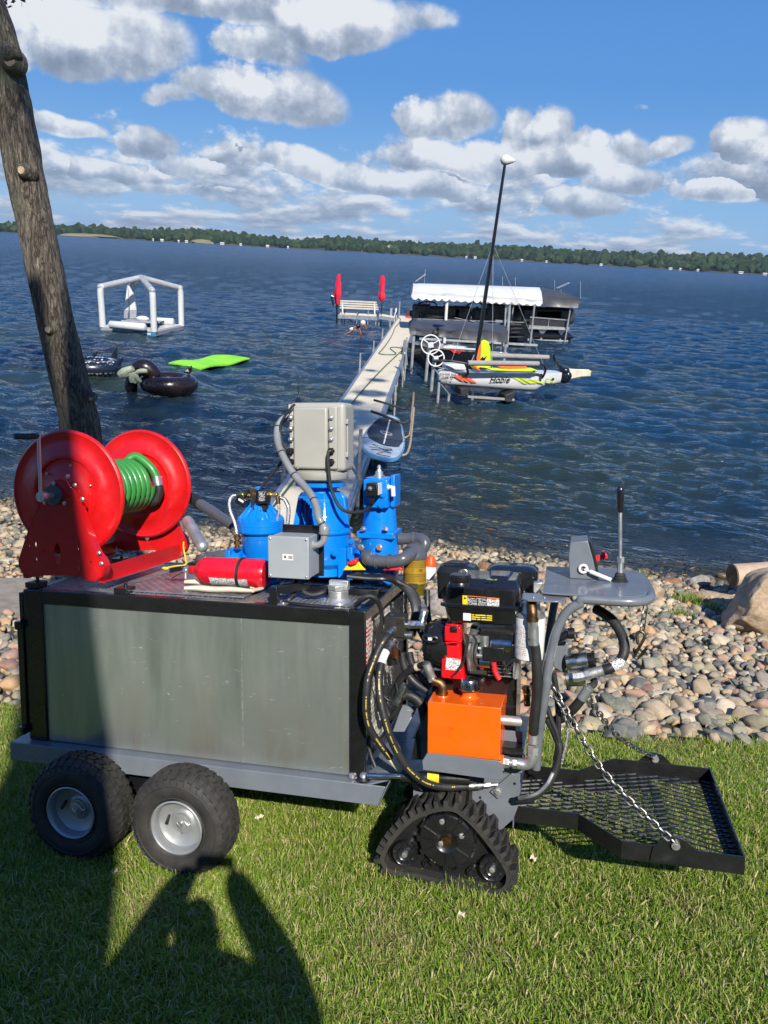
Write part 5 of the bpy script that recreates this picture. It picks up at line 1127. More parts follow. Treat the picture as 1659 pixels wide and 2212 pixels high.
# ------------------------------------------------------------------ tracked power unit at the right end
def D5(x, y): return 1071.5 + x / 2.823, 1019.6 + y / 2.823
def D6(x, y): return 743.1 + x / 3.555, 1589.9 + y / 3.555
def D8(x, y): return 915.9 + x / 5.647, 1175.2 + y / 5.647
def D9(x, y): return 1071.5 + x / 4.8, 1157.9 + y / 4.8
def kf(x, y, v): return k(*D5(x, y), v)
def kg(x, y, v): return k(*D6(x, y), v)
def kh(x, y, v): return k(*D8(x, y), v)
def ki(x, y, v): return k(*D9(x, y), v)
tu = thing('tracked_power_unit', 'grey walk-behind tracked power unit with a flat control plate and lever', 'power unit', (.45, .3, GZ), K4)
VT = -.055
# --- rubber track assembly (near side, and its twin)
path_d = [(285, 905), (318, 800), (400, 680), (520, 560), (640, 500), (760, 468), (870, 475), (960, 540), (1060, 640), (1160, 770), (1250, 900), (1300, 1010), (1285, 1110), (1200, 1160), (1080, 1150), (900, 1110), (700, 1060), (520, 1022), (380, 1000), (310, 970)]
def resample(P, n):
    P = np.array(P); Q = np.vstack([P, P[:1]]); d = np.r_[0, np.cumsum(np.linalg.norm(np.diff(Q, axis=0), axis=1))]; t = np.linspace(0, d[-1], n, endpoint=False)
    return np.stack([np.interp(t, d, Q[:, i]) for i in range(3)], -1)
def closed_smooth(P, n=4):
    P = [np.asarray(p, float) for p in P]; Q = smooth_path(P[-3:] + P + P[:3], n); return Q[3 * n:len(Q) - 3 * n - 1]
cent = closed_smooth([kg(x, y, 0) * np.array([1, 0, 1]) for x, y in path_d], 4); cent = resample(cent, 132)
cm = cent.mean(0); cent = cm + (cent - cm) * np.array([.95, 1, .915]) + np.array([0, 0, -.008])
tan = np.roll(cent, -1, 0) - np.roll(cent, 1, 0); tan /= np.linalg.norm(tan, axis=1)[:, None]; nor = np.cross(tan, np.array([0, 1.0, 0])); nor *= np.sign(np.sum(nor * (cent - cm), axis=1))[:, None]
def track_unit(v0, v1, s):
    tk = obj('track_belt', track_belt(v0, v1), m_tyre, tu, sharp=40)
    lg_ = G(); n_l = 38
    L_ = resample(cent, n_l); T_ = np.roll(L_, -1, 0) - np.roll(L_, 1, 0); T_ /= np.linalg.norm(T_, axis=1)[:, None]; N_ = np.cross(T_, np.array([0, 1., 0])); N_ *= np.sign(np.sum(N_ * (L_ - cm), axis=1))[:, None]
    vm = (v0 + v1) / 2
    for i in range(n_l):
        for h in (0, 1):
            a, b_ = ((v0 - .004, vm + .012), (vm - .012, v1 + .004))[h]; sk = .012 * (1 if h == 0 else -1) * (1 if i % 2 else -1)
            o = L_[i] + T_[i] * (.5 * .012 if h else 0); Y = np.array([0, 1., 0])
            lg_.hexa([o + T_[i] * -.0115 + Y * a + N_[i] * .006, o + T_[i] * .0115 + Y * a + N_[i] * .006, o + T_[i] * (.0115 + sk) + Y * b_ + N_[i] * .006, o + T_[i] * (-.0115 + sk) + Y * b_ + N_[i] * .006,
                      o + T_[i] * -.008 + Y * (a + .003) + N_[i] * .034, o + T_[i] * .008 + Y * (a + .003) + N_[i] * .034, o + T_[i] * (.008 + sk) + Y * (b_ - .003) + N_[i] * .034, o + T_[i] * (-.008 + sk) + Y * (b_ - .003) + N_[i] * .034])
    obj('track_lugs', lg_, m_tyre, tk, kind='stuff', sharp=40)
    w = G(); w.prism([cm + (p - cm) * .93 + np.array([0, v0 + .05, 0]) for p in cent[::3]], (0, v1 - v0 - .09, 0)); obj('dark_fill', w, m_plastic, tk)  # added dark filler that blackens the inside of the track loop
    Y = np.array([0, 1., 0]); f = v0 if s < 0 else v1; o = lambda d: -s * d
    hub = kg(800, 765, 0) * np.array([1, 0, 1]); R_ = abs(kg(1008, 765, VT)[0] - kg(582, 765, VT)[0]) / 2
    w = G(); w.lathe([(R_ * .30, .012), (R_ * .42, .0), (R_ * .95, .002), (R_, .008), (R_, .14), (R_ * .9, .15)], hub + Y * (f + o(-.008 * 0)), (0, -s, 0), 36); sp = obj('drive_sprocket', w, m_plastic, tu, sharp=40)
    w = G()
    for i in range(12):
        a = 2 * pi * i / 12; d = np.array([cos(a), 0, sin(a)]); w.bar(hub + d * R_ * .42 + Y * (f - o(.002)), hub + d * R_ * .97 + Y * (f - o(.001)), .006, .006, (0, 1, 0))
        w.obox(hub + d * R_ * 1.0 + Y * (f + o(.02)), d, np.cross(d, Y), Y, (.008, .012, .022))
    obj('spokes', w, m_plastic, sp)
    w = G(); w.cyl(hub + Y * (f - o(.001)), hub + Y * (f + o(.02)), R_ * .20, 20); w.cyl(hub + Y * (f - o(.008)), hub + Y * (f + o(.01)), .012, 6); obj('hub_nut', w, m_bronze, sp)
    w = G()
    for (x, y) in ((752, 657), (903, 767), (743, 827)): c_ = kg(x, y, VT) * np.array([1, 0, 1]) + Y * (f - o(.001)); w.bolt(c_, (0, s, 0), .0085, .010)
    obj('bolts', w, m_steel, sp)
    for (x, y, r_) in ((468, 905, .030), (1140, 1020, .032), (640, 985, .016), (820, 1010, .016), (980, 1050, .016)):
        big = r_ > .02; c_ = kg(x, y, VT if big else VT + .02) * np.array([1, 0, 1]); Rw = .056 if big else .023
        w = G(); w.lathe([(Rw * .35, .004), (Rw * .55, -.004), (Rw * .62, .004), (Rw * .9, .004), (Rw, .0), (Rw, .02), (Rw * .8, .024), (Rw * .8, .08), (Rw, .084), (Rw, .10)], c_ + Y * (f + (0 if big else o(.025))), (0, -s, 0), 26); wh = obj('idler_wheel', w, m_plastic, tu, sharp=40)
        if big:
            w = G(); w.cyl(c_ + Y * (f - o(.010)), c_ + Y * (f + o(.01)), .0125, 14); w.cyl(c_ + Y * (f - o(.012)), c_ + Y * (f + o(.0)), .006, 6); obj('wheel_bolt', w, m_steel, wh)
            w = G()
            for i in range(10): a = 2 * pi * i / 10; d = np.array([cos(a), 0, sin(a)]); w.bar(c_ + d * Rw * .6 + Y * (f + o(.001)), c_ + d * Rw * .95 + Y * (f + o(.001)), .004, .005, (0, 1, 0))
            obj('spokes', w, m_plastic, wh)
    w = G(); w.bar(kg(468, 905, f + o(.05)) * np.array([1, 0, 1]) + Y * (f + o(.06)), kg(1140, 1020, 0) * np.array([1, 0, 1]) + Y * (f + o(.06)), .03, .04, (0, 1, 0)); obj('track_frame', w, m_black, tu)
def track_belt(v0, v1):
    g = G(); n = len(cent); V = []
    for i in range(n):
        for (v, r) in ((v0, -.012), (v1, -.012), (v1, .008), (v0, .008)): V.append(cent[i] + np.array([0, v, 0]) + nor[i] * r)
    F = []
    for i in range(n):
        j = (i + 1) % n
        for q in range(4): F.append((i * 4 + q, i * 4 + (q + 1) % 4, j * 4 + (q + 1) % 4, j * 4 + q))
    return g.add(V, F)
track_unit(VT, VT + .165, -1); track_unit(.50, .665, 1)
# --- chassis plates
g = G(); Pp = [kg(x, y, .115) for x, y in ((530, 300), (1355, 262), (1345, 520), (1300, 640), (1180, 745), (900, 700), (530, 560))]; g.prism(Pp, (0, .006, 0)); obj('chassis_plate', g, m_grey, tu, bev=.002)
g = G(); Pp2 = [p_ + np.array([0, .44, 0]) for p_ in Pp]; g.prism(Pp2, (0, .006, 0)); obj('chassis_plate', g, m_grey, tu, bev=.002)
xa, xb = Pp[0][0], Pp[1][0]; zt_ = Pp[0][2]
g = G(); g.box((xa, .122, zt_ - .06), (xb, .555, zt_ - .054)); g.box((xa + .02, .122, zt_ - .20), (xa + .026, .555, zt_ - .06)); g.box((xb - .03, .122, zt_ - .20), (xb - .024, .555, zt_ - .0)); obj('chassis_floor', g, m_grey, tu, bev=.002)
g = G()
for (x, y) in ((1045, 474), (1310, 367), (1270, 505)): c_ = kg(x, y, .113); g.cyl(c_ + np.array([0, .004, 0]), c_ + np.array([0, .0005, 0]), .006, 12)
obj('bolt_holes', g, m_plastic, tu)
g = G(); g.prism([kg(x, y, .10) for x, y in ((1122, 430), (1290, 285), (1315, 300), (1185, 485))], (0, .012, 0)); gb = obj('gusset', g, m_grey, tu, bev=.002)
g = G(); g.bolt(kg(1180, 428, .098), (0, -1, 0), .012, .012); obj('bolt', g, m_steel, gb)
g = G(); Pq = [ke(x, y, .10) for x, y in ((1310, 1545), (1480, 1560), (1480, 1900), (1320, 1900))]; g.prism(Pq, (0, .01, 0)); obj('upright_plate', g, m_grey, tu, bev=.002)
# --- loading platform
ZP = -.885; HP = .075
yn0, yn1, yw0, yw1 = .135, .585, -.055, .775; xA, xB, xC, xD = .555, .935, 1.11, 1.572
m_plat = M('platform_black', (.011, .011, .012), .32, coat=.4, dirt=(.05, .05, .045), dlo=.55)
def railpts(y0, y1): return [(xA, y0), (xB, y0), (xC, y1), (xD, y1)]
for (y0, y1, s) in ((yn0, yw0, 1), (yn1, yw1, -1)):
    P2_ = railpts(y0, y1); g = G(); A_ = [(x, y, ZP - HP) for x, y in P2_]; B_ = [(x, y, ZP) for x, y in P2_]
    for i in range(3): g.hexa([np.array(q) for q in (A_[i], A_[i + 1], (A_[i + 1][0], A_[i + 1][1] + s * .006, A_[i + 1][2]), (A_[i][0], A_[i][1] + s * .006, A_[i][2]), B_[i], B_[i + 1], (B_[i + 1][0], B_[i + 1][1] + s * .006, B_[i + 1][2]), (B_[i][0], B_[i][1] + s * .006, B_[i][2]))])
    obj('platform_rail', g, m_plat, tu)
    g = G(); a = np.array([1.315, y1 - s * .009, ZP - HP + .01]); g.prism([a + np.array(q) for q in ((-.095, 0, 0), (.095, 0, 0), (.085, 0, .06), (.045, 0, .10), (.025, 0, .115), (-.025, 0, .115), (-.045, 0, .10), (-.085, 0, .06))], (0, s * .008, 0)); lug = obj('chain_lug', g, m_plat, tu, bev=.001)
    g = G(); g.cyl(a + np.array([0, -.014 * s, .085]), a + np.array([0, .02 * s, .085]), .017, 16); g.cyl(a + np.array([0, -.017, .085]), a + np.array([0, -.003, .085]), .010, 6); obj('bolt', g, m_steel, lug)
g = G(); g.box((xD, yw0, ZP - HP), (xD + .006, yw1, ZP)); g.box((xD - .045, yw0 + .008, ZP - HP), (xD, yw1 - .008, ZP - HP + .006)); g.box((xC, yw1 - .05, ZP - HP), (xD, yw1 - .008, ZP - HP + .006)); g.box((xC, yw0 + .008, ZP - HP), (xD - .05, yw0 + .045, ZP - HP + .006)); g.box((xA + .1, yn1 - .05, ZP - HP), (xC, yn1 - .008, ZP - HP + .006)); obj('platform_end', g, m_plat, tu)
g = G(); g.bolt((xA + .03, yn0 - .001, ZP - .037), (0, -1, 0), .014, .014); obj('bolt', g, m_steel, tu)
g = G(); dx, dy = .052, .0215; zf = ZP - HP + .012
def yl(x): t_ = min(max((x - xB) / (xC - xB), 0), 1); return yn0 + (yw0 - yn0) * t_ + .006, yn1 + (yw1 - yn1) * t_ - .006
for i, x in enumerate(np.arange(.60, xD - .02, dx)):
    y = -.06 + (i % 2) * dy * 1.0
    while y < .79:
        for s in (1, -1):
            p = np.array([x, y, zf]); q = np.array([x + dx, y + s * dy, zf + .0]); lo, hi = yl(x); lo2, hi2 = yl(x + dx)
            if p[1] > lo and p[1] < hi and q[1] > lo2 and q[1] < hi2: g.bar(p, q, .0028, .0065, (0, .5, 1))
        y += 2 * dy
obj('platform_mesh', g, m_plat, tu, kind='stuff')
# --- control plate, tube frame, lever
ZC = .128
top = [(.762, -.005), (.81, -.012), (1.05, -.012), (1.13, .01), (1.17, .06), (1.19, .16), (1.195, .42), (1.18, .54), (1.13, .60), (1.05, .625), (.752, .622)]
g = G(); g.prism([(x, y, ZC - .008) for x, y in top], (0, 0, .008)); obj('control_plate', g, m_grey, tu, bev=.002)
rim = [(1.19, .55, ZC - .018), (1.20, .42, ZC - .018), (1.20, .16, ZC - .018), (1.18, .045, ZC - .018), (1.12, -.012, ZC - .018), (1.02, -.022, ZC - .018), (.92, -.022, ZC - .018)]
leg = [ki(x, y, -.02) for x, y in ((870, 700), (790, 740), (715, 810), (655, 920), (610, 1040))]
leg2 = [ki(x, y, -.01) for x, y in ((575, 1180), (548, 1320), (530, 1440), (520, 1560))] + [kf(275, 1500, .02), kf(262, 1600, .05), k(1158, 1660, .08)]
g = G(); g.tube(rim + leg + leg2, .0195, 18, 5); g.tube([(1.19, .55, ZC - .018), (1.15, .62, ZC - .018), (1.02, .64, ZC - .018), (.9, .64, ZC - .018), (.84, .64, ZC - .05), (.80, .63, ZC - .16), (.77, .62, ZC - .4), (.73, .56, ZC - .9)], .0195, 14, 5)
obj('tube_frame', g, m_grey, tu, sharp=60)
g = G(); w_ = [kf(x, y, .10) for x, y in ((348, 1040), (440, 1040), (430, 1200), (400, 1222), (350, 1190))]; g.prism(w_, (0, .25, 0)); obj('pump_bracket', g, m_grey, tu, bev=.004)
g = G(); bp = [kf(x, y, -.01) for x, y in ((162, 760), (455, 762), (385, 803), (215, 806), (162, 798))]; g.prism([(p_[0], -.03, ZC - .03) for p_ in ()] or [(bp[0][0], .03, ZC - .02), (bp[1][0], .03, ZC - .02), (bp[2][0], -.075, ZC - .025), (bp[3][0] - .01, -.085, ZC - .025), (bp[4][0], -.06, ZC - .025)], (0, 0, .006)); fb = obj('filter_bracket', g, m_grey, tu, bev=.001)
for x in (.055, .10): g = G(); g.cyl((bp[0][0] + x - .01, -.03, ZC - .02), (bp[0][0] + x - .01, -.03, ZC - .014), .006, 10); obj('bolt', g, m_steel, fb)
g = G()
for (x, y) in ((600, 392), (607, 508), (1103, 517), (1010, 455)): c_ = kz(*D9(x, y), ZC); g.lathe([(.011, 0), (.009, .002)], c_, (0, 0, 1), 14)
obj('welded_studs', g, m_grey, tu)
B0 = [kz(*D9(750, 440), ZC), kz(*D9(1070, 470), ZC)]
bx0, bx1 = B0[0][0], B0[0][0] + .125; by = B0[0][1]
zt2 = ki(830, 130, by + .1)[2]
g = G(); prof = [(bx0 + .005, 0), (bx1 - .0, 0), (bx1 - .018, .085), (bx1 - .045, .175), (bx0 + .003, .165), (bx0 - .003, .10)]
g.prism([(x, by, ZC + z) for x, z in prof], (0, .20, 0)); cbx = obj('switch_box', g, m_grey, tu, bev=.004)
g = G(); c_ = np.array([bx1 - .02, by + .10, ZC + .10]); g.prism([(bx1 + .001, by + .02, ZC + .005), (bx1 - .016, by + .02, ZC + .09), (bx1 - .042, by + .02, ZC + .17), (bx1 - .030, by + .02, ZC + .17), (bx1 - .006, by + .02, ZC + .09), (bx1 + .010, by + .02, ZC + .005)], (0, .16, 0)); obj('switch_panel', g, m_plastic, cbx, bev=.002)
g = G(); g.obox(ki(1090, 215, by + .15), (1, 0, .3), (0, 1, 0), (-.3, 0, 1), (.028, .018, .012)); g.obox(ki(1115, 190, by + .15), (1, 0, .3), (0, 1, 0), (-.3, 0, 1), (.008, .03, .014)); obj('red_switch', g, m_glove, cbx, bev=.003)
lb = kz(*D9(1285, 470), ZC); lt = ki(*[0, 0], 0) if False else kf(758, 85, lb[1]); lm = kf(757, 240, lb[1])
g = G(); g.lathe([(.036, 0), (.036, .004), (.028, .010), (.029, .016), (.023, .022), (.024, .03), (.016, .04)], lb, (0, 0, 1), 24); lv = obj('lever_boot', g, m_rubber, tu)
g = G(); g.tube([lb + np.array([0, 0, .03]), lm + np.array([0, 0, .01])], .0082, 12); g.cyl(lb + np.array([0, 0, .035]), lb + np.array([-.001, 0, .095]), .013, 14); g.cyl(lb + np.array([0, 0, .085]), lb + np.array([-.001, 0, .11]), .017, 6); obj('lever_rod', g, m_steel, tu)
g = G(); g.tube([lm - np.array([0, 0, .004]), lm * .3 + lt * .7, lt], [.012, .0155, .017, .0165, .010], 18, 4); obj('lever_grip', g, m_tankpl, tu)
g = G(); a = ki(905, 340, by - .01); b_ = ki(1200, 460, lb[1] - .03); d = b_ - a; g.cyl(a + d * .04, a + d * .30, .005, 8); g.cyl(a + d * .25, a + d * .98, .010, 12)
g.tube([a + .017 * np.array([cos(t_), 0, sin(t_)]) for t_ in np.linspace(0, 2 * pi, 13)[:-1]], .006, 8, closed=True, cap=False); obj('turnbuckle', g, m_white, tu)
# --- hydraulic oil tank
VO = -.05; q = [ke(705, 1300, VO), ke(1300, 1370, VO), ke(1295, 1800, VO), ke(680, 1730, VO)]
tz = (q[0][2] + q[1][2]) / 2; bz = (q[2][2] + q[3][2]) / 2; x0 = (q[0][0] + q[3][0]) / 2; x1 = (q[1][0] + q[2][0]) / 2; dp = .24
g = G(); g.prism([(x0, VO, bz), (x1, VO, bz), (x1 + .015, VO + .03, bz), (x1 + .015, VO + dp, bz), (x0, VO + dp, bz)], (0, 0, tz - bz))
g = G(); g.hexa([(x0, VO, bz), (x1, VO, bz), (x1 + .006, VO + dp, bz), (x0, VO + dp, bz), (x0, VO, tz), (x1, VO, tz), (x1 + .006, VO + dp * .72, tz), (x0, VO + dp * .72, tz)])
ot = obj('oil_tank', g, m_orange, tu, label='bright orange hydraulic oil tank', bev=.004, segs=3)
g = G(); g.prism([(x1 + .0065, VO + .06, tz - .0), (x1 + .0065, VO + dp, tz - .0), (x1 + .0065, VO + dp, tz - .06), ], (.003, 0, 0)); obj('weld_tab', g, m_orange, ot)
c_ = ke(1038, 1225, VO + dp * .42); c_ = np.array([c_[0], VO + dp * .42, tz]); g = G(); g.lathe([(.042, 0), (.034, .006), (.031, .014), (.031, .04)], c_, (0, 0, 1), 26); obj('filler_neck', g, m_orange, ot)
g = G(); g.lathe([(.046, .036), (.048, .040), (.043, .044), (.042, .078), (.038, .084), (.02, .086)], c_, (0, 0, 1), 30); obj('breather_cap', g, M('tin', (.40, .40, .38), .28, 1.0), ot)
e1 = np.array([ke(820, 1180, VO + dp * .35)[0], VO + dp * .35, tz]); g = G(); g.lathe([(.026, 0), (.022, .008)], e1, (0, 0, 1), 16); obj('weld_ring', g, m_orange, ot)
pe = [e1, e1 + np.array([0, 0, .035]), e1 + np.array([-.012, 0, .058]), e1 + np.array([-.045, 0, .068])]
g = G(); g.tube(pe, .0195, 16, 5); g.cyl(pe[0] + np.array([0, 0, .004]), pe[0] + np.array([0, 0, .018]), .023, 16); g.cyl(pe[3], pe[3] + np.array([.012, 0, -.003]), .023, 14); obj('brass_elbow', g, m_bronze, ot)
g = G(); a = pe[3]; b_ = ke(690, 1015, VO + dp * .3); g.tube([a, a + (b_ - a) * 1.2], .019, 14); g.cyl(a, a + (b_ - a) * .2, .0225, 6); obj('hose_fitting', g, m_steel, ot)
g = G(); a2 = a + (b_ - a) * 1.15; g.tube([a2, ke(620, 1015, .06), ke(560, 1040, .08), ke(500, 1085, .10), ke(450, 1150, .11), ke(400, 1260, .12)], .0165, 14, 6); hh = obj('suction_hose', g, m_hose, tu)
g = G(); g.tube([ke(640, 1010, .055), ke(600, 1022, .065)], .0182, 14); obj('hose_tag', g, m_canvas, hh)
q = [ke(650, 1800, VO - .03), ke(1320, 1860, VO - .03), ke(1312, 1960, VO - .03), ke(655, 1870, VO - .03)]; g = G()
zz = ke(680, 1735, VO - .03)[2]; g.prism([ke(x, y, VO - .032) for x, y in ((690, 1732), (1290, 1800), (1318, 1830), (1315, 1952), (1295, 1962), (655, 1875), (648, 1800))], (0, .005, 0)); g.box((x0 - .01, VO - .03, bz - .03), (x1 + .02, VO + dp, bz - .024)); obj('tank_tray', g, m_grey, tu, bev=.002)
zo = ke(1350, 1810, .0)[2]; g = G(); xo = x1; g.cyl((xo, .0, zo), (xo + .012, .0, zo), .030, 20); obj('outlet_boss', g, m_orange, ot)
g = G(); g.cyl((xo + .012, 0, zo), (xo + .036, 0, zo), .024, 6); g.cyl((xo + .036, 0, zo), (xo + .05, 0, zo), .018, 14); g.cyl((xo + .05, 0, zo), (xo + .07, 0, zo), .023, 6)
el2 = [(xo + .07, 0, zo), (xo + .105, 0, zo), (xo + .128, -.002, zo + .018), (xo + .135, -.004, zo + .05)]; g.tube(el2, .024, 16, 6); g.cyl(el2[-1], (xo + .136, -.005, zo + .085), .024, 6); obj('outlet_fitting', g, m_cast, tu)
hs_ = [np.array(el2[-1]) + np.array([0, 0, .09]), ke(1575, 1500, -.02), ke(1600, 1250, -.03), ke(1600, 1050, -.035), ke(1590, 900, -.04), kf(225, 1010, -.045)]
g = G(); g.tube([hs_[0] - np.array([0, 0, .04]), hs_[0] + np.array([0, 0, .02])], .0225, 14); g.tube([hs_[-1] - np.array([-.004, 0, .03]), hs_[-1] + np.array([0, 0, .05])], .0225, 14); g.cyl(hs_[-1] + np.array([0, 0, .048]), hs_[-1] + np.array([-.003, 0, .07]), .0235, 6); obj('hose_ferrule', g, m_steel, tu)
g = G(); g.tube([hs_[0], hs_[1], hs_[2], hs_[3], hs_[4], hs_[5]], .0215, 16, 6); obj('return_hose', g, m_hose, tu)
te = hs_[-1] + np.array([-.004, 0, .07]); cF = kf(208, 900, .02); g = G(); g.tube([te, te + np.array([-.001, .0, .035]), te + np.array([-.006, .014, .062]), te + np.array([-.006, .04, .072])], .0215, 16, 6); g.cyl(te, te + np.array([0, 0, .012]), .0255, 16); obj('brass_elbow', g, m_bronze, tu)
Rw = .5 * abs(kf(300, 1000, .03)[0] - kf(114, 1000, .03)[0]); fz1 = kf(208, 882, .03)[2]; fz0 = kf(208, 1130, .03)[2]; fc = np.array([cF[0], .035, 0])
sf = obj('oil_filter', G().lathe([(Rw * .8, fz0 - .006), (Rw * .98, fz0), (Rw, fz0 + .006), (Rw, fz1 - .008), (Rw * .97, fz1)], fc, (0, 0, 1), 36), m_white, tu, label='white spin-on oil filter')
g = G(); V = []; n_ = 12
for zq in (fz0 + .02, fz1 - .03):
    for j in range(n_ + 1): a = radians(200 + 62 * j / n_); V.append(fc + np.array([(Rw + .0008) * cos(a), (Rw + .0008) * sin(a), zq]))
g.add(V, [(j, j + 1, n_ + 2 + j, n_ + 1 + j) for j in range(n_)]); obj('filter_print', g, printed('red_print', (.70, .69, .66), (.42, .20, .18), 130, 330, .35), sf)
g = G(); g.lathe([(Rw * .98, fz1), (Rw * .98, fz1 + .008), (Rw * .7, fz1 + .018), (Rw * .6, fz1 + .06)], fc, (0, 0, 1), 26); g.cyl(fc + np.array([0, -.03, fz1 + .028]), fc + np.array([0, .0, fz1 + .028]), .028, 6); obj('filter_head', g, m_cast, sf)
pc = kf(495, 1165, .10); g = G(); g.cyl(kf(428, 1165, .10), kf(560, 1150, .10), .038, 26); g.cyl(kf(425, 1260, .10), kf(545, 1255, .10), .034, 20); pm = obj('hydraulic_pump', g, M('pump_silver', (.58, .58, .57), .30, 1.0), tu, bev=.002)
g = G(); g.cyl(kf(558, 1150, .10), kf(600, 1148, .10), .033, 22); g.cyl(kf(600, 1170, .10), kf(612, 1170, .10), .012, 8); obj('pump_cap', g, m_plastic, pm)
g = G(); g.tube([kf(470, 1250, .05), kf(505, 1248, .05), kf(545, 1240, .05)], [.021, .0215, .019], 6); g.cyl(kf(545, 1240, .05), kf(575, 1230, .05), .0225, 6); g.cyl(kf(575, 1230, .05), kf(655, 1208, .05), .022, 16); obj('hose_fitting', g, m_cast, pm)
g = G(); g.tube([kf(640, 1212, .05), kf(690, 1198, .05), kf(745, 1165, .06), kf(778, 1110, .07), kf(782, 1050, .09), kf(760, 980, .12), kf(715, 910, .15), kf(660, 865, .18), kf(610, 835, .22)], .0215, 16, 6); fh = obj('pump_hose', g, m_hose, tu)
g = G(); a, b_ = kf(710, 1190, .053), kf(768, 1140, .066); g.tube([a, (a + b_) / 2 + np.array([.003, 0, -.003]), b_], .0235, 16, 4); obj('hose_tag', g, m_print, fh)
g = G(); g.tube([kf(565, 1320, .09), kf(520, 1385, .09)], .0225, 14); g.cyl(kf(580, 1305, .09), kf(560, 1325, .09), .014, 8); obj('hose_fitting', g, m_steel, tu)
g = G(); g.tube([kf(525, 1380, .09), kf(470, 1445, .10), kf(400, 1500, .12), kf(320, 1530, .14)], .021, 14, 6); g.tube([kf(575, 1240, .13), kf(600, 1275, .12), kf(590, 1300, .10), kf(560, 1310, .10)], .015, 10, 6); obj('pump_hose', g, m_hose, tu)
g = G(); g.tube([kf(395, 1010, .02), kf(440, 985, .02)], .017, 14); g.cyl(kf(440, 985, .02), kf(480, 985, .02), .023, 18); g.tube([kf(310, 1080, .02), kf(360, 1040, .02), kf(400, 1020, .02)], .009, 8); sw = obj('cable_gland', g, m_plastic, tu)
# --- chains
def chain(pts, parent, n_link, sz, name='chain', twist=0):
    P = resample_open(smooth_path(pts, 8), n_link + 1); first = None; g = G(); lw, ll = sz * .62, sz
    t_ = [np.array([ll * .5 * math.copysign(1, cos(a)) * .42 + lw * .5 * cos(a), lw * .5 * sin(a), 0]) for a in np.linspace(0, 2 * pi, 17)[:-1]]
    g.tube(t_, sz * .088, 7, closed=True, cap=False); me = g.mesh('chain_link'); me.materials.append(m_chain)
    root = bpy.data.objects.new(name, None); COL.objects.link(root); root.parent = parent; OFF[root.name] = OFF[parent.name]
    for i in range(n_link):
        a, b_ = P[i], P[i + 1]; x, y, z = basis(b_ - a, (0, 0, 1)); ang = radians(50) if i % 2 else radians(-40)
        Y = x * cos(ang) + y * sin(ang); Z = np.cross(z, Y); c_ = (a + b_) / 2 - OFF[parent.name]; sc = np.linalg.norm(b_ - a) / (ll * .82)
        o = bpy.data.objects.new('link', me); COL.objects.link(o); o.parent = root; OFF[o.name] = OFF[parent.name]
        o.matrix_local = Matrix([[z[0] * sc, Y[0], Z[0], c_[0]], [z[1] * sc, Y[1], Z[1], c_[1]], [z[2] * sc, Y[2], Z[2], c_[2]], [0, 0, 0, 1]])
    return root
def resample_open(P, n):
    P = np.array(P); d = np.r_[0, np.cumsum(np.linalg.norm(np.diff(P, axis=0), axis=1))]; t = np.linspace(0, d[-1], n); return np.stack([np.interp(t, d, P[:, i]) for i in range(3)], -1)
ca = k(1192, 1482, .03); cb_ = np.array([1.315, yw0 - .01, ZP + .02]); mid_ = (ca + cb_) / 2 + np.array([-.03, 0, -.045]); chain([ca, mid_, cb_], tu, 25, .044)
ca = kf(560, 1375, .35); cb_ = np.array([1.315, yw1 + .01, ZP + .02]); mid_ = (ca + cb_) / 2 + np.array([-.02, 0, -.04]); chain([ca, mid_, cb_], tu, 22, .040)
h0 = kf(912, 815, .02); h1 = kf(890, 975, .02); chain([h0, (h0 + h1) / 2, h1], tu, 4, .036)
g = G(); g.tube([kf(885, 970, .02), kf(903, 985, .02), kf(905, 1010, .02), kf(875, 1065, .02), kf(855, 1100, .02), kf(845, 1125, .02), kf(862, 1135, .02), kf(885, 1115, .02), kf(918, 1075, .02)], .0062, 10, 6); g.tube([kf(885, 970, .02), kf(862, 985, .02), kf(860, 1010, .02), kf(866, 1050, .02)], .0062, 10, 5); obj('s_hook', g, M('bronze_hook', (.16, .13, .08), .4, 1.0), tu)
for pts, v, r_, mt in (([(300, 1350), (360, 1385), (410, 1460), (435, 1560), (430, 1640), (420, 1690), (400, 1780)], .03, .0055, m_braid), ([(350, 1230), (370, 1350), (380, 1480), (378, 1640)], .06, .0125, m_rubber), ([(310, 1430), (340, 1520), (370, 1590), (380, 1660), (360, 1760)], .05, .011, m_rubber)):
    g = G(); g.tube([kf(x, y, v) for x, y in pts], r_, 8, 5); obj('cable', g, mt, tu)
def km(x, y, v): return k(1054.2 + x / 2.743, 1503.5 + y / 2.743, v)
g = G(); g.tube([km(350, 130, .06), km(400, 230, .06), km(425, 320, .05), km(405, 420, .04), km(370, 500, .03), km(310, 570, .02), km(240, 610, .03), km(180, 620, .06)], .0165, 12, 6); obj('wire_loom', g, m_rubber, tu)
g = G(); g.tube([km(385, 455, .015), km(350, 520, .0), km(300, 570, -.005), km(240, 595, .0), km(185, 606, .03)], .0085, 10, 6); obj('spring_sleeve', g, m_steel, tu)
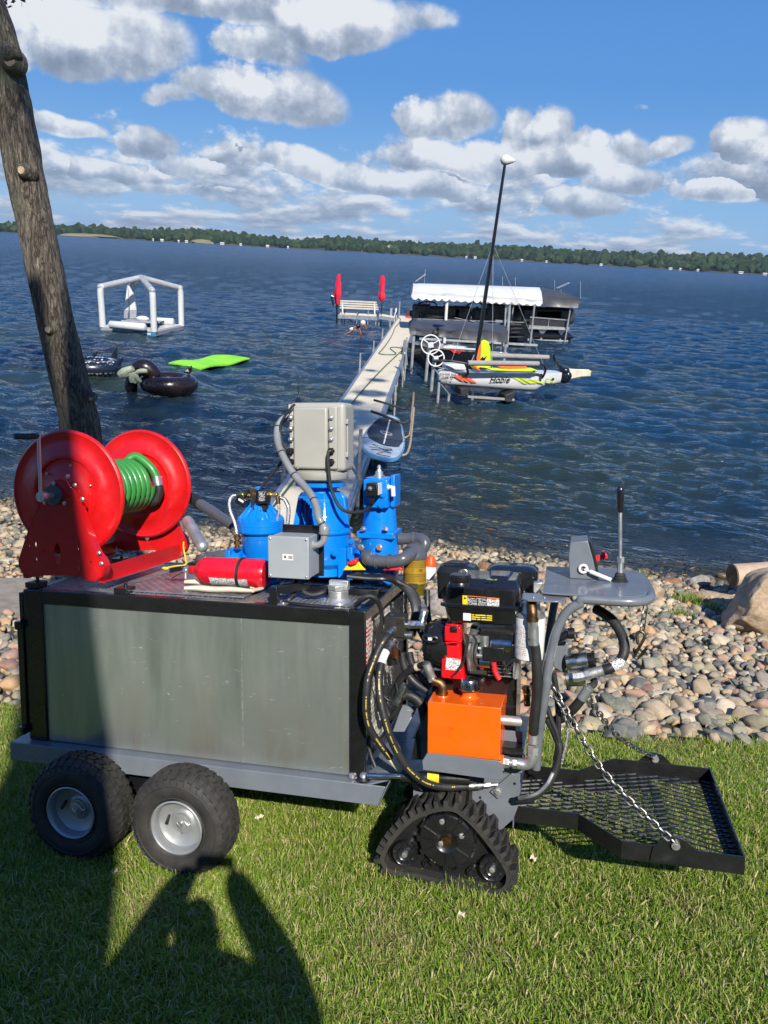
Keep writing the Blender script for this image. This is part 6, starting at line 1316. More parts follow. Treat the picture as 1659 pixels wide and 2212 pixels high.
# --- steering cylinder and long hoses at the joint
zc_ = ke(300, 1925, -.02); g = G(); g.tube([ke(190, 1922, -.03), ke(300, 1925, -.025), ke(480, 1928, -.01), ke(640, 1935, .01)], .0125, 14); st_ = obj('steering_rod', g, M('chrome', (.75, .75, .76), .12, 1.0), tu)
g = G(); a, b_ = ke(480, 1928, -.01), ke(1040, 1950, .03); g.tube([a, b_], .026, 16); obj('steering_cylinder', g, m_plastic, tu)
g = G(); a, b_ = ke(695, 1930, -.0), ke(790, 1934, .005); g.tube([a, b_], .0275, 18); obj('yellow_band', g, m_yellow, tu)
def long_hose(pts, v, r_, tag=None, f1=None):
    n = len(pts); P = [ke(x, y, v[0] + (v[1] - v[0]) * sin(pi * i / (n - 1))) for i, (x, y) in enumerate(pts)]
    g = G(); g.tube(P, r_, 14, 7); h = obj('hydraulic_hose', g, m_hose, tu); return h, P
h1_, P1 = long_hose([(395, 730), (350, 775), (290, 870), (240, 990), (200, 1110), (185, 1250), (185, 1400), (215, 1530), (290, 1650), (370, 1755), (460, 1860), (540, 1930)], (.05, -.10), .0165)
h2_, P2_ = long_hose([(395, 830), (340, 905), (305, 1010), (290, 1130), (300, 1280), (335, 1440), (385, 1600), (460, 1760), (560, 1890), (690, 1985), (860, 2015), (1060, 2005)], (.06, -.12), .0178)
m_fer = M('ferrule', (.60, .60, .59), .34, 1.0, var=.25, scale=20)
for P, h in ((P1, h1_), (P2_, h2_)):
    a, b_ = P[0], P[1]; d = (b_ - a); g = G(); g.tube([a - d * .35, a + d * .65], .020, 14); g.cyl(a - d * .7, a - d * .3, .0225, 6); obj('ferrule', g, m_fer, h)
    a, b_ = P[-1], P[-2]; d = (a - b_) / np.linalg.norm(a - b_); g = G(); g.tube([a - d * .02, a + d * .05], .020, 14); g.cyl(a + d * .05, a + d * .085, .014, 6); g.cyl(a + d * .075, a + d * .12, .010, 8); obj('ferrule', g, m_fer, h)
g = G(); S_ = smooth_path(P1, 7); i0 = 7 * 9 + 1; g.tube(S_[i0:i0 + 8], .0178, 14); obj('hose_tag', g, m_canvas, h1_)
S_ = smooth_path(P2_, 7); g = G(); g.tube(S_[6:14], .0195, 14); obj('hose_tag', g, m_label, h2_)
for h, P, r_ in ((h1_, P1, .0166), (h2_, P2_, .0179)):
    S_ = smooth_path(P, 26); g = G(); rr = np.random.default_rng(9)
    for i in range(40, len(S_) - 20, 2):
        if (i // 22) % 3 == 2 or rr.random() < .2: continue
        c_ = S_[i]; t_ = S_[i + 1] - S_[i - 1]; t_ /= np.linalg.norm(t_); vd = CAMK - c_; vd -= t_ * (vd @ t_); vd /= np.linalg.norm(vd); sd = np.cross(t_, vd)
        g.obox(c_ + vd * r_, t_, sd, vd, (.0028, .0032 * rr.uniform(.5, 1), .0004))
    obj('hose_print', g, M('hose_print', (.55, .42, .08), .5), h, kind='stuff')
for pts, v0_, v1_, r_ in (([(480, 900), (490, 980), (530, 1080), (600, 1160), (690, 1220)], .12, .10, .018), ([(540, 900), (560, 980), (600, 1060), (660, 1130), (720, 1190)], .14, .12, .017), ([(620, 690), (650, 760), (700, 830)], .2, .2, .014), ([(460, 1330), (430, 1390), (395, 1430), (370, 1420), (330, 1300), (350, 1180)], .09, .10, .016), ([(250, 720), (240, 900), (260, 1100), (330, 1260), (400, 1300), (440, 1230), (430, 1150)], .08, .09, .006), ([(200, 1500), (210, 1700), (260, 1850)], .06, .02, .009), ([(690, 380), (695, 560), (720, 720)], .42, .35, .014), ([(560, 1000), (600, 1120), (700, 1160)], .18, .18, .02), ([(480, 1250), (560, 1260), (640, 1330), (680, 1500)], .16, .16, .024)):
    n = len(pts); g = G(); g.tube([ke(x, y, v0_ + (v1_ - v0_) * i / (n - 1)) for i, (x, y) in enumerate(pts)], r_, 12, 6); obj('hydraulic_hose', g, m_hose, tu)
g = G(); g.tube([ke(505, 1165, .09), ke(480, 1230, .09)], .020, 12); g.cyl(ke(480, 1225, .09), ke(470, 1260, .09), .022, 6); g.tube([ke(475, 1250, .09), ke(440, 1330, .09)], .0195, 14); obj('ferrule', g, m_fer, tu)
g = G(); a = ke(332, 600, .06); b_ = ke(500, 780, .06); g.box((a[0], .06, b_[2]), (b_[0], .15, a[2])); g.box((a[0] + .035, .07, b_[2] - .02), (b_[0] - .01, .14, b_[2])); mb = obj('manifold_block', g, M('cast_iron', (.035, .034, .032), .5, .3), tu, bev=.003)
g = G()
for (x, y) in ((452, 648), (462, 700)): c_ = ke(x, y, .058); g.cyl(c_, c_ - np.array([0, .004, 0]), .007, 8)
obj('plug', g, m_brass, mb)
g = G()
for y, x1_ in ((668, 660), (757, 570)):
    g.cyl(ke(485, y, .10), ke(505, y, .10), .020, 6); g.cyl(ke(505, y, .10), ke(540, y, .10), .016, 14); g.cyl(ke(540, y, .10), ke(x1_, y, .10), .0185, 6 if x1_ > 600 else 16)
g.cyl(ke(640, 680, .10), ke(665, 560, .12), .018, 14); g.cyl(ke(665, 560, .12), ke(650, 530, .16), .022, 6); g.cyl(ke(350, 770, .055), ke(400, 725, .06), .019, 6); g.cyl(ke(372, 850, .055), ke(412, 808, .06), .019, 6); g.cyl(ke(395, 600, .1), ke(395, 585, .1), .012, 6)
obj('hose_fitting', g, m_fer, mb)
g = G(); g.tube([ke(385, 900, .07), ke(400, 1000, .07)], .022, 12); g.cyl(ke(395, 870, .07), ke(400, 930, .07), .028, 6); obj('solenoid_valve', g, m_plastic, mb)
g = G(); g.tube([ke(425, 870, .06), ke(428, 940, .06)], .024, 12); obj('copper_nut', g, M('copper', (.55, .20, .10), .3, 1.0), mb)
g = G(); g.box((.02, .10, -.80), (.34, .50, -.775)); g.bar((.0, .30, -.83), (.55, .30, -.83), .09, .06); g.prism([ke(480, 1335, .22), ke(612, 1350, .22), ke(500, 1560, .15), ke(400, 1560, .15)], (.0, .01, .0)); obj('drawbar', g, m_grey, tu, bev=.004)
g = G(); g.prism([ke(600, 1560, .14), ke(690, 1380, .14), ke(690, 1790, .10), ke(555, 1790, .10)], (0, .008, 0)); obj('side_gusset', g, m_black, tu, bev=.002)
g = G(); g.bolt(ke(540, 1395, .215), (0, -1, .3), .014, .01); obj('bolt', g, m_steel, tu)
g = G(); g.cyl(ke(1320, 1460, .06), ke(1485, 1475, .06), .0215, 18); obj('steel_tube', g, m_cast, tu)
g = G(); g.cyl(ke(1505, 1180, .03), ke(1515, 1230, .03), .016, 12); g.cyl(ke(1515, 1230, .03), ke(1520, 1340, .03), .014, 10); g.cyl(ke(1500, 1240, .03), ke(1535, 1240, .03), .017, 6); g.cyl(ke(1505, 1315, .03), ke(1540, 1315, .03), .016, 10); obj('drain_valve', g, m_bronze, tu)
# ---------------- engine
en = thing('engine', 'black and red petrol engine with a black fuel tank', 'engine', (.50, .18, -.42), K4)
def kE(x, y, v): return kh(x, y, v)
v = .0
a, b_, c_, d_ = kE(232, 560, v), kE(1150, 600, v), kE(1110, 1010, v), kE(270, 930, v)
xl, xr = kE(222, 760, v)[0], kE(1190, 800, v)[0]; zt, zs, zb = kE(700, 560, v)[2], kE(700, 770, v)[2], kE(700, 1000, v)[2]
def rr_loft(levels):
    """rounded rectangles stacked: (z, x0, x1, y0, y1, r)"""
    g = G(); V = []; n = 0
    for (z, x0, x1, y0, y1, r) in levels:
        P = []
        for (cx_, cy_, a0) in ((x1 - r, y1 - r, 0), (x0 + r, y1 - r, 90), (x0 + r, y0 + r, 180), (x1 - r, y0 + r, 270)):
            for j in range(5): t_ = radians(a0 + 22.5 * j); P.append((cx_ + r * cos(t_), cy_ + r * sin(t_), z))
        V += P; n = len(P)
    m_ = len(levels); F = [(i * n + q, i * n + (q + 1) % n, (i + 1) * n + (q + 1) % n, (i + 1) * n + q) for i in range(m_ - 1) for q in range(n)] + [tuple(range(n - 1, -1, -1)), tuple((m_ - 1) * n + q for q in range(n))]
    return g.add(V, F)
y1t = .275
ztop = ZTT = zt + .038
g = rr_loft([(zb + .004, xl + .045, xr - .03, v + .02, y1t - .02, .03), (zb + .012, xl + .02, xr - .02, v + .008, y1t - .01, .03), (zs - .012, xl + .006, xr - .008, v + .003, y1t, .03), (zs - .006, xl - .012, xr, v - .004, y1t + .006, .03), (zs + .004, xl - .012, xr, v - .004, y1t + .006, .03), (zs + .010, xl + .006, xr - .008, v + .003, y1t, .03),
             (zt, xl + .012, xr - .012, v + .005, y1t, .03), (zt + .018, xl + .02, xr - .018, v + .016, y1t - .01, .03), (ztop, xl + .04, xr - .03, v + .05, y1t - .03, .02)])
ft = obj('fuel_tank', g, m_tankpl, en, sharp=28)
g = G(); g.hexa([(xl + .19, v + .075, ztop - .004), (xr - .06, v + .07, ztop - .004), (xr - .05, y1t - .05, ztop - .004), (xl + .17, y1t - .05, ztop - .004), (xl + .20, v + .09, ztop + .010), (xr - .07, v + .085, ztop + .010), (xr - .06, y1t - .06, ztop + .010), (xl + .18, y1t - .06, ztop + .010)]); obj('tank_swage', g, m_tankpl, ft, bev=.003)
c_ = kz(*D8(440, 430), ztop + .02); c_ = np.array([c_[0], c_[1], ztop - .004]); g = G(); g.lathe([(.044, 0), (.042, .012), (.040, .016), (.043, .018), (.044, .040), (.040, .046), (.02, .047)], c_, (0, 0, 1), 30)
for i in range(12): a_ = 2 * pi * i / 12; d = np.array([cos(a_), sin(a_), 0]); g.obox(c_ + d * .043 + (0, 0, .029), d, np.cross(d, (0, 0, 1)), (0, 0, 1), (.003, .0065, .010))
fcap = obj('fuel_cap', g, m_plastic, ft, bev=.001)
g = G(); c2_ = c_ + np.array([.012, .03, .047]); g.tube([c2_ + .013 * np.array([cos(t_), 0, sin(t_)]) for t_ in np.linspace(0, 2 * pi, 12)[:-1]], .0025, 6, closed=True, cap=False); obj('cap_ring', g, m_steel, fcap)
m_sticker_or = M('label_orange', (.75, .18, .06), .4)
for (x0, y0, x1, y1, mt, nm_) in ((470, 627, 527, 742, m_yellow, 'warning_sticker'), (529, 650, 762, 760, m_print_blk, 'warning_sticker'), (768, 668, 918, 772, m_print, 'warning_sticker'), (527, 630, 760, 655, m_sticker_or, 'sticker_header'), (768, 650, 918, 676, m_sticker_or, 'sticker_header'), (478, 842, 572, 937, m_label, 'warning_sticker'), (580, 855, 830, 948, m_print_yel, 'warning_sticker')):
    vv = v + (.0005 if y0 < 800 else -.0015); a_, b2_ = kE(x0, y0, vv), kE(x1, y1, vv); zc2_ = -.05 if 0 else 0
    p = [kE(x0, y0, vv), kE(x1, y0 + (x1 - x0) * .075, vv), kE(x1, y1, vv), kE(x0, y1 - (x1 - x0) * .075, vv)]; g = G(); g.prism(p, (0, .003, 0)); obj(nm_, g, mt, ft)
p_ = [kE(498, 640, v), kE(515, 670, v), kE(481, 670, v)]; g = G(); g.prism([q + np.array([0, -.0005, 0]) for q in p_], (0, .001, 0)); obj('warning_triangle', g, m_plastic, ft)
g = G(); cc_ = kE(525, 890, v + .004); g.tube([cc_ + .009 * np.array([cos(t_), 0, sin(t_)]) for t_ in np.linspace(0, 2 * pi, 12)[:-1]], .001, 5, closed=True, cap=False); g.bar(cc_ + np.array([-.012, 0, -.006]), cc_ + np.array([.012, 0, .008]), .002, .001); obj('sticker_drawing', g, m_plastic, ft)
g = G(); s_ = kz(*D8(820, 432), ztop + .011); g.prism([s_ + np.array(q) for q in ((-.02, -.012, 0), (.012, -.012, 0), (-.002, .012, 0))], (0, 0, .001)); g.box(s_ + np.array([.014, -.012, 0]), s_ + np.array([.024, .01, .001])); obj('tank_emblem', g, M('emblem_green', (.12, .30, .05), .5, col2=(.5, .45, .05), scale=60), ft)
vs = .03; X0, X1 = kE(200, 1300, vs)[0], kE(470, 1300, vs)[0]; Z1, Z0 = kE(350, 985, vs)[2], kE(350, 1640, vs)[2]
g = rr_loft([(Z0, X0 + .0, X1 + .012, vs, vs + .22, .02), (kE(300, 1380, vs)[2], X0, X1, vs, vs + .22, .02), (kE(300, 1200, vs)[2], X0 + .006, X1 - .008, vs, vs + .21, .02), (Z1, X0 + .018, X1 - .010, vs + .006, vs + .20, .02)]); sh = obj('fan_shroud', g, M('engine_red', (.68, .006, .012), .28, coat=.7, var=.05), en, sharp=40)
a_, b2_ = kE(250, 1030, vs - .022), kE(470, 1230, vs - .022); g = G(); g.box((a_[0], vs - .022, b2_[2] + .01), (b2_[0] - .01, vs + .03, a_[2] + .01)); g.prism([kE(x, y, vs - .018) for x, y in ((250, 1200), (470, 1180), (400, 1235), (320, 1215), (270, 1245))], (0, .04, 0)); obj('switch_housing', g, bpy.data.materials['engine_red'], en, bev=.006, segs=3)
a_, b2_ = kE(315, 1010, vs - .03), kE(400, 1085, vs - .03); g = G(); g.box((a_[0], vs - .028, b2_[2]), (b2_[0], vs - .02, a_[2])); g.box((a_[0] + .008, vs - .033, b2_[2] + .008), (b2_[0] - .008, vs - .026, a_[2] - .006)); rs_ = obj('rocker_switch', g, m_plastic, en, bev=.002)
a_, b2_ = kE(270, 1385, vs - .002), kE(445, 1545, vs - .002); g = G(); g.hexa([kE(270, 1383, vs - .003), kE(446, 1408, vs - .003), kE(446, 1410, vs), kE(270, 1385, vs), kE(262, 1530, vs - .003), kE(440, 1545, vs - .003), kE(440, 1546, vs), kE(262, 1531, vs)]); obj('specification_sticker', g, m_print, sh)
g = G(); cR = np.array([X0 + .01, vs + .11, kE(200, 1300, vs)[2]]); g.lathe([(.04, -.10), (.075, -.095), (.10, -.075), (.112, -.03), (.112, .02)], cR, (1, 0, 0), 36); rc = obj('recoil_cover', g, m_plastic, en, sharp=30)
g = G()
for i in range(26):
    a_ = 2 * pi * i / 26; d = np.array([0, cos(a_), sin(a_)]); g.bar(cR + d * .078 + np.array([-.095, 0, 0]), cR + d * .108 + np.array([-.05, 0, 0]), .006, .008, (1, 0, 0))
    g.bar(cR + d * .113 + np.array([-.025, 0, 0]), cR + d * .113 + np.array([.012, 0, 0]), .006, .005, d)
obj('cooling_fins', g, m_plastic, rc)
g = G(); pc_ = kE(75, 1155, vs - .02); g.tube([kE(0, 1120, vs), kE(60, 1130, vs - .01), kE(150, 1140, vs - .01), kE(160, 1185, vs - .01), kE(70, 1190, vs - .01), kE(0, 1165, vs)], .008, 8, 4, closed=True, cap=False); obj('pull_handle', g, m_plastic, rc)
g = G(); g.obox(pc_, (1, 0, 0), (0, 1, 0), (0, 0, 1), (.008, .008, .006)); obj('rope_knot', g, m_white, rc)
m_alloy = M('engine_alloy', (.55, .55, .53), .42, .9, var=.25, scale=12)
g = G(); a_ = kE(540, 1080, .07); b2_ = kE(1100, 1640, .07); g.box((a_[0], .07, b2_[2]), (b2_[0], .26, a_[2])); bl = obj('crankcase', g, M('crankcase_dark', (.06, .06, .06), .5, .6), en, bev=.01)
g = G()
for z_ in np.linspace(b2_[2] + .01, a_[2] - .005, 12): g.box((b2_[0] - .11, .05, z_), (b2_[0] + .012, .25, z_ + .004))
obj('cylinder_fins', g, m_alloy, bl, kind='stuff')
g = G(); cG = kE(600, 1330, .05); g.lathe([(.105, 0), (.108, .01), (.104, .03), (.09, .04)], (cG[0] - .02, .13, cG[2]), (1, 0, 0), 34); g.lathe([(.10, .0), (.10, .016), (.085, .018)], (cG[0] + .03, .13, cG[2]), (1, 0, 0), 34)
g.tube([kE(545, 1110, .04), kE(540, 1250, .035), kE(545, 1400, .035), kE(560, 1540, .04)], .010, 10, 4); g.tube([kE(640, 1140, .03), kE(600, 1260, .03), kE(600, 1380, .03), kE(620, 1470, .04)], .013, 10, 4)
g.cyl(kE(740, 1110, .04), kE(735, 1360, .04), .022, 12); g.cyl(kE(660, 1270, .03), kE(810, 1275, .03), .008, 8); g.cyl(kE(640, 1360, .03), kE(720, 1365, .03), .012, 10); g.obox(kE(1130, 1470, .06), (1, 0, 0), (0, 1, 0), (0, 0, 1), (.012, .03, .05)); g.tube([kE(1120, 1400, .03), kE(1145, 1430, .03), kE(1125, 1560, .03), kE(1110, 1640, .03)], .008, 8, 4); g.obox(kE(620, 1150, .03), (1, 0, 0), (0, 1, 0), (0, 0, 1), (.022, .012, .014))
obj('gear_housing', g, m_alloy, en, sharp=40)
g = G(); g.lathe([(.034, 0), (.038, .003), (.038, kE(1075, 1240, .03)[0] - kE(810, 1240, .03)[0] - .003), (.034, kE(1075, 1240, .03)[0] - kE(810, 1240, .03)[0])], (kE(810, 1240, .03)[0], .055, kE(900, 1240, .03)[2]), (1, 0, 0), 30); g.cyl(kE(1070, 1240, .05), kE(1110, 1242, .05), .02, 12); stt = obj('starter_motor', g, M('starter_chrome', (.42, .46, .48), .16, 1.0), en)
g = G(); g.lathe([(.024, 0), (.026, .002), (.026, .044), (.024, .046)], (kE(675, 1460, .02)[0], .045, kE(720, 1458, .02)[2]), (1, 0, 0), 24); g.cyl((kE(780, 1460, .02)[0], .045, kE(720, 1458, .02)[2]), (kE(820, 1460, .02)[0], .045, kE(720, 1458, .02)[2]), .010, 8); obj('starter_solenoid', g, bpy.data.materials['starter_chrome'], en)
g = G()
for pts in ([(500, 1090), (520, 1180), (505, 1300), (490, 1420), (440, 1500), (380, 1590)], [(530, 1100), (540, 1200), (510, 1330), (480, 1450), (420, 1540), (350, 1610)], [(820, 1400), (830, 1480), (870, 1540)], [(940, 1400), (990, 1490), (1030, 1560), (1080, 1460)], [(760, 1370), (850, 1360), (900, 1400), (960, 1420), (1000, 1500)], [(600, 1110), (640, 1180), (610, 1300), (620, 1440), (680, 1500)], [(1110, 1400), (1060, 1430), (1000, 1500), (1010, 1580)]): g.tube([kE(x, y, .015) for x, y in pts], .0045, 7, 5)
obj('wiring', g, m_rubber, en)
g = G(); g.tube([kE(850, 1440, .02), kE(860, 1530, .02), kE(890, 1600, .02), kE(920, 1650, .02)], .011, 8, 5); obj('red_cable', g, m_glove, en)
g = G(); g.obox(kE(850, 1330, .03), (1, 0, 0), (0, 1, 0), (0, 0, 1), (.045, .02, .03)); g.obox(kE(950, 1120, .06), (1, 0, 0), (0, 1, 0), (0, 0, 1), (.09, .03, .022)); g.obox(kE(1000, 1330, .045), (1, 0, 0), (0, 1, 0), (0, 0, 1), (.035, .02, .045)); obj('regulator', g, m_plastic, en, bev=.003)
ya = y1t + .02; za = .108
def topbox(pts_px, zt_, drop, name, fins=None, inset=.02):
    P = [kz(*D8(x, y), zt_) for x, y in pts_px]; lo = [(min(p[0] for p in P)), max(p[0] for p in P), min(p[1] for p in P), max(p[1] for p in P)]
    return lo
P_ = [kz(*D8(x, y), .10) for x, y in ((360, 190), (700, 205), (745, 290), (290, 280))]
ax0, ax1 = P_[3][0] - .004, P_[2][0]; ay0 = y1t + .012; ay1 = ay0 + .165
za = kh(500, 235, ay0 + .08)[2]
g = rr_loft([(za - .16, ax0 + .01, ax1 - .01, ay0, ay1, .02), (za - .035, ax0, ax1, ay0, ay1, .03), (za - .012, ax0 + .012, ax1 - .014, ay0 + .014, ay1 - .01, .03), (za - .004, ax0 + .03, ax1 - .045, ay0 + .03, ay1 - .025, .02), (za + .006, ax0 + .05, ax1 - .05, ay0 + .045, ay1 - .04, .015)])
ac = obj('air_cleaner', g, m_plastic, en, sharp=30)
g = G()
for i in range(4): g.lathe([(.008, 0), (.006, .004)], (ax0 + .06 + i * .026, ay0 + .07, za + .004), (0, 0, 1), 12)
g.tube([(ax0 + .035, ay0 + .035, za - .003), (ax1 - .06, ay0 + .033, za - .003)], .008, 8); obj('cover_ribs', g, m_plastic, ac)
mx0 = kz(*D8(865, 320), .08)[0]; my0 = y1t + .02; my1 = my0 + .15; zm = kh(1150, 260, my0 + .07)[2]; mx1 = kh(1400, 320, my0 + .03)[0]
g = rr_loft([(zm - .14, mx0 + .03, mx1 - .02, my0, my1, .02), (zm - .05, mx0 + .005, mx1 - .002, my0 - .004, my1, .025), (zm - .018, mx0, mx1 - .004, my0, my1, .03), (zm - .004, mx0 + .016, mx1 - .02, my0 + .018, my1 - .015, .03), (zm + .003, mx0 + .04, mx1 - .045, my0 + .05, my1 - .035, .02)])
mf = obj('muffler', g, m_tankpl, en, sharp=30)
g = G()
for i in range(10): xx = mx0 + .045 + i * (mx1 - mx0 - .09) / 9; g.box((xx, my0 - .003, zm - .034), (xx + .006, my0 + .008, zm - .018))
g.lathe([(.02, .0), (.012, .002)], ((mx0 + mx1) / 2, my0 + .07, zm + .003), (0, 0, 1), 16); obj('muffler_slots', g, M('slot_black', (.002, .002, .002), .9), mf)
g = G(); g.box((mx1 - .10, y1t - .03, -.02), (mx1 + .0, my0 + .02, .04)); g.prism([kh(1335, 475, .2), kh(1450, 470, .2), kh(1380, 625, .2), kh(1330, 590, .2)], (0, .05, 0)); obj('muffler_bracket', g, m_cast, en, bev=.004)
g = G(); g.box((xl + .03, .03, -.60), (xr + .02, .42, -.57)); g.box((X0 - .05, .12, Z0 - .30), (xr - .02, .40, Z0)); obj('engine_mount', g, m_black, en)
# ------------------------------------------------------------------ dock, boats and floats on the lake
def DA(x, y): return 674 + x / 2.595, 553 + y / 2.595
def DB(x, y): return 743.1 + x / 8, 777.7 + y / 8
def DC(x, y): return 881.4 + x / 3.84, 743.1 + y / 3.84
def DE(x, y): return 708.5 + x / 6.857, 587.6 + y / 6.857
def DF(x, y): return 172.8 + x / 3.84, 553 + y / 3.84
m_deckb = M('dock_deck', (.62, .54, .38), .75, var=.08, scale=2, col2=(.70, .62, .46), bump=.3, bscale=80)
m_alu = M('dock_aluminium', (.50, .52, .53), .42, .85, var=.12)
m_galv = M('galvanised_pipe', (.45, .46, .46), .5, .6, var=.2)
m_bench = M('bench_slat', (.55, .50, .40), .7, var=.1)
m_umb = M('umbrella_red', (.72, .012, .05), .75, var=.12, scale=3)
m_cv_w = M('canopy_white', (.60, .60, .585), .6, var=.06, scale=2, bump=.5, bscale=4)
m_cv_d = M('canopy_charcoal', (.055, .058, .065), .5, var=.15, scale=2, bump=.5, bscale=5)
m_gel = M('black_gelcoat', (.008, .009, .012), .14, coat=.8)
m_seat = M('boat_vinyl', (.03, .03, .032), .5, var=.4, scale=5)
m_hullw = M('white_hull', (.64, .64, .63), .28, coat=.4, var=.04)
m_foam = M('foam_grip', (.30, .28, .255), .85, var=.1)
m_lime = M('lime_cloth', (.55, .72, .015), .6, var=.08)
m_org = M('orange_cloth', (.90, .16, .03), .6, var=.08)
DZ = .50
def dl(y): return -1.23 + .0527 * (y - 18.63)
DWD = 1.16
dk = thing('dock', 'long narrow dock with beige decking running out to the boats', 'dock', (dl(9), 9, 0))
y = 9.05; joints = [9.05]
while y < 46.0: y2 = min(y + 3.05, 46.2); joints.append(y2); y = y2
for a, b_ in zip(joints[:-1], joints[1:]):
    g = G(); g.hexa([(dl(a) + .07, a + .006, DZ - .03), (dl(a) + DWD - .07, a + .006, DZ - .03), (dl(b_) + DWD - .07, b_ - .006, DZ - .03), (dl(b_) + .07, b_ - .006, DZ - .03), (dl(a) + .07, a + .006, DZ), (dl(a) + DWD - .07, a + .006, DZ), (dl(b_) + DWD - .07, b_ - .006, DZ), (dl(b_) + .07, b_ - .006, DZ)])
    obj('deck_panel', g, m_deckb, dk)
    for o_ in (0, DWD - .065):
        g = G(); g.hexa([(dl(a) + o_, a + .003, DZ - .16), (dl(a) + o_ + .065, a + .003, DZ - .16), (dl(b_) + o_ + .065, b_ - .003, DZ - .16), (dl(b_) + o_, b_ - .003, DZ - .16), (dl(a) + o_, a + .003, DZ + .012), (dl(a) + o_ + .065, a + .003, DZ + .012), (dl(b_) + o_ + .065, b_ - .003, DZ + .012), (dl(b_) + o_, b_ - .003, DZ + .012)])
        if o_: g.hexa([(dl(a) + o_ + .067, a + .003, DZ - .12), (dl(a) + o_ + .10, a + .003, DZ - .12), (dl(b_) + o_ + .10, b_ - .003, DZ - .12), (dl(b_) + o_ + .067, b_ - .003, DZ - .12), (dl(a) + o_ + .067, a + .003, DZ - .02), (dl(a) + o_ + .10, a + .003, DZ - .02), (dl(b_) + o_ + .10, b_ - .003, DZ - .02), (dl(b_) + o_ + .067, b_ - .003, DZ - .02)])
        obj('side_rail', g, m_alu, dk)
def post(x, y, top, r=.026, z0=-3.0): g = G(); g.cyl((x, y, z0), (x, y, top), r, 10); g.cyl((x, y, DZ - .16), (x, y, DZ + .05), r * 1.6, 10); return g
for px, py, ty in ((283, 640, 545), (351, 530, 475), (399, 460, 405), (447, 395, 345), (491, 330, 255)):
    q = onz(*DA(px, py), DZ); yy = q[1]; t_ = ony(*DA(px, ty), yy)[2]; obj('post', post(dl(yy) - .035, yy, t_), m_galv, dk)
for px, py, ty in ((477, 640, 560), (519, 605, 455), (432, 775, 720)):
    q = onz(*DA(px, py), DZ); yy = q[1]; t_ = ony(*DA(px, ty), yy)[2]; obj('post', post(dl(yy) + DWD + .13, yy, t_), m_galv, dk)
obj('post', post(dl(11.8) - .04, 11.8, 1.05, .03, -.6), m_galv, dk); obj('post', post(dl(12) + DWD - .02, 12.0, 1.30, .03, -.6), m_galv, dk)
for yy in np.arange(12, 46, 3.05):
    for o_ in (0.03, DWD - .03): obj('leg', G().cyl((dl(yy) + o_, yy, -3), (dl(yy) + o_, yy, DZ - .15), .022, 8), m_galv, dk)
hp_ = [onz(*DA(x, y), DZ + .02) for x, y in ((480, 346), (496, 354), (486, 378), (466, 400), (450, 440), (420, 490), (388, 530), (375, 545), (400, 552), (455, 553), (470, 545), (440, 520), (450, 511), (490, 514), (506, 524), (480, 552), (420, 608), (340, 690), (260, 780), (190, 870))] + [onz(746, 889, DZ + .02), onz(700, 950, DZ + .02), onz(660, 1000, DZ + .02), onz(630, 1044, DZ + .02), onz(577, 1111, DZ + .02)]
hp_ = [np.array([max(min(p[0], dl(p[1]) + DWD - .12), dl(p[1]) + .09), p[1], p[2]]) for p in hp_]
obj('garden_hose', G().tube(hp_, .018, 8, 6), M('hose_dark_green', (.035, .10, .055), .5), label='dark green garden hose snaking along the dock', cat='hose')
# ---- bench platform at the end
YB = 45.2
bn = thing('dock_bench', 'long slatted bench on its own platform left of the dock end', 'bench', tuple(ony(*DE(450, 650), YB)))
def bz(x, y, Y=YB): return ony(*DE(x, y), Y)
for i in range(4):
    y0 = 425 + i * 34; a = bz(178, y0, YB + .25); b_ = bz(748, y0 + 26, YB + .25); g = G(); g.bar(a, b_, .025, .085, (0, 1, 0) if 0 else (0, 0, 1)); obj('slat', g, m_bench, bn)
for x in (212, 688):
    a = bz(x, 425 + (x - 178) * .045, YB + .3); b_ = bz(x + 4, 640, YB + .1); obj('back_post', G().bar(a, b_, .06, .05), m_galv, bn)
sA, sB = bz(150, 612, YB - .35), bz(735, 645, YB - .35)
for (u0, u1) in ((.04, .47), (.51, .97)):
    a = sA + (sB - sA) * u0; b_ = sA + (sB - sA) * u1; g = G(); g.hexa([a + np.array(q) for q in ((0, 0, -.05), (0, .8, -.05))][:0] or [a + (0, 0, -.05), b_ + (0, 0, -.05), b_ + (0, .8, -.05), a + (0, .8, -.05), a, b_, b_ + (0, .8, 0), a + (0, .8, 0)]); obj('seat', g, m_hullw if 0 else m_deckb, bn)
g = G(); g.bar(sA + (0, -.02, -.16), sB + (0, -.02, -.16), .04, .22); obj('apron', g, m_alu, bn)
for x, y0, y1 in ((135, 520, 760), (215, 600, 740), (435, 590, 760), (492, 690, 740), (712, 700, 820), (757, 710, 780), (255, 545, 590), (600, 565, 600)):
    obj('leg', G().cyl((bz(x, y0)[0], YB - .3, bz(x, y0)[2]), (bz(x, y0)[0], YB - .3, -2.8), .03, 8), m_galv if x > 400 else m_black, bn)
g = G(); g.hexa([bz(255, 655, YB - .1), bz(310, 680, YB - .1), bz(300, 700, YB - .1), bz(245, 670, YB - .1), bz(255, 655, YB), bz(310, 680, YB), bz(300, 700, YB), bz(245, 670, YB)]); g.tube([bz(300, 690), bz(375, 745)], .03, 6); obj('brace', g, m_plastic, bn)
wk = thing('side_platform', 'small beige platform joining the bench to the dock end', 'platform', tuple(bz(870, 660)))
a, b_ = bz(755, 640, YB - .5), bz(985, 680, YB - .5); g = G(); g.hexa([a + (0, 0, -.05), b_ + (0, 0, -.05), b_ + (.05, 1.3, -.05), a + (0, 1.3, -.05), a, b_, b_ + (.05, 1.3, 0), a + (0, 1.3, 0)]); obj('deck_panel', g, m_deckb, wk)
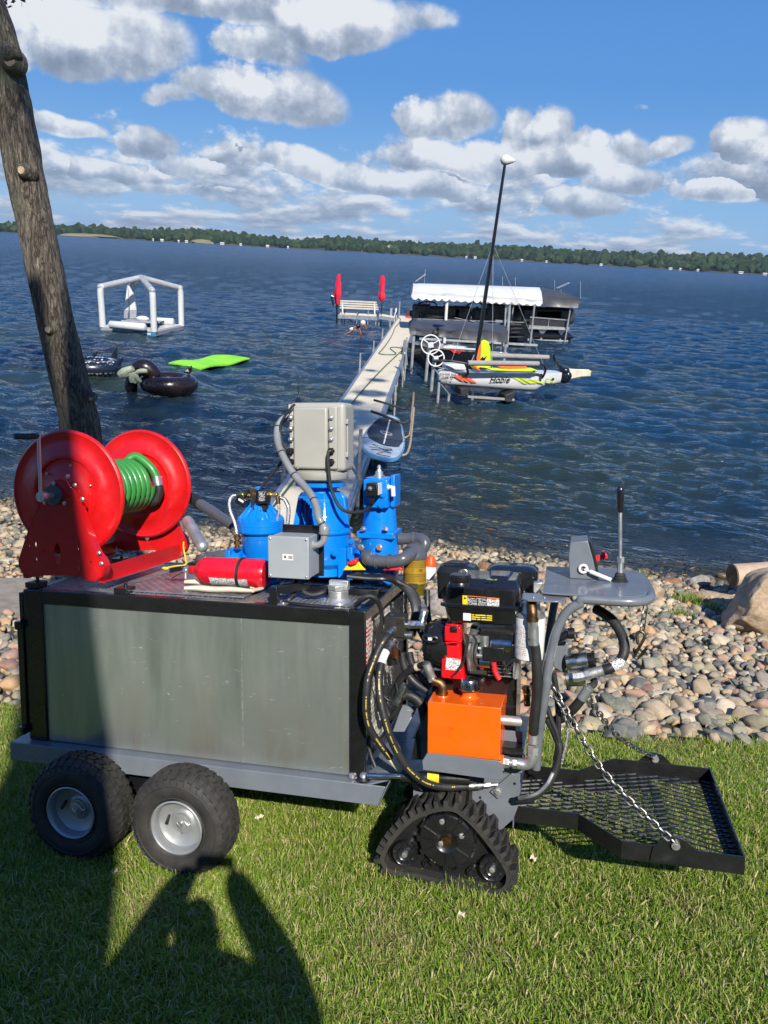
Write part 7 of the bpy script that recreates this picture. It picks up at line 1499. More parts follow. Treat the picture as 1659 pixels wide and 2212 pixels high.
obj('side_rail', G().bar(a + (0, -.03, -.10), b_ + (0, -.03, -.10), .04, .18), m_alu, wk)
for x, y0 in ((945, 532), (932, 535), (1065, 435), (918, 700)): p = bz(x, y0, YB + .6 if y0 < 600 else YB - .5); obj('post', G().cyl(p, (p[0], p[1], -2.8), .045 if x < 950 and y0 < 600 else .035, 8), m_galv, wk)
g = G(); g.tube([bz(1008, 560), bz(990, 640), bz(980, 745)], .03, 6, 3); g.tube([bz(1020, 640), bz(1000, 740)], .02, 6); g.ball(bz(1008, 568), .09, 8, 6, (.6, .6, 1.4)); obj('ladder_rail', g, m_white, wk)
g = G(); g.ball(bz(1205, 665, 44.5), .12, 8, 6, (2.2, 1, .4)); obj('red_bag', g, m_glove, label='small red bag at the far end of the dock', cat='bag', loc=tuple(bz(1205, 665, 44.5)))
g = G(); p = bz(1225, 640, 45.8); g.box(p + np.array([-.25, -.1, -.3]), p + np.array([.2, .2, .3])); obj('dock_box', g, M('brown_box', (.06, .025, .02), .6), label='dark brown box at the end of the dock', cat='box', loc=tuple(p), bev=.02)
def folded(nm, lab, prof, base_py, cx_px, Yu, lean=0):
    top = bz(cx_px, prof[0][0], Yu); t = thing('umbrella', lab, 'umbrella', (top[0], Yu, DZ)); g = G(); n = 20; V = []
    for py, hw in prof:
        c_ = bz(cx_px + lean * (py - prof[0][0]), py, Yu); r_ = hw / 6.857 / 38.0
        for i in range(n): a = 2 * pi * i / n; rr = r_ * (1 + .22 * cos(5 * a + py * .01)); V.append(c_ + np.array([rr * cos(a), rr * sin(a), .02 * sin(3 * a)]))
    m_ = len(prof); g.add(V, [(i * n + q, i * n + (q + 1) % n, (i + 1) * n + (q + 1) % n, (i + 1) * n + q) for i in range(m_ - 1) for q in range(n)] + [tuple(range(n - 1, -1, -1)), tuple((m_ - 1) * n + q for q in range(n))])
    obj('canopy', g, m_umb, t, sharp=60); g = G(); c_ = bz(cx_px + lean * (base_py - prof[0][0]), base_py, Yu); g.cyl((c_[0], Yu, c_[2]), (c_[0] - .0, Yu, max(DZ, bz(cx_px, 670, Yu)[2])), .028, 8); g.cyl((c_[0], Yu, -2.5), (c_[0], Yu, DZ), .03, 8); obj('pole', g, m_plastic, t)
folded('u1', 'folded red umbrella at the left end of the bench', [(28, 8), (50, 24), (95, 26), (180, 36), (260, 44), (330, 50), (350, 46), (420, 30), (480, 16)], 430, 160, YB - .1, -.04)
folded('u2', 'folded red umbrella right of the bench, tied at its waist', [(55, 8), (75, 28), (110, 32), (200, 32), (290, 30), (310, 38), (360, 52), (400, 40), (440, 14)], 440, 810, YB - .1, -.03)
g = G(); g.tube([bz(50, 365), bz(65, 420), bz(80, 490)], .06, 8); g.tube([bz(80, 490), bz(165, 500)], .05, 8); g.tube([bz(95, 345), bz(120, 450), bz(130, 560)], .04, 8); g.tube([bz(45, 350), bz(100, 372)], .05, 8); obj('folding_chair', g, m_plastic, label='dark chair standing behind the left folded umbrella', cat='chair', loc=tuple(bz(90, 480)))
YS = 37.0
fs_ = thing('garden_spinner', 'orange flower shaped spinner on a thin pole in the lake', 'spinner', tuple(ony(*DE(505, 1000), YS)))
def bs(x, y): return ony(*DE(x, y), YS)
for pts in ([(430, 800), (370, 860), (300, 905), (240, 915)], [(460, 830), (485, 900), (480, 960), (430, 1030)], [(480, 790), (540, 790), (565, 840), (550, 895)], [(440, 800), (400, 820), (350, 850)]):
    g = G(); g.tube([bs(*p) for p in pts], [.05, .11, .10, .03], 8, 4, flat=.4); obj('petal', g, M('copper_petal', (.42, .12, .05), .5, var=.4) if 'copper_petal' not in bpy.data.materials else bpy.data.materials['copper_petal'], fs_)
g = G(); g.ball(bs(520, 750), .12, 8, 6, (1, .8, 1)); g.ball(bs(365, 845), .10, 8, 6, (1.5, .6, .8)); obj('white_tip', g, m_white, fs_)
g = G(); g.ball(bs(445, 800), .12, 8, 6); g.cyl(bs(500, 820), (bs(505, 1000)[0], YS, -2.5), .018, 6); obj('pole', g, m_plastic, fs_)
# ---- canopied lifts
def canopy(parent, Yn, Yf, nl, nr, el, er, rl, rr, mat, scallop=0, sag=.02, name='canopy'):
    """near lower corners nl/nr, near crease el/er, ridge rl/rr given in DA pixels"""
    A, B = ony(*DA(*nl), Yn), ony(*DA(*nr), Yn); C_, D_ = ony(*DA(*el), Yn + .08), ony(*DA(*er), Yn + .08); Ym = (Yn + Yf) / 2; E, F_ = ony(*DA(*rl), Ym), ony(*DA(*rr), Ym)
    n = 72; V = []; rows = []
    r_ = np.random.default_rng(int(Yn))
    ph = r_.uniform(0, 6, 6)
    for i in range(n + 1):
        t = i / n; lo = A + (B - A) * t; ea = C_ + (D_ - C_) * t; ri = E + (F_ - E) * t
        if scallop: lo = lo + np.array([0, 0, -.0 + .16 * (abs(sin(pi * t * scallop)) ** .6 * -1 + .5)])
        wob = .03 * sin(t * 40 + ph[0]) + .03 * sin(t * 17 + ph[1]); ea = ea + np.array([0, -.03 + wob, sag * sin(t * 25 + ph[2])]); mid = (ea + ri) / 2 + np.array([0, -.05, .09 + .02 * sin(t * 31 + ph[3])])
        mid2 = lo * .5 + ea * .5 + np.array([0, .05 + .8 * wob, 0]); fe = np.array([ea[0], 2 * Ym - ea[1], ea[2]]); fl_ = np.array([lo[0], 2 * Ym - lo[1], lo[2]])
        rows.append([lo, mid2, ea, mid, ri, np.array([mid[0], 2 * Ym - mid[1], mid[2]]), fe, fl_])
    V = np.array(rows).reshape(-1, 3); m_ = 8; F = [(i * m_ + q, (i + 1) * m_ + q, (i + 1) * m_ + q + 1, i * m_ + q + 1) for i in range(n) for q in range(m_ - 1)] + [tuple(range(m_)), tuple(n * m_ + q for q in range(m_ - 1, -1, -1))]
    g = G(); g.add(V, F[:-2])
    for base, s in ((0, 1), (n, -1)):
        o = base * m_; g.f += [tuple([o + 0, o + 1, o + 2, o + 3, o + 4, o + 5, o + 6, o + 7][::s])]
    return obj(name, g, mat, parent, sharp=50), (A, B, C_, D_, E, F_)
def pa_(x, y, Y): return ony(*DA(x, y), Y)
l2 = thing('boat_lift', 'boat lift with a long charcoal canopy, farthest out', 'boat lift', tuple(pa_(1350, 470, 42.5)))
canopy(l2, 41.0, 44.2, (700, 250), (1492, 292), (690, 190), (1500, 238), (680, 146), (1290, 178), m_cv_d)
for x, y in ((1450, 290), (1130, 280), (760, 262)):
    for Y in (41.2, 44.0): p = pa_(x, y, 41.2); obj('post', G().cyl((p[0], Y, p[2] + .2), (p[0] - .2, Y, -2.9), .04, 8), m_galv, l2)
for y in (405, 470): a, b_ = pa_(1215, y, 41.3), pa_(1435, y + 6, 41.3); obj('beam', G().bar(a, b_, .06, .07), m_galv, l2)
g = G(); p = pa_(1405, 165, 42.5); g.obox(p, (1, 0, .5), (0, 1, 0), (-.5, 0, 1), (.35, .2, .02)); g.cyl(p, p + np.array([-.1, 0, -.6]), .02, 6); obj('solar_panel', g, m_alu, l2)
g = G()
for x, y0, y1 in ((1505, 140, 240), (1140, 120, 200), (1360, 135, 210), (1068, 115, 180)): g.cyl(pa_(x, y0, 43), pa_(x, y1, 43), .012, 5)
obj('antenna', g, m_galv, l2)
l1 = thing('boat_lift', 'boat lift with a long white scalloped canopy beside the dock', 'boat lift', tuple(pa_(900, 470, 38.5)))
canopy(l1, 37.0, 40.2, (555, 235), (1293, 272), (563, 200), (1292, 245), (568, 152), (1275, 176), m_cv_w, 17, .03)
for x, y0, y1 in ((757, 250, 372), (1108, 270, 540), (1088, 270, 545)):
    p, q = pa_(x, y0, 37.2), pa_(x - (y1 - y0) * .02, y1, 37.2); obj('post', G().cyl(p, (q[0], 37.2, -2.9), .07 if x != 1088 else .045, 10), m_white if x == 757 else m_galv, l1)
for x in (600, 1250): p = pa_(x, 250, 40); obj('post', G().cyl(p, (p[0], 40, -2.9), .05, 8), m_galv, l1)
for Y in (37.4, 39.9): a, b_ = pa_(600, 500, 37.4), pa_(1260, 530, 37.4); a = np.array([a[0], Y, .15]); b_ = np.array([b_[0], Y, .15]); obj('beam', G().bar(a, b_, .08, .1), m_galv, l1)
g = G(); p = pa_(608, 122, 38.5); g.obox(p, (1, 0, .8), (0, 1, 0), (-.8, 0, 1), (.3, .2, .02)); g.cyl(p + np.array([.2, 0, .4]), p + np.array([.2, 0, -.6]), .015, 6); obj('solar_panel', g, m_alu, l1)
def loft_hull(sections):
    """sections: list of (centre x,y,z_bottom,z_top, half width, axis normal)"""
    g = G(); V = []; n = 13
    for (c_, zb_, zt_, w, s) in sections:
        for j in range(n):
            a = pi * j / (n - 1); off = -cos(a) * w; off = math.copysign(min(abs(off) ** .55 * w ** .45, w), off) if w > 0 else 0; z = zt_ - (zt_ - zb_) * sin(a) ** .55
            V.append(np.array([c_[0], c_[1], 0]) + s * off + np.array([0, 0, z]))
    m_ = len(sections); F = [(i * n + j, i * n + j + 1, (i + 1) * n + j + 1, (i + 1) * n + j) for i in range(m_ - 1) for j in range(n - 1)] + [(i * n, (i + 1) * n, (i + 1) * n + n - 1, i * n + n - 1) for i in range(m_ - 1)] + [tuple(range(n)), tuple((m_ - 1) * n + j for j in range(n - 1, -1, -1))]
    return g.add(V, F)
wb = thing('ski_boat', 'black ski boat with a tower under the white canopy', 'boat', tuple(pa_(880, 440, 38.5)))
A = pa_(545, 330, 38.6); B = pa_(1195, 350, 38.6); ax = np.array([B[0] - A[0], 0, 0]); sec = []
for t, w, zt_, zb_ in ((0, .1, .25, -.05), (.06, .55, .22, -.35), (.2, .95, .12, -.75), (.5, 1.12, .02, -.95), (.85, 1.12, -.03, -1.0), (1.0, 1.05, -.05, -1.0)): sec.append((A + ax * t, A[2] + zb_, A[2] + zt_, w, np.array([0, 1., 0])))
obj('hull', loft_hull(sec), m_gel, wb, sharp=40)
g = G(); a, b_ = pa_(580, 352, 37.42), pa_(1190, 372, 37.42); g.bar(a, b_, .02, .03); g.bar(pa_(800, 345, 37.42), pa_(985, 385, 37.42), .02, .025); obj('chrome_strip', g, m_alu, wb)
g = G()
for x in (620, 700, 790, 850, 960, 1040): p = pa_(x, 300, 38.5); g.box(p + np.array([-.5, -.5, -.55]), p + np.array([.35, .5, .05 + .1 * ((x // 10) % 3)]))
obj('seats', g, m_seat, wb, bev=.08)
g = G()
for Y in (37.7, 39.4):
    g.tube([pa_(570, 330, Y), pa_(600, 265, Y), pa_(690, 262, Y), pa_(700, 320, Y)], .035, 8, 3); g.tube([pa_(830, 330, Y), pa_(880, 270, Y), pa_(940, 262, Y), pa_(990, 330, Y)], .04, 8, 4); g.tube([pa_(900, 330, Y), pa_(925, 285, Y), pa_(945, 335, Y)], .03, 8, 4)
for x in (640, 660, 1065, 1085): g.cyl(pa_(x, 250, 37.8), pa_(x, 335, 37.8), .025, 6)
obj('tower', g, m_plastic, wb)
obj('hull_badge', G().bar(pa_(1028, 364, 37.40), pa_(1075, 368, 37.40), .01, .12), m_alu, wb)
g = G()
for i in range(14): p = pa_(1115 + 12 * (i % 5), 385 + 22 * (i // 5), 37.5); g.obox(p, (1, 0, .4), (0, 1, 0), (-.4, 0, 1), (.09, .12, .03))
g.box(pa_(1150, 480, 37.6), pa_(1200, 380, 38.6)); obj('outboard', g, m_gel, wb, bev=.02)
pb = thing('pontoon_boat', 'black pontoon boat under the charcoal canopy at the right', 'boat', tuple(pa_(1330, 480, 42.5)))
a, b_ = pa_(1222, 342, 41.5), pa_(1430, 400, 41.5)
g = G(); g.box((a[0], 41.5, b_[2]), (b_[0], 41.54, a[2])); g.box((a[0] - 5, 43.6, b_[2]), (b_[0], 43.64, a[2])); obj('fence_panel', g, M('pontoon_panel', (.030, .031, .034), .35, coat=.4), pb)
g = G(); g.bar((a[0], 41.47, a[2]), (b_[0], 41.47, a[2] - .05), .04, .05); g.bar(((a[0] + b_[0]) / 2, 41.47, a[2]), ((a[0] + b_[0]) / 2, 41.47, b_[2]), .03, .03); g.box((a[0] - 5, 41.4, b_[2] - .12), (b_[0] + .1, 43.7, b_[2] - .0)); obj('rail', g, m_alu, pb)
g = G()
for x in (1250, 1320, 1385): p = pa_(x, 318, 42.3); g.box(p + np.array([-.75, -.5, -.5]), p + np.array([.75, .6, .25]))
g.ball(pa_(1180, 320, 42.4), .75, 12, 8, (1.1, .7, .9)); obj('seats', g, m_seat, pb, bev=.12)
for Y in (41.9, 43.3): c_ = pa_(1290, 445, 41.9); g = G(); g.lathe([(.02, -.5), (.25, -.2), (.32, 0), (.32, 6)], (b_[0] - 0, Y, c_[2]), (-1, 0, 0), 18); obj('pontoon_tube', g, m_gel, pb)
g = G(); 
for x in (1290, 1398): p = pa_(x, 415, 41.6); g.prism([p + np.array(q) for q in ((-.25, 0, .1), (.3, 0, .1), (.06, 0, -.25), (.03, 0, -1.2), (-.06, 0, -1.2), (-.03, 0, -.25))], (0, .05, 0))
obj('bracket', g, m_galv, pb)
l3 = thing('boat_lift', 'small boat lift with a low charcoal canopy near the dock', 'boat lift', tuple(pa_(830, 560, 28.5)))
canopy(l3, 27.2, 29.6, (548, 440), (1098, 488), (545, 405), (1100, 425), (592, 362), (1052, 386), m_cv_d, 0, .04)
for x, y0, y1, Y in ((1088, 480, 545, 27.3), (1010, 485, 590, 27.9), (572, 440, 560, 27.3)): p = pa_(x, y0, Y); obj('post', G().cyl(p, (p[0] - .05, Y, -2.9), .05, 8), m_galv, l3)
a, b_ = pa_(1000, 540, 27.3), pa_(1095, 548, 27.3); obj('beam', G().bar(a, b_, .05, .09), m_galv, l3)
g = G(); p = pa_(1062, 500, 27.2); g.tube([p, p + np.array([0, 0, -.25])], .012, 6); g.tube([p + np.array([0, 0, -.3]) + .05 * np.array([cos(t_), 0, sin(t_)]) for t_ in np.linspace(0, 2 * pi, 10)[:-1]], .015, 6, closed=True, cap=False); obj('winch_hook', g, m_steel, l3)
jb_ = thing('runabout', 'low black boat with red graphics under the small canopy', 'boat', tuple(pa_(760, 570, 28)))
A = pa_(538, 500, 28.1); B = pa_(930, 520, 28.1); ax = np.array([B[0] - A[0], 0, 0]); sec = []
for t, w, zt_, zb_ in ((0, .08, .12, -.15), (.1, .5, .10, -.55), (.3, .85, .06, -.85), (.7, .95, .0, -.95), (1.0, .9, -.02, -.9)): sec.append((A + ax * t, A[2] + zb_, A[2] + zt_, w, np.array([0, 1., 0])))
obj('hull', loft_hull(sec), m_gel, jb_, sharp=40)
g = G(); g.bar(pa_(735, 512, 27.1), pa_(940, 524, 27.1), .03, .05); obj('rub_rail', g, m_hullw, jb_)
g = G(); p = pa_(790, 505, 27.2); g.prism([pa_(735, 508, 27.12), pa_(775, 500, 27.12), pa_(840, 508, 27.12), pa_(870, 512, 27.12), pa_(830, 516, 27.12)], (0, .3, 0)); obj('windscreen', g, m_hullw, jb_)
g = G()
for pts in ([(768, 522), (800, 524), (812, 535), (800, 537)], [(805, 540), (835, 526), (838, 528), (808, 545)], [(818, 545), (850, 526), (852, 528), (822, 548)], [(768, 522), (795, 545), (815, 540), (798, 536)]): g.prism([pa_(x, y, 27.12) for x, y in pts], (0, .02, 0))
obj('red_graphic', g, M('graphic_red', (.65, .03, .05), .3), jb_)
obj('tow_eye', G().ball(pa_(690, 435, 27.0), .13, 10, 6, (1, .6, 1)), m_rubber, jb_)
def crank(lab, x, y, rpx, Y, py1):
    c_ = pa_(x, y, Y); sc = FPX / ((c_ - CAM) @ c_f); r_ = rpx / 2.595 / sc; t = thing('lift_wheel', lab, 'wheel', tuple(c_)); g = G()
    g.tube([c_ + r_ * np.array([cos(a), .15 * sin(a), sin(a)]) for a in np.linspace(0, 2 * pi, 33)[:-1]], .022, 8, closed=True, cap=False); obj('rim', g, m_white, t)
    for i in range(3): a = 2 * pi * i / 3 + .5; obj('spoke', G().cyl(c_, c_ + r_ * np.array([cos(a), .1, sin(a)]), .018, 6), m_white, t)
    g = G(); g.cyl(c_ + (0, .05, 0), c_ - (0, .06, 0), r_ * .22, 12); g.obox(c_ - (0, .07, 0), (1, 0, .2), (0, 1, 0), (-.2, 0, 1), (r_ * .28, .02, r_ * .28)); obj('hub', g, m_hullw, t)
    obj('post', G().cyl(c_ + (-.05, .12, 0), (c_[0] - .12, Y + .12, -2.8), .055, 10), m_galv, t)
crank('upper white lift wheel with a square emblem hub', 665, 497, 52, 25.9, 600)
crank('lower white lift wheel behind the bow of the sailboat', 695, 572, 45, 24.2, 680)
g = G(); p0, p1, p2 = pa_(505, 620, 24), pa_(520, 470, 24), pa_(532, 610, 24); g.tube([p0, p1], .035, 8); g.tube([p1, p2], .035, 8); g.tube([pa_(513, 545, 24), pa_(528, 545, 24)], .025, 6); obj('dock_ladder', g, m_alu, label='aluminium leg brace at the right edge of the dock', cat='brace', loc=tuple(p0))
# ---- sailboat on its lift
HA = onz(*DC(262, 280), .62); HA = np.array([1.45, 22.0, 0]); HB = np.array([5.62, 23.15, 0]); hx = HB - HA; hl = np.linalg.norm(hx); hx /= hl; hn = np.cross(hx, np.array([0, 0, 1.])); hn *= -np.sign(hn[1])
def hs(px, py, off=0):
    """pixel of the detail view to the vertical plane along the hull, off metres towards the camera"""
    d = ray(*DC(px, py)); p0 = HA + hn * off; t = ((p0 - CAM) @ hn) / (d @ hn); return CAM + d * t
hn_c = hn
sb = thing('sailboat', 'small white sailboat with orange and lime stripes on a lift', 'sailboat', tuple((HA + HB) / 2))
prof = [(252, 228, 240), (262, 226, 300), (300, 226, 335), (400, 232, 345), (560, 238, 356), (760, 242, 372), (900, 244, 384), (1040, 244, 392), (1085, 243, 392), (1130, 242, 362), (1200, 240, 345), (1278, 238, 328)]
ws = [.03, .10, .20, .28, .32, .34, .34, .33, .32, .30, .28, .24]; sec = []
for (x, yt, yb), w in zip(prof, ws):
    T, B_ = hs(x, yt, w), hs(x, yb, w * .4); c_ = T - hn * w; sec.append((np.array([c_[0], c_[1], 0]), B_[2], T[2], w, hn))
obj('hull', loft_hull(sec), m_hullw, sb, sharp=50)
Wd = .355
def decal(nm, pts, mat, off=Wd): g = G(); g.prism([hs(x, y, off) for x, y in pts], -hn * .006); return obj(nm, g, mat, sb)
m_do = M('decal_orange', (.85, .13, .05), .35); m_dl = M('decal_lime', (.50, .62, .05), .35)
for i, (a, b_, c_, e) in enumerate((((370, 258), (405, 258), (470, 310), (430, 298)), ((415, 260), (445, 260), (510, 314), (480, 312)), ((455, 262), (478, 263), (572, 320), (525, 318)))): decal('orange_stripe', (a, b_, c_, e), m_do, .335)
for a, b_, c_, e in (((870, 280), (905, 280), (995, 330), (960, 330)), ((925, 282), (975, 288), (1070, 325), (1010, 329)), ((1000, 292), (1060, 298), (1140, 322), (1085, 325)), ((1140, 305), (1228, 308), (1222, 318), (1155, 320))): decal('lime_stripe', (a, b_, c_, e), m_dl)
for s_, x, y, sz, sx_ in (('SUSIE Q', 276, 289, .10, 1.0), ('OH88 BH 301', 262, 262, .095, 1.25)): text('hull_lettering', s_, sz, sb, hs(x, y, .345), hx, (0, 0, 1), m_plastic, 0, .003, sx=sx_)
text('hull_lettering', 'Hobie', .25, sb, hs(672, 318, Wd + .003), hx, (0, 0, 1), m_plastic, .35, .006); g = G(); g.prism([hs(680, 319, Wd + .002), hs(778, 318, Wd + .002), hs(778, 314, Wd + .002), hs(690, 315, Wd + .002)], -hn * .005); obj('underline', g, m_plastic, sb)
text('hull_lettering', 'Bravo', .07, sb, hs(1144, 298, Wd + .003), hx, (0, 0, 1), m_galv, .2, .004)
g = G(); g.cyl(hs(1204, 291, Wd + .02), hs(1204, 291, Wd - .05), .035, 12); obj('drain_plug', g, m_plastic, sb)
for x0, y0, x1, y1, off in ((495, 158, 1083, 165, .75), (680, 95, 1165, 112, -.9)):
    g = G(); g.tube([hs(x0, y0, off), hs((x0 + x1) / 2, (y0 + y1) / 2 - 1, off), hs(x1, y1, off)], .075, 12); obj('side_seat', g, m_foam, sb)
for pts, off0, off1 in (([(500, 165), (490, 200), (497, 240), (480, 265)], .75, .36), ([(1085, 172), (1120, 175), (1140, 210), (1130, 250), (1110, 280), (1105, 250)], .75, .36), ([(1160, 125), (1150, 160), (1140, 210)], -.9, .0), ([(200, 138), (350, 140), (500, 165)], .3, .7), ([(1065, 160), (1090, 170)], .75, .6)):
    n = len(pts); g = G(); g.tube([hs(x, y, off0 + (off1 - off0) * i / (n - 1)) for i, (x, y) in enumerate(pts)], .035, 8, 4); obj('outrigger_arm', g, m_plastic, sb)
def cloth(nm, pts, off, th, mat): g = G(); g.prism([hs(x, y, off) for x, y in pts], -hn * th); return obj(nm, g, mat, sb, bev=.03)
cloth('sail_cover', [(600, 200), (640, 205), (700, 225), (1060, 236), (1080, 222), (1040, 205), (860, 212), (700, 205), (560, 170), (528, 175), (560, 215)], .33, .25, m_lime)
cloth('sail_cover', [(760, 200), (800, 172), (900, 170), (985, 182), (1000, 210), (870, 214)], .25, .3, m_org); cloth('sail_cover', [(524, 170), (560, 175), (610, 225), (575, 222)], .345, .2, m_org)
cloth('deck_box', [(318, 168), (470, 168), (490, 218), (320, 216)], .28, .4, m_hullw)
sp = [hs(x, y, .0) for x, y in ((565, 120), (585, 40), (600, -25), (625, -38), (655, -25), (675, 25), (682, 100), (678, 190), (640, 195), (600, 185))]
g = G(); g.prism(sp, hn * .10); s_ = obj('furled_sail', g, m_lime, sb, bev=.03); g = G(); g.prism([hs(x, y, .112) for x, y in ((568, 120), (590, 20), (608, -10), (606, 60), (600, 160), (585, 170))], -hn * .02); obj('orange_panel', g, m_org, s_)
g = G(); g.prism([hs(x, y, .125) for x, y in ((600, 128), (618, 105), (630, 118), (656, 96), (640, 130), (625, 140), (612, 132))], -hn * .01); obj('sail_emblem', g, m_plastic, s_)
mt_, mb_ = hs(556, 180, 0), CAM + ray(1091, 353) * (((HA - CAM) @ hn) / (ray(1091, 353) @ hn))
g = G(); g.tube([mt_, mt_ * .6 + mb_ * .4, mb_], [.06, .055, .04], 12); obj('mast', g, m_gel, sb)
d_ = (mb_ - mt_) / np.linalg.norm(mb_ - mt_); q_ = np.cross(d_, hn); g = G(); g.tube([mt_ + q_ * .04 + hn * 0, mb_ + q_ * .03], .012, 6); g.tube([hs(560, 200, .1), hs(530, 150, .1), hs(548, 90, 0)], .015, 6, 3); obj('sail_track', g, m_alu, sb)
tp_ = CAM + ray(1097, 346) * (((HA - CAM) @ hn) / (ray(1097, 346) @ hn)); g = G(); g.lathe([(.003, -.24), (.06, -.15), (.11, -.02), (.135, .06), (.12, .14), (.06, .19), (.003, .20)], tp_, -hx, 20, ); obj('mast_float', g, m_white, sb, sharp=80)
for a, b_ in (((1091, 500), (1019, 700)), ((1091, 420), DA(1018, 480)), ((1060, 540), DA(1010, 480))):
    pa2, pb2 = [CAM + ray(*q) * (((HA - CAM) @ hn) / (ray(*q) @ hn)) for q in (a, b_)]; 
st1 = mb_ * .8 + mt_ * .2
for q in (hs(1150, 235, .1), hs(330, 225, 0), hs(700, 235, .3)): obj('stay', G().cyl(mb_ * .62 + mt_ * .38, q, .006, 5), m_galv, sb)
g = G(); g.tube([hs(1212, 82, 0), hs(1215, 120, 0), hs(1240, 180, 0), hs(1290, 235, 0)], [.03, .04, .035, .04], 8, 4); g.tube([hs(1235, 150, 0), hs(1280, 200, 0), hs(1320, 225, 0)], .02, 6, 3); g.ball(hs(1305, 225, 0), .14, 12, 8, (1, .7, .8)); g.ball(hs(1300, 275, 0), .19, 12, 8, (1, .5, 1)); g.ball(hs(1325, 262, 0), .13, 10, 8); obj('rudder_head', g, m_gel, sb)
g = G(); g.prism([hs(x, y, .05) for x, y in ((1335, 205), (1400, 210), (1500, 212), (1525, 228), (1515, 245), (1520, 268), (1440, 272), (1350, 292), (1325, 270))], -hn * .06); obj('rudder_blade', g, m_canvas, sb, bev=.02)
sl3 = thing('sailboat_lift', 'low lift frame with dark bunks under the sailboat', 'boat lift', tuple(hs(600, 420, 0)))
for (x0, y0, x1, y1, w_) in ((436, 368, 515, 368, .16), (805, 425, 895, 392, .07)):
    g = G(); g.prism([hs(x0, y0, .5), hs(x0, y0 + 55, .5), hs(x0 + 50, y0 + 58, .5), hs(x1, y1 + 20, .5), hs(x1, y1, .5)], -hn * .5); obj('bunk', g, m_rubber, sl3, bev=.02)
obj('beam', G().bar(hs(495, 436, .45), hs(880, 462, .45), .05, .06), m_foam, sl3); obj('beam', G().bar(hs(490, 375, .0), hs(890, 398, .0), .06, .08), m_galv, sl3)
for x, y in ((258, 320), (345, 350), (540, 370), (860, 430)): p = hs(x, y, .2 if x < 300 else -.2); obj('post', G().cyl(p, (p[0], p[1], -2.6), .04, 8), m_galv, sl3)
g = G(); g.tube([hs(275, 335, .2), hs(352, 430, .2)], .014, 6); g.tube([hs(200, 180, .1), hs(250, 245, .1), hs(262, 265, .1)], .02, 6); g.tube([hs(230, 190, .1), hs(330, 215, .1)], .02, 6); obj('brace', g, m_galv, sl3)
# ---- paddle board and its rack
ZB = 1.0
pd = thing('paddle_board', 'blue and grey paddle board lying on a rack beside the dock', 'paddle board', tuple(onz(*DB(700, 1350), ZB)))
ol = [(760, 930), (870, 955), (960, 1010), (1010, 1120), (1042, 1260), (1058, 1400), (1040, 1540), (980, 1650), (880, 1722), (760, 1735), (600, 1700), (440, 1640), (345, 1560), (300, 1450), (308, 1340), (370, 1220), (470, 1100), (570, 1020), (670, 945)]
P = closed_smooth([onz(*DB(x, y), ZB) for x, y in ol], 4); g = G(); n = len(P); c0 = np.mean(P, 0); V = []
for s, z in ((.90, -.045), (.985, -.035), (1.0, -.012), (.985, .006), (.95, .012)): V += [np.array([c0[0] + (p[0] - c0[0]) * s, c0[1] + (p[1] - c0[1]) * s, ZB + z - .012]) for p in P]
F = [(i * n + q, i * n + (q + 1) % n, (i + 1) * n + (q + 1) % n, (i + 1) * n + q) for i in range(4) for q in range(n)] + [tuple(range(n - 1, -1, -1)), tuple(4 * n + q for q in range(n))]; g.add(V, F)
obj('board', g, M('board_blue', (.10, .26, .42), .3, coat=.4, var=.08), pd, sharp=50)
def flatp(nm, pts, mat, z, th=.003, sm_=True): P = [onz(*DB(x, y), ZB + z) for x, y in pts]; P = closed_smooth(P, 3) if sm_ else P; g = G(); g.prism(P, (0, 0, th)); return obj(nm, g, mat, pd)
flatp('deck_trim', [(760, 965), (880, 990), (940, 1060), (990, 1180), (1020, 1320), (1032, 1440), (1000, 1570), (930, 1660), (800, 1690), (560, 1650), (400, 1580), (345, 1480), (345, 1360), (400, 1230), (500, 1090), (620, 1000)], M('board_grey', (.46, .52, .56), .4), .001)
flatp('deck_pad', [(700, 980), (760, 985), (870, 1040), (930, 1070), (980, 1140), (1000, 1260), (1020, 1390), (970, 1470), (920, 1505), (700, 1480), (560, 1420), (470, 1370), (420, 1320), (400, 1250), (460, 1140), (560, 1040), (640, 985)], M('deck_pad', (.028, .040, .058), .8, bump=.5, bscale=90), .0045)
flatp('centre_stripe', [(780, 1030), (805, 1035), (700, 1450), (675, 1445)], m_label, .008, .001, False)
g = G(); g.tube([onz(*DB(730 + 100 * cos(t_), 1262 + 22 * sin(t_) + 28 * cos(t_)), ZB + .009) for t_ in np.linspace(0, 2 * pi, 25)[:-1]], .004, 5, closed=True, cap=False); obj('emblem', g, m_label, pd)
g = G(); z_ = [(440, 1500), (840, 1560), (470, 1540), (820, 1610), (480, 1450), (830, 1540), (560, 1620), (800, 1670)]; g.tube([onz(*DB(x, y), ZB + .012) for x, y in z_], .004, 5); obj('bungee', g, m_rubber, pd)
g = G(); g.tube([onz(*DB(470, 1070), ZB + .01), onz(*DB(700, 1080), ZB + .02), onz(*DB(980, 1085), ZB + .01)], .004, 5); g.tube([onz(*DB(310, 1335), ZB + .01), onz(*DB(700, 1360), ZB + .014), onz(*DB(1060, 1410), ZB + .01)], .004, 5); obj('strap', g, m_rubber, pd)
rk = thing('board_rack', 'bent tan rack uprights with black padded arms beside the dock', 'rack', tuple(onz(*DB(1100, 1700), 0)))
m_tanp = M('tan_pipe', (.36, .29, .22), .6)
def rb(x, y, Y): return ony(*DB(x, y), Y)
Y1, Y2 = 14.0, 15.6
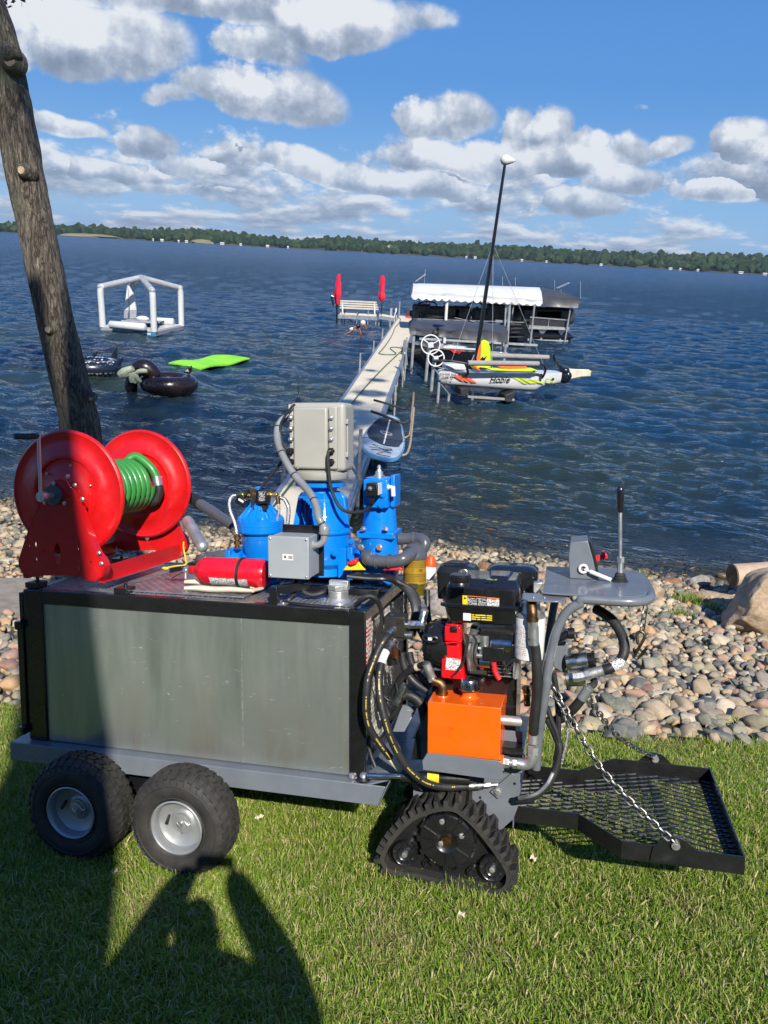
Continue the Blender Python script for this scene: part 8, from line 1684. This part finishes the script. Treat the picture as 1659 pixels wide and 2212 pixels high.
for Y, pts in ((Y1, [(1205, 815), (1190, 1000), (1170, 1200), (1150, 1400), (1120, 1540), (1080, 1620), (1000, 1650), (850, 1680), (600, 1672)]), (Y2, [(1205, 560), (1195, 700), (1175, 900), (1160, 1100), (1140, 1260), (1080, 1330), (1000, 1350)])): g = G(); g.tube([rb(x, y, Y) for x, y in pts], .022, 10, 5); obj('upright', g, m_tanp, rk)
g = G(); g.tube([rb(600, 1672, Y1), rb(440, 1700, Y1), rb(360, 1780, Y1), rb(330, 1950, Y1), rb(325, 2080, Y1)], .02, 10, 5); obj('upright', g, m_tanp, rk)
for Y, pts in ((Y2, [(512, 690), (780, 765), (1040, 842), (1100, 810), (1150, 745), (1155, 660)]), (Y1, [(460, 880), (760, 990), (990, 1080), (1080, 1085), (1150, 1050)])): g = G(); g.tube([rb(x, y, Y) for x, y in pts], .023, 10, 4); obj('padded_arm', g, m_rubber, rk)
g = G(); g.tube([rb(1050, 1290, Y1), rb(1110, 1260, Y1)], .035, 10); g.tube([rb(1045, 850, 15), rb(1035, 1100, 15)], .006, 5); g.tube([rb(1150, 640, Y2), rb(1225, 636, Y2)], .012, 6); obj('padding', g, m_rubber, rk)
# ---- inflatables
def zr(p, Y): return ony(*DF(*p), Y)
L_, F_, R_ = onz(*DF(168, 608), .05), onz(*DF(622, 650), .05), onz(*DF(862, 598), .05); Bk = L_ + R_ - F_; 
iz = thing('inflatable_gazebo', 'white inflatable frame raft floating left of the dock', 'raft', tuple((L_ + R_) / 2))
m_inf = M('inflatable_white', (.60, .61, .58), .4, coat=.2, var=.04); m_roof = M('inflatable_pale_grey', (.36, .365, .37), .35, coat=.3); m_inf_g = M('inflatable_grey', (.30, .31, .33), .4, coat=.2)
g = G(); g.hexa([L_ + (0, 0, -.12), F_ + (0, 0, -.12), R_ + (0, 0, -.12), Bk + (0, 0, -.12), L_ + (0, 0, .14), F_ + (0, 0, .14), R_ + (0, 0, .14), Bk + (0, 0, .14)]); obj('base', g, m_inf_g, iz, bev=.05)
c0 = (L_ + R_) / 2; g = G(); g.hexa([c0 + (p - c0) * .97 + np.array([0, 0, z]) for z in (.141, .16) for p in (L_, F_, R_, Bk)]); obj('deck_pad', g, m_inf, iz)
sd = F_ - L_; sd /= np.linalg.norm(sd); g = G(); u_ = np.array([sd[1], -sd[0], 0]); g.obox(L_ + (F_ - L_) * .82 + u_ * .005, sd, u_, (0, 0, 1), (.55, .012, .09)); obj('blue_panel', g, M('inflatable_blue', (.05, .20, .33), .4), iz)
g = G(); g.obox(L_ + (F_ - L_) * .85 + u_ * .018, sd, u_, (0, 0, 1), (.22, .003, .03)); obj('panel_print', g, m_label, iz)
ins = lambda p: c0 + (p - c0) * .94
hL = zr((168, 255), ins(L_)[1])[2]; apex = zr((487, 178), c0[1]); ap = np.array([c0[0], c0[1], apex[2]])
for p in (L_, F_, R_, Bk):
    q = ins(p); hh_ = hL if p is not F_ else hL; top_ = np.array([q[0], q[1], hh_]); g = G(); g.tube([q + (0, 0, .1), q * .5 + top_ * .5 + np.array([0, 0, 0]), top_ - (0, 0, .15), top_ + (ap - top_) * .06 + (0, 0, .03)], .135, 16, 4); obj('leg', g, m_inf, iz, sharp=60)
    g = G(); g.tube([top_ + (ap - top_) * .03, top_ + (ap - top_) * .5, ap], .13, 16, 3); g.ball(top_, .138, 14, 8); obj('roof_tube', g, m_roof, iz, sharp=60)
for (a, b_, r_) in (((245, 568), (545, 592), .17), ((640, 540), (780, 548), .17)): p = onz(*DF(*a), .35); q = onz(*DF(*b_), .35); g = G(); g.tube([p, p * .97 + q * .03, p * .03 + q * .97, q], [.10, r_, r_, .10], 16); obj('bolster', g, m_inf, iz, sharp=60)
g = G(); g.tube([onz(*DF(340, 540), .45), onz(*DF(660, 550), .45)], .10, 12, flat=.5); g.hexa([onz(*DF(x, y), z) for z in (.3, .42) for x, y in ((350, 545), (620, 560), (700, 535), (400, 520))]); obj('mattress', g, m_inf_g, iz, bev=.03)
for tri in ([(390, 235), (365, 440), (365, 515), (395, 520), (405, 400)], [(395, 240), (440, 310), (465, 440), (465, 515), (412, 520), (408, 400)]): Yt = c0[1] + .6; g = G(); g.prism([zr(p, Yt) for p in tri], (0, .15, 0)); obj('folded_curtain', g, m_inf, iz, bev=.04)
for tri in ([(366, 445), (398, 450), (396, 518), (364, 516)], [(412, 450), (464, 445), (466, 517), (412, 519)]): g = G(); g.prism([zr(p, Yt - .02) for p in tri], (0, .02, 0)); obj('curtain_foot', g, m_inf_g, iz)
g = G(); g.ball(onz(*DF(520, 520), .5), .22, 12, 8, (1.4, .8, .6)); obj('pillow', g, m_inf, iz)
fm = thing('floating_mat', 'lime green foam mat floating on the water', 'mat', tuple(onz(440, 788, .03)))
nx, ny = 24, 10; C4 = [onz(*DF(735, 897), .04), onz(*DF(1005, 942), .04), onz(*DF(1432, 857), .04), onz(*DF(1165, 833), .04)]; V = []
for j in range(ny + 1):
    for i in range(nx + 1): u, v = i / nx, j / ny; p = (C4[0] * (1 - u) + C4[3] * u) * (1 - v) + (C4[1] * (1 - u) + C4[2] * u) * v; V.append(p + np.array([0, 0, .05 + .035 * sin(u * 9) + .02 * sin(v * 5)]))
g = G(); V2 = [p - np.array([0, 0, .045]) for p in V]; k_ = nx + 1; F = [(j * k_ + i, j * k_ + i + 1, (j + 1) * k_ + i + 1, (j + 1) * k_ + i) for j in range(ny) for i in range(nx)]; g.add(V, F); g.add(V2, [f[::-1] for f in F])
per = [i for i in range(nx)] + [nx + k_ * j for j in range(ny)] + [k_ * ny + nx - i for i in range(nx)] + [k_ * (ny - j) for j in range(ny)]; g.f += [(per[a], per[(a + 1) % len(per)], per[(a + 1) % len(per)] + len(V), per[a] + len(V)) for a in range(len(per))]
obj('foam_sheet', g, M('lime_foam', (.30, .80, .02), .55, var=.1, scale=2, col2=(.22, .62, .03)), fm, sharp=50)
bf = thing('moose_float', 'dark brown inflatable float with a drooping head and pale antlers', 'pool float', tuple(onz(*DF(740, 1090), .1)))
m_brn = M('brown_vinyl', (.014, .007, .006), .28, coat=.4, var=.3)
cb_ = onz(*DF(735, 1060), .28); g = G(); g.tube([cb_ + np.array([.52 * cos(t_) + .02, .48 * sin(t_), .0]) for t_ in np.linspace(0, 2 * pi, 49)[:-1]], .25, 18, closed=True, cap=False); obj('ring', g, m_brn, bf, sharp=80)
g = G(); yn_ = cb_[1] - .15; g.tube([zr((640, 1010), yn_), zr((590, 960), yn_), zr((530, 925), yn_), zr((470, 945), yn_), zr((435, 1010), yn_), zr((425, 1080), yn_), zr((440, 1140), yn_)], [.18, .22, .24, .22, .19, .16, .17, .12], 18, 5); obj('neck', g, m_brn, bf, sharp=80)
m_ant = M('pale_green_vinyl', (.34, .38, .26), .35, coat=.3)
for pts, r_ in (([(560, 955), (500, 955), (455, 975)], .07), ([(455, 970), (425, 1010), (430, 1050)], .07), ([(455, 975), (445, 1030), (465, 1055)], .06), ([(460, 975), (480, 1025), (510, 1045)], .06), ([(330, 990), (380, 960), (440, 930)], .13), ([(335, 985), (370, 985), (430, 975)], .10)): g = G(); g.tube([zr(p, yn_ - .45) for p in pts], [r_ * .8, r_, r_ * .9, r_ * .6], 10, 4); obj('antler', g, m_ant, bf)
g = G(); yt_ = cb_[1] + .2; g.prism([zr(p, yt_) for p in ((850, 965), (880, 935), (918, 910), (922, 940), (905, 985))], (0, .18, 0)); obj('tail', g, m_brn, bf, bev=.04)
g = G(); g.prism([zr(p, yt_ - .02) for p in ((868, 958), (892, 935), (905, 960))], (0, .02, 0)); obj('tail_patch', g, m_ant, bf)
of_ = thing('orca_float', 'black float with white spots and fins beside the tree trunk', 'pool float', tuple(onz(*DF(160, 930), .1)))
def spot_mat():
    m = bpy.data.materials.new('spotted_vinyl'); m.use_nodes = True; b = NB(m.node_tree); P = b.n['Principled BSDF']; t = b.node('ShaderNodeTexCoord').outputs['Object']
    v = b.node('ShaderNodeTexVoronoi'); v.inputs['Scale'].default_value = 9.0; v.inputs['Randomness'].default_value = .35; b.put(v.inputs['Vector'], t)
    x, y, z = b.sepxyz(t); f = b.m('MULTIPLY', b.m('LESS_THAN', v.outputs['Distance'], .42), b.sm(z, .05, -.02)); f = b.m('MAXIMUM', f, b.m('MULTIPLY', b.m('LESS_THAN', v.outputs['Distance'], .38), b.sm(z, .24, .30)))
    b.put(P.inputs['Base Color'], b.mix(f, (.012, .018, .035, 1), (.7, .7, .68, 1))); P.inputs['Roughness'].default_value = .3; return m
m_spot = spot_mat(); co = onz(*DF(95, 915), .22)
g = G(); g.tube([co + np.array([.66 * cos(t_), .55 * sin(t_), .0]) for t_ in np.linspace(0, 2 * pi, 41)[:-1]], .22, 16, closed=True, cap=False); obj('ring', g, m_spot, of_, sharp=80)
m_nav = M('navy_vinyl', (.010, .015, .030), .3, coat=.4)
for tri in ([(245, 845), (302, 742), (304, 850)], [(95, 815), (136, 787), (128, 835), (100, 835)], [(250, 900), (300, 870), (345, 835), (340, 880), (310, 930), (260, 925)]): g = G(); g.prism([zr(p, co[1] - .1) for p in tri], (0, .16, 0)); obj('fin', g, m_nav, of_, bev=.03)
# ------------------------------------------------------------------ trees, log, photographer
def bark_mat():
    m = bpy.data.materials.new('bark'); m.use_nodes = True; b = NB(m.node_tree); P = b.n['Principled BSDF']; t = b.node('ShaderNodeTexCoord').outputs['Object']
    s = b.vm('MULTIPLY', t, (1, 1, .22)); n1 = b.noise(s, 24, 6, .7, .8); n2 = b.noise(t, 3.0, 4, .6); n3 = b.noise(s, 70, 4, .7)
    v = b.node('ShaderNodeTexVoronoi'); v.feature = 'DISTANCE_TO_EDGE'; v.inputs['Scale'].default_value = 44; b.put(v.inputs['Vector'], b.vm('ADD', s, b.vm('MULTIPLY', b.comb(n1, n1, n1), (.16, .16, .16))))
    cr = b.sm(v.outputs['Distance'], .0, .30, .45, 1.0)
    c = b.ramp(n1, [(.3, (.11, .088, .066)), (.5, (.28, .235, .175)), (.7, (.45, .39, .30))]); c = b.mix(b.m('MULTIPLY', cr, 1.0), (.035, .026, .018, 1), c)
    fi = b.noise(b.vm('MULTIPLY', t, (1, 1, .13)), 17, 5, .65, 1.2, 6.0); fi = b.sm(b.m('ABSOLUTE', b.m('SUBTRACT', fi, .5)), .0, .055); cr = b.m('MULTIPLY', cr, fi); c = b.mix(fi, (.03, .022, .015, 1), c)
    c = b.mix(b.sm(n2, .50, .66, 0, .55), c, (.17, .19, .11)); b.put(P.inputs['Base Color'], c); P.inputs['Roughness'].default_value = .9
    bp = b.node('ShaderNodeBump'); bp.inputs['Distance'].default_value = .015; b.put(bp.inputs['Height'], b.m('ADD', b.m('MULTIPLY', cr, .5), b.m('ADD', n1, b.m('MULTIPLY', n3, .4)))); b.l.new(bp.outputs[0], P.inputs['Normal']); return m
m_bark = bark_mat()
def trunk_mesh(path, rad, n=40, seed=1, rough=.05):
    from mathutils import noise as mn
    P = smooth_path(path, 12); m_ = len(P); R_ = np.interp(np.linspace(0, 1, m_), np.linspace(0, 1, len(rad)), rad); g = G(); V = []
    for i, p in enumerate(P):
        for k_ in range(n):
            a = 2 * pi * k_ / n; d = np.array([cos(a), sin(a), 0]); q = Vector((cos(a) * 2.2, sin(a) * 2.2, p[2] * 1.6 + seed)); r_ = R_[i] * (1 + rough * mn.fractal(q, 1, 2, 4) + rough * .8 * mn.noise(q * 3.1)); V.append(p + d * r_)
    F = [(i * n + q, i * n + (q + 1) % n, (i + 1) * n + (q + 1) % n, (i + 1) * n + q) for i in range(m_ - 1) for q in range(n)] + [tuple((m_ - 1) * n + q for q in range(n))]
    return g.add(V, F), P
YT = 7.6
cen = [(178, 1130), (176, 955), (160, 860), (135, 760), (112, 660), (88, 540), (62, 420), (42, 310), (15, 180), (-12, 60), (-50, -60), (-110, -300), (-160, -520)]
hw = [45, 41, 40, 39, 38, 38, 39, 39, 41, 41, 40, 35, 30]
path = [ony(x, y, YT) for x, y in cen]; sc = [FPX / ((p - CAM) @ c_f) for p in path]; rad = [h / s for h, s in zip(hw, sc)]
zg = float(ground_z(path[0][0], YT)); path = [np.array([path[0][0] + .05, YT, zg - .1])] + path[1:]; rad[0] *= 1.25
lt_ = thing('leaning_tree', 'bare leaning tree trunk with knots at the left of the lake', 'tree', (path[0][0], YT, zg))
tg, TP = trunk_mesh(path, rad, 44, 3, .07); obj('trunk', tg, m_bark, lt_, sharp=80)
m_cut = M('cut_wood', (.40, .31, .20), .8, var=.3, scale=20)
for (x, y, r_, d) in ((22, 132, 15, (.1, -1, 0)), (48, 368, 11, (-.2, -1, .1)), (105, 712, 9, (-.2, -1, 0)), (197, 861, 6, (.3, -1, 0)), (163, 1045, 10, (-.2, -1, 0)), (38, 112, 11, (1, -.3, .1))):
    p = ony(x, y, YT - .19); s_ = FPX / ((p - CAM) @ c_f); r_ = r_ / s_; d = np.array(d, float); d /= np.linalg.norm(d); kb = G(); kb.lathe([(r_ * 2.0, -.09), (r_ * 1.5, -.035), (r_ * 1.15, .0), (r_ * .85, .012)], p, d, 16); kn = obj('knot', kb, m_bark, lt_, sharp=70)
    if r_ * s_ < 16 and d[0] < .5: g = G(); g.cyl(p + d * .008, p + d * .018, r_ * .72, 14); obj('cut_face', g, m_cut, kn)
m_leaf = bpy.data.materials.new('tree_leaf'); m_leaf.use_nodes = True
def _leaf():
    b = NB(m_leaf.node_tree); P = b.n['Principled BSDF']; r = b.node('ShaderNodeNewGeometry').outputs['Random Per Island']; c = b.ramp(r, [(0, (.035, .07, .015)), (.6, (.06, .11, .02)), (1, (.10, .15, .03))]); b.put(P.inputs['Base Color'], c); P.inputs['Roughness'].default_value = .5
_leaf()
def leaf_cloud(clumps, per, size, seed):
    r = np.random.default_rng(seed); V = []; n = 0
    for (c_, rad) in clumps:
        p = r.normal(size=(per, 3)); p /= np.linalg.norm(p, axis=1)[:, None]; p = p * (r.uniform(.25, 1, (per, 1)) ** .6) * np.asarray(rad) + np.asarray(c_)
        u = r.normal(size=(per, 3)); u /= np.linalg.norm(u, axis=1)[:, None]; w = r.normal(size=(per, 3)); w -= u * np.sum(u * w, 1)[:, None]; w /= np.linalg.norm(w, axis=1)[:, None]; s = size * r.uniform(.6, 1.4, (per, 1))
        V.append(np.stack([p - u * s, p + w * s * .55, p + u * s, p - w * s * .55], 1).reshape(-1, 3))
    V = np.vstack(V); Q = np.arange(len(V)).reshape(-1, 4); return fast_mesh('crown', V, Q, False)
top = TP[-1]; cl = []; r_ = np.random.default_rng(31)
for i in range(26): cl.append((top + np.array([r_.normal(-1.5, 2.2), r_.normal(1, 1.8), r_.uniform(.5, 4.5)]), (1.1, 1.1, .6)))
obj('crown', leaf_cloud(cl, 420, .09, 5), m_leaf, lt_)
tt = thing('tall_tree', 'tall straight tree behind the viewer whose shade falls on the lawn', 'tree', (-.16, -2.6, float(ground_z(-.16, -2.6))))
zg2 = float(ground_z(-.16, -2.6)); tp2 = [np.array([.03, -2.6, zg2 - .1]), np.array([-.02, -2.6, 4.2]), np.array([-.14, -2.6, 5.7]), np.array([-.38, -2.6, 8.6]), np.array([-.5, -2.7, 12]), np.array([-.3, -2.8, 17])]
g, _ = trunk_mesh(tp2, [.39, .36, .35, .345, .27, .14], 40, 9, .03); obj('trunk', g, m_bark, tt, sharp=80)
S_ = SUN_DIR; cl = []
def shade(x, y, z, s, rad): cl.append((np.array([x, y, z]) + S_ * s, (rad, rad, rad * .45)))
r_ = np.random.default_rng(8)
for (x, y, s, rad) in ((.1, 14.5, 22, .75), (-.35, 15.8, 22, .55), (.3, 17.2, 22, .6), (-.25, 18.6, 23, .35), (.25, 20.0, 23, .5), (.35, 22.2, 23, .28), (-.6, 12.4, 21, .9), (.2, 11.4, 21, .8), (-1.2, 13.2, 21, .5), (.1, 24.0, 24, .2), (-.9, 15.0, 22, .4), (-.2, 13.4, 21, .7), (0, 16.5, 22, .5)): shade(x, y, .5, s, rad)
for i, (z, rad) in enumerate(((1.6, .22), (2.05, .20), (2.75, .30), (3.3, .28), (4.3, .26), (4.75, .3), (5.6, .3))): shade(-2.9 - .12 * i, YT, z, 15, rad)
for i in range(12): cl.append((np.array([r_.uniform(1, 6), r_.uniform(-7, -1), r_.uniform(17, 21)]), (1.3, 1.3, .5)))
for i in range(14): shade(r_.uniform(-9, -3), r_.uniform(14, 22), 0, 24, r_.uniform(.8, 1.6))
obj('crown', leaf_cloud(cl, 420, .075, 6), m_leaf, tt)
g = G(); g.tube([(-.2, -2.6, 6.3), (-.42, -2.62, 7.4), (-.72, -2.65, 8.6), (-.95, -2.7, 10.4), (-1.0, -2.7, 13)], [.20, .27, .27, .24, .12], 20, 5)
for (c_, rad) in cl[::3]: g.tube([np.array([.1, -2.72, 12.5]), (np.array([.1, -2.72, 12.5]) + c_) / 2 + np.array([0, 0, .6]), c_], [.05, .035, .012], 6, 4)
obj('limbs', g, m_bark, tt)
cl = []; r_ = np.random.default_rng(77)
for i in range(120): x = r_.uniform(-34, 34); h = r_.uniform(-1, 8); cl.append((np.array([x, -15.5 + r_.normal(0, 1.0), 4.5 + h]), (2.4, 1.5, 1.5)))
obj('added_tree_row', leaf_cloud(cl, 260, .28, 9), m_leaf, kind='stuff', label='added row of leafy trees behind the viewer, out of view', cat='trees')  # unseen trees, added to dim the sky light and give dark green reflections
a = ony(1583, 1243, 8.6); lgp = thing('cut_log', 'weathered cut log lying at the water by the big boulder', 'log', tuple(a))
m_log = M('weathered_log', (.36, .25, .16), .85, var=.3, scale=3, col2=(.50, .40, .29), bump=.9, bscale=16)
s_ = FPX / ((a - CAM) @ c_f); rl = 25 / s_; b_ = a + np.array([1.9, .25, .10]); g, _ = trunk_mesh([a, (a + b_) / 2, b_], [rl, rl, rl], 30, 5, .0)
g = G(); P = smooth_path([a, (a + b_) / 2 + np.array([0, 0, .02]), b_], 8); g.tube([p for p in P], [rl * q for q in (1, .97, 1.02, .96, 1, .98)], 30); obj('log_body', g, m_log, lgp, sharp=70)
d = (a - b_) / np.linalg.norm(a - b_); g = G(); g.cyl(a, a + d * .012, rl * .93, 30); obj('cut_end', g, M('log_end', (.16, .10, .06), .85, var=.4, scale=10), lgp)
def person():
    zg0 = float(ground_z(-.05, -.26)); zg = zg0 + .09; root = thing('person', 'person in dark clothes holding up a phone with both hands', 'person', (-.02, -.26, zg0))
    X = -.04; J = {'pel': (X, -.26, zg + .96), 'bel': (X, -.27, zg + 1.12), 'ch': (X, -.26, zg + 1.36), 'sh': (X, -.25, zg + 1.54), 'nk': (X, -.23, zg + 1.62), 'hd0': (X, -.21, zg + 1.67), 'hd1': (X, -.20, zg + 1.76)}
    E_ = [('pel', 'bel'), ('bel', 'ch'), ('ch', 'sh'), ('sh', 'nk'), ('nk', 'hd0'), ('hd0', 'hd1')]; R = {'pel': (.17, .12), 'bel': (.155, .11), 'ch': (.20, .13), 'sh': (.15, .11), 'nk': (.058, .06), 'hd0': (.082, .095), 'hd1': (.075, .09)}
    for s, n in ((-1, 'l'), (1, 'r')):
        J['s' + n] = (X + s * .21, -.25, zg + 1.54); J['e' + n] = (X + (.40 if s > 0 else -.31), -.20, zg + 1.42); J['w' + n] = (X * .5 + s * .12, -.09, 3.91); J['h' + n] = (s * .088, -.062, 3.965)
        J['hp' + n] = (X + s * .10, -.26, zg + .88); J['k' + n] = (X + s * .14, -.22, zg + .48); J['a' + n] = (X + s * .17, -.26, zg - .01); J['t' + n] = (X + s * .19, -.25, zg - .05)
        E_ += [('sh', 's' + n), ('s' + n, 'e' + n), ('e' + n, 'w' + n), ('w' + n, 'h' + n), ('pel', 'hp' + n), ('hp' + n, 'k' + n), ('k' + n, 'a' + n), ('a' + n, 't' + n)]
        R.update({'s' + n: (.10, .09), 'e' + n: (.10, .095), 'w' + n: (.066, .066), 'h' + n: (.036, .03), 'hp' + n: (.095, .1), 'k' + n: (.062, .062), 'a' + n: (.045, .045), 't' + n: (.045, .035)})
    def skin(name, J, E_, R, mat, rootj, sub=1):
        ks = list(J); me = bpy.data.meshes.new(name); me.from_pydata([tuple(np.array(J[q]) - OFF[root.name]) for q in ks], [(ks.index(a), ks.index(b)) for a, b in E_], []); o = bpy.data.objects.new(name, me); COL.objects.link(o); o.parent = root; OFF[o.name] = OFF[root.name]
        md = o.modifiers.new('skin', 'SKIN'); me.skin_vertices  # layer is made with the modifier
        for i, q in enumerate(ks): me.skin_vertices[0].data[i].radius = R[q]
        me.skin_vertices[0].data[ks.index(rootj)].use_root = True; sd = o.modifiers.new('sub', 'SUBSURF'); sd.levels = sd.render_levels = sub; me.materials.append(mat); return o
    m_cl = M('dark_clothes', (.03, .035, .05), .85); m_sk = M('skin', (.45, .27, .19), .5)
    skin('body', J, E_, R, m_cl, 'pel', 2)
    for s in (-1, 1):
        hx_, hy_, hz_ = J['hl' if s < 0 else 'hr']
        for f in range(5):
            b0 = (hx_ - s * .0, hy_ + .01 * 1, hz_ + .028 - .017 * f); b1 = (hx_ - s * .02, hy_ + .035, hz_ + .03 - .017 * f); b2 = (hx_ - s * .045, hy_ + .045, hz_ + .03 - .016 * f) if f < 4 else (hx_ - s * .03, hy_ + .01, hz_ - .055)
            skin('finger', {'a': b0, 'b': b1, 'c': b2}, [('a', 'b'), ('b', 'c')], {'a': (.010, .010), 'b': (.009, .009), 'c': (.007, .007)}, m_sk, 'a', 1)
    hd = np.array(J['hd0']) + (0, .0, .055); g = G(); g.ball(hd, .1, 24, 16, (.80, .98, 1.18)); g.ball(hd + np.array([0, .10, -.01]), .018, 10, 6, (.8, 1, 1.3)); g.ball(hd + np.array([-.082, .0, 0]), .025, 10, 6, (.4, .8, 1.2)); g.ball(hd + np.array([.082, .0, 0]), .025, 10, 6, (.4, .8, 1.2)); obj('head', g, m_sk, root, sharp=80)
    g = G(); g.ball(hd + np.array([0, -.018, .028]), .106, 24, 16, (.83, .97, 1.1)); obj('hair', g, M('hair', (.03, .02, .012), .8), root, sharp=80)
    g = G()
    for s in (-1, 1): g.ball(hd + np.array([s * .032, .088, .012]), .009, 8, 6)
    obj('eyes', g, m_plastic, root); g = G(); g.ball(hd + np.array([0, .09, -.05]), .02, 8, 6, (1.2, .4, .3)); obj('mouth', g, M('lips', (.4, .12, .1), .5), root)
person()
ph = G(); ph.box((-.080, -.034, 3.935), (.080, -.026, 4.012)); obj('phone', ph, m_plastic, label='dark phone held up in both hands', cat='phone', bev=.004, loc=(0, -.03, 3.97))
def sprig(px, py, n, h, lab, cat='grass'):
    d = ray(px, py); t = .002
    while t < .02:
        q = CAM + d * t
        if q[2] <= float(ground_z(q[0], q[1])) + .03: break
        t += .00002
    r = np.random.default_rng(int(px)); V = []; F = []
    for i in range(n):
        a = r.uniform(0, 6.28); L_ = h * r.uniform(.4, 1); b0 = q + np.array([r.normal(0, h * .5), r.normal(0, h * .4), -.02]); dd = np.array([cos(a), sin(a), 0]) * L_ * r.uniform(.1, .8); s_ = np.array([-sin(a), cos(a), 0]) * .003; o = len(V)
        V += [b0 - s_, b0 + s_, b0 + dd * .4 + np.array([0, 0, L_ * .6]) + s_, b0 + dd * .4 + np.array([0, 0, L_ * .6]) - s_, b0 + dd + np.array([0, 0, L_ * .85])]; F += [(o, o + 1, o + 2, o + 3), (o + 3, o + 2, o + 4)]
    g = G(); g.add(V, F); obj('grass_tuft', g, m_grass, label=lab, cat=cat, loc=tuple(q))
sprig(1490, 1300, 420, .16, 'tuft of grass in the stones below the dark speckled boulder')
sprig(1530, 1316, 260, .14, 'tuft of grass left of the foot of the big boulder')
sprig(1470, 1330, 200, .12, 'short grass tuft in the stones right of the control plate')
sprig(1375, 1248, 200, .14, 'green weeds at the water behind the control plate')
sprig(1240, 1240, 260, .12, 'green weeds at the water left of the switch box')
sprig(1365, 1262, 120, .10, 'low weeds behind the lever')
sprig(1595, 1800 * 0 + 1560, 200, .07, 'grass tuft at the lawn edge among the last stones')
for i, (px, py, lab) in enumerate(((995, 1992, 'small pale dead leaf on the lawn below the track'), (250, 1900, 'dry curled leaf on the lawn under the rear tyre'), (1150, 1870, 'dry leaf on the lawn right of the track'), (560, 1780, 'dry leaf on the lawn below the deck'))):
    d = ray(px, py); n_ = GN_; t_ = ((GP - CAM) @ n_) / (d @ n_); q = CAM + d * t_ + np.array([0, 0, .045]); r = np.random.default_rng(i); a = r.uniform(0, 6)
    P = [q + np.array([cos(a + u) * w, sin(a + u) * w, .008 * sin(3 * u)]) for u, w in ((0, .028), (.8, .015), (1.6, .017), (2.6, .013), (3.14, .026), (3.9, .014), (4.7, .016), (5.5, .013))]
    obj('dead_leaf', G().add(P + [q + np.array([0, 0, -.004])], [(j, (j + 1) % 8, 8) for j in range(8)]), m_canvas, label=lab, cat='leaf', loc=tuple(q))
hz = bpy.data.materials.new('haze_air'); hz.use_nodes = True; b = NB(hz.node_tree); b.n.remove(b.n['Principled BSDF'])
pv = b.node('ShaderNodeVolumePrincipled'); pv.inputs['Color'].default_value = (.80, .88, 1, 1); pv.inputs['Density'].default_value = HAZE; pv.inputs['Anisotropy'].default_value = .3
b.l.new(pv.outputs[0], b.n['Material Output'].inputs['Volume'])
obj('haze', G().box((-2990, -2990, -41.5), (4990, 6490, 85)), hz, kind='stuff')
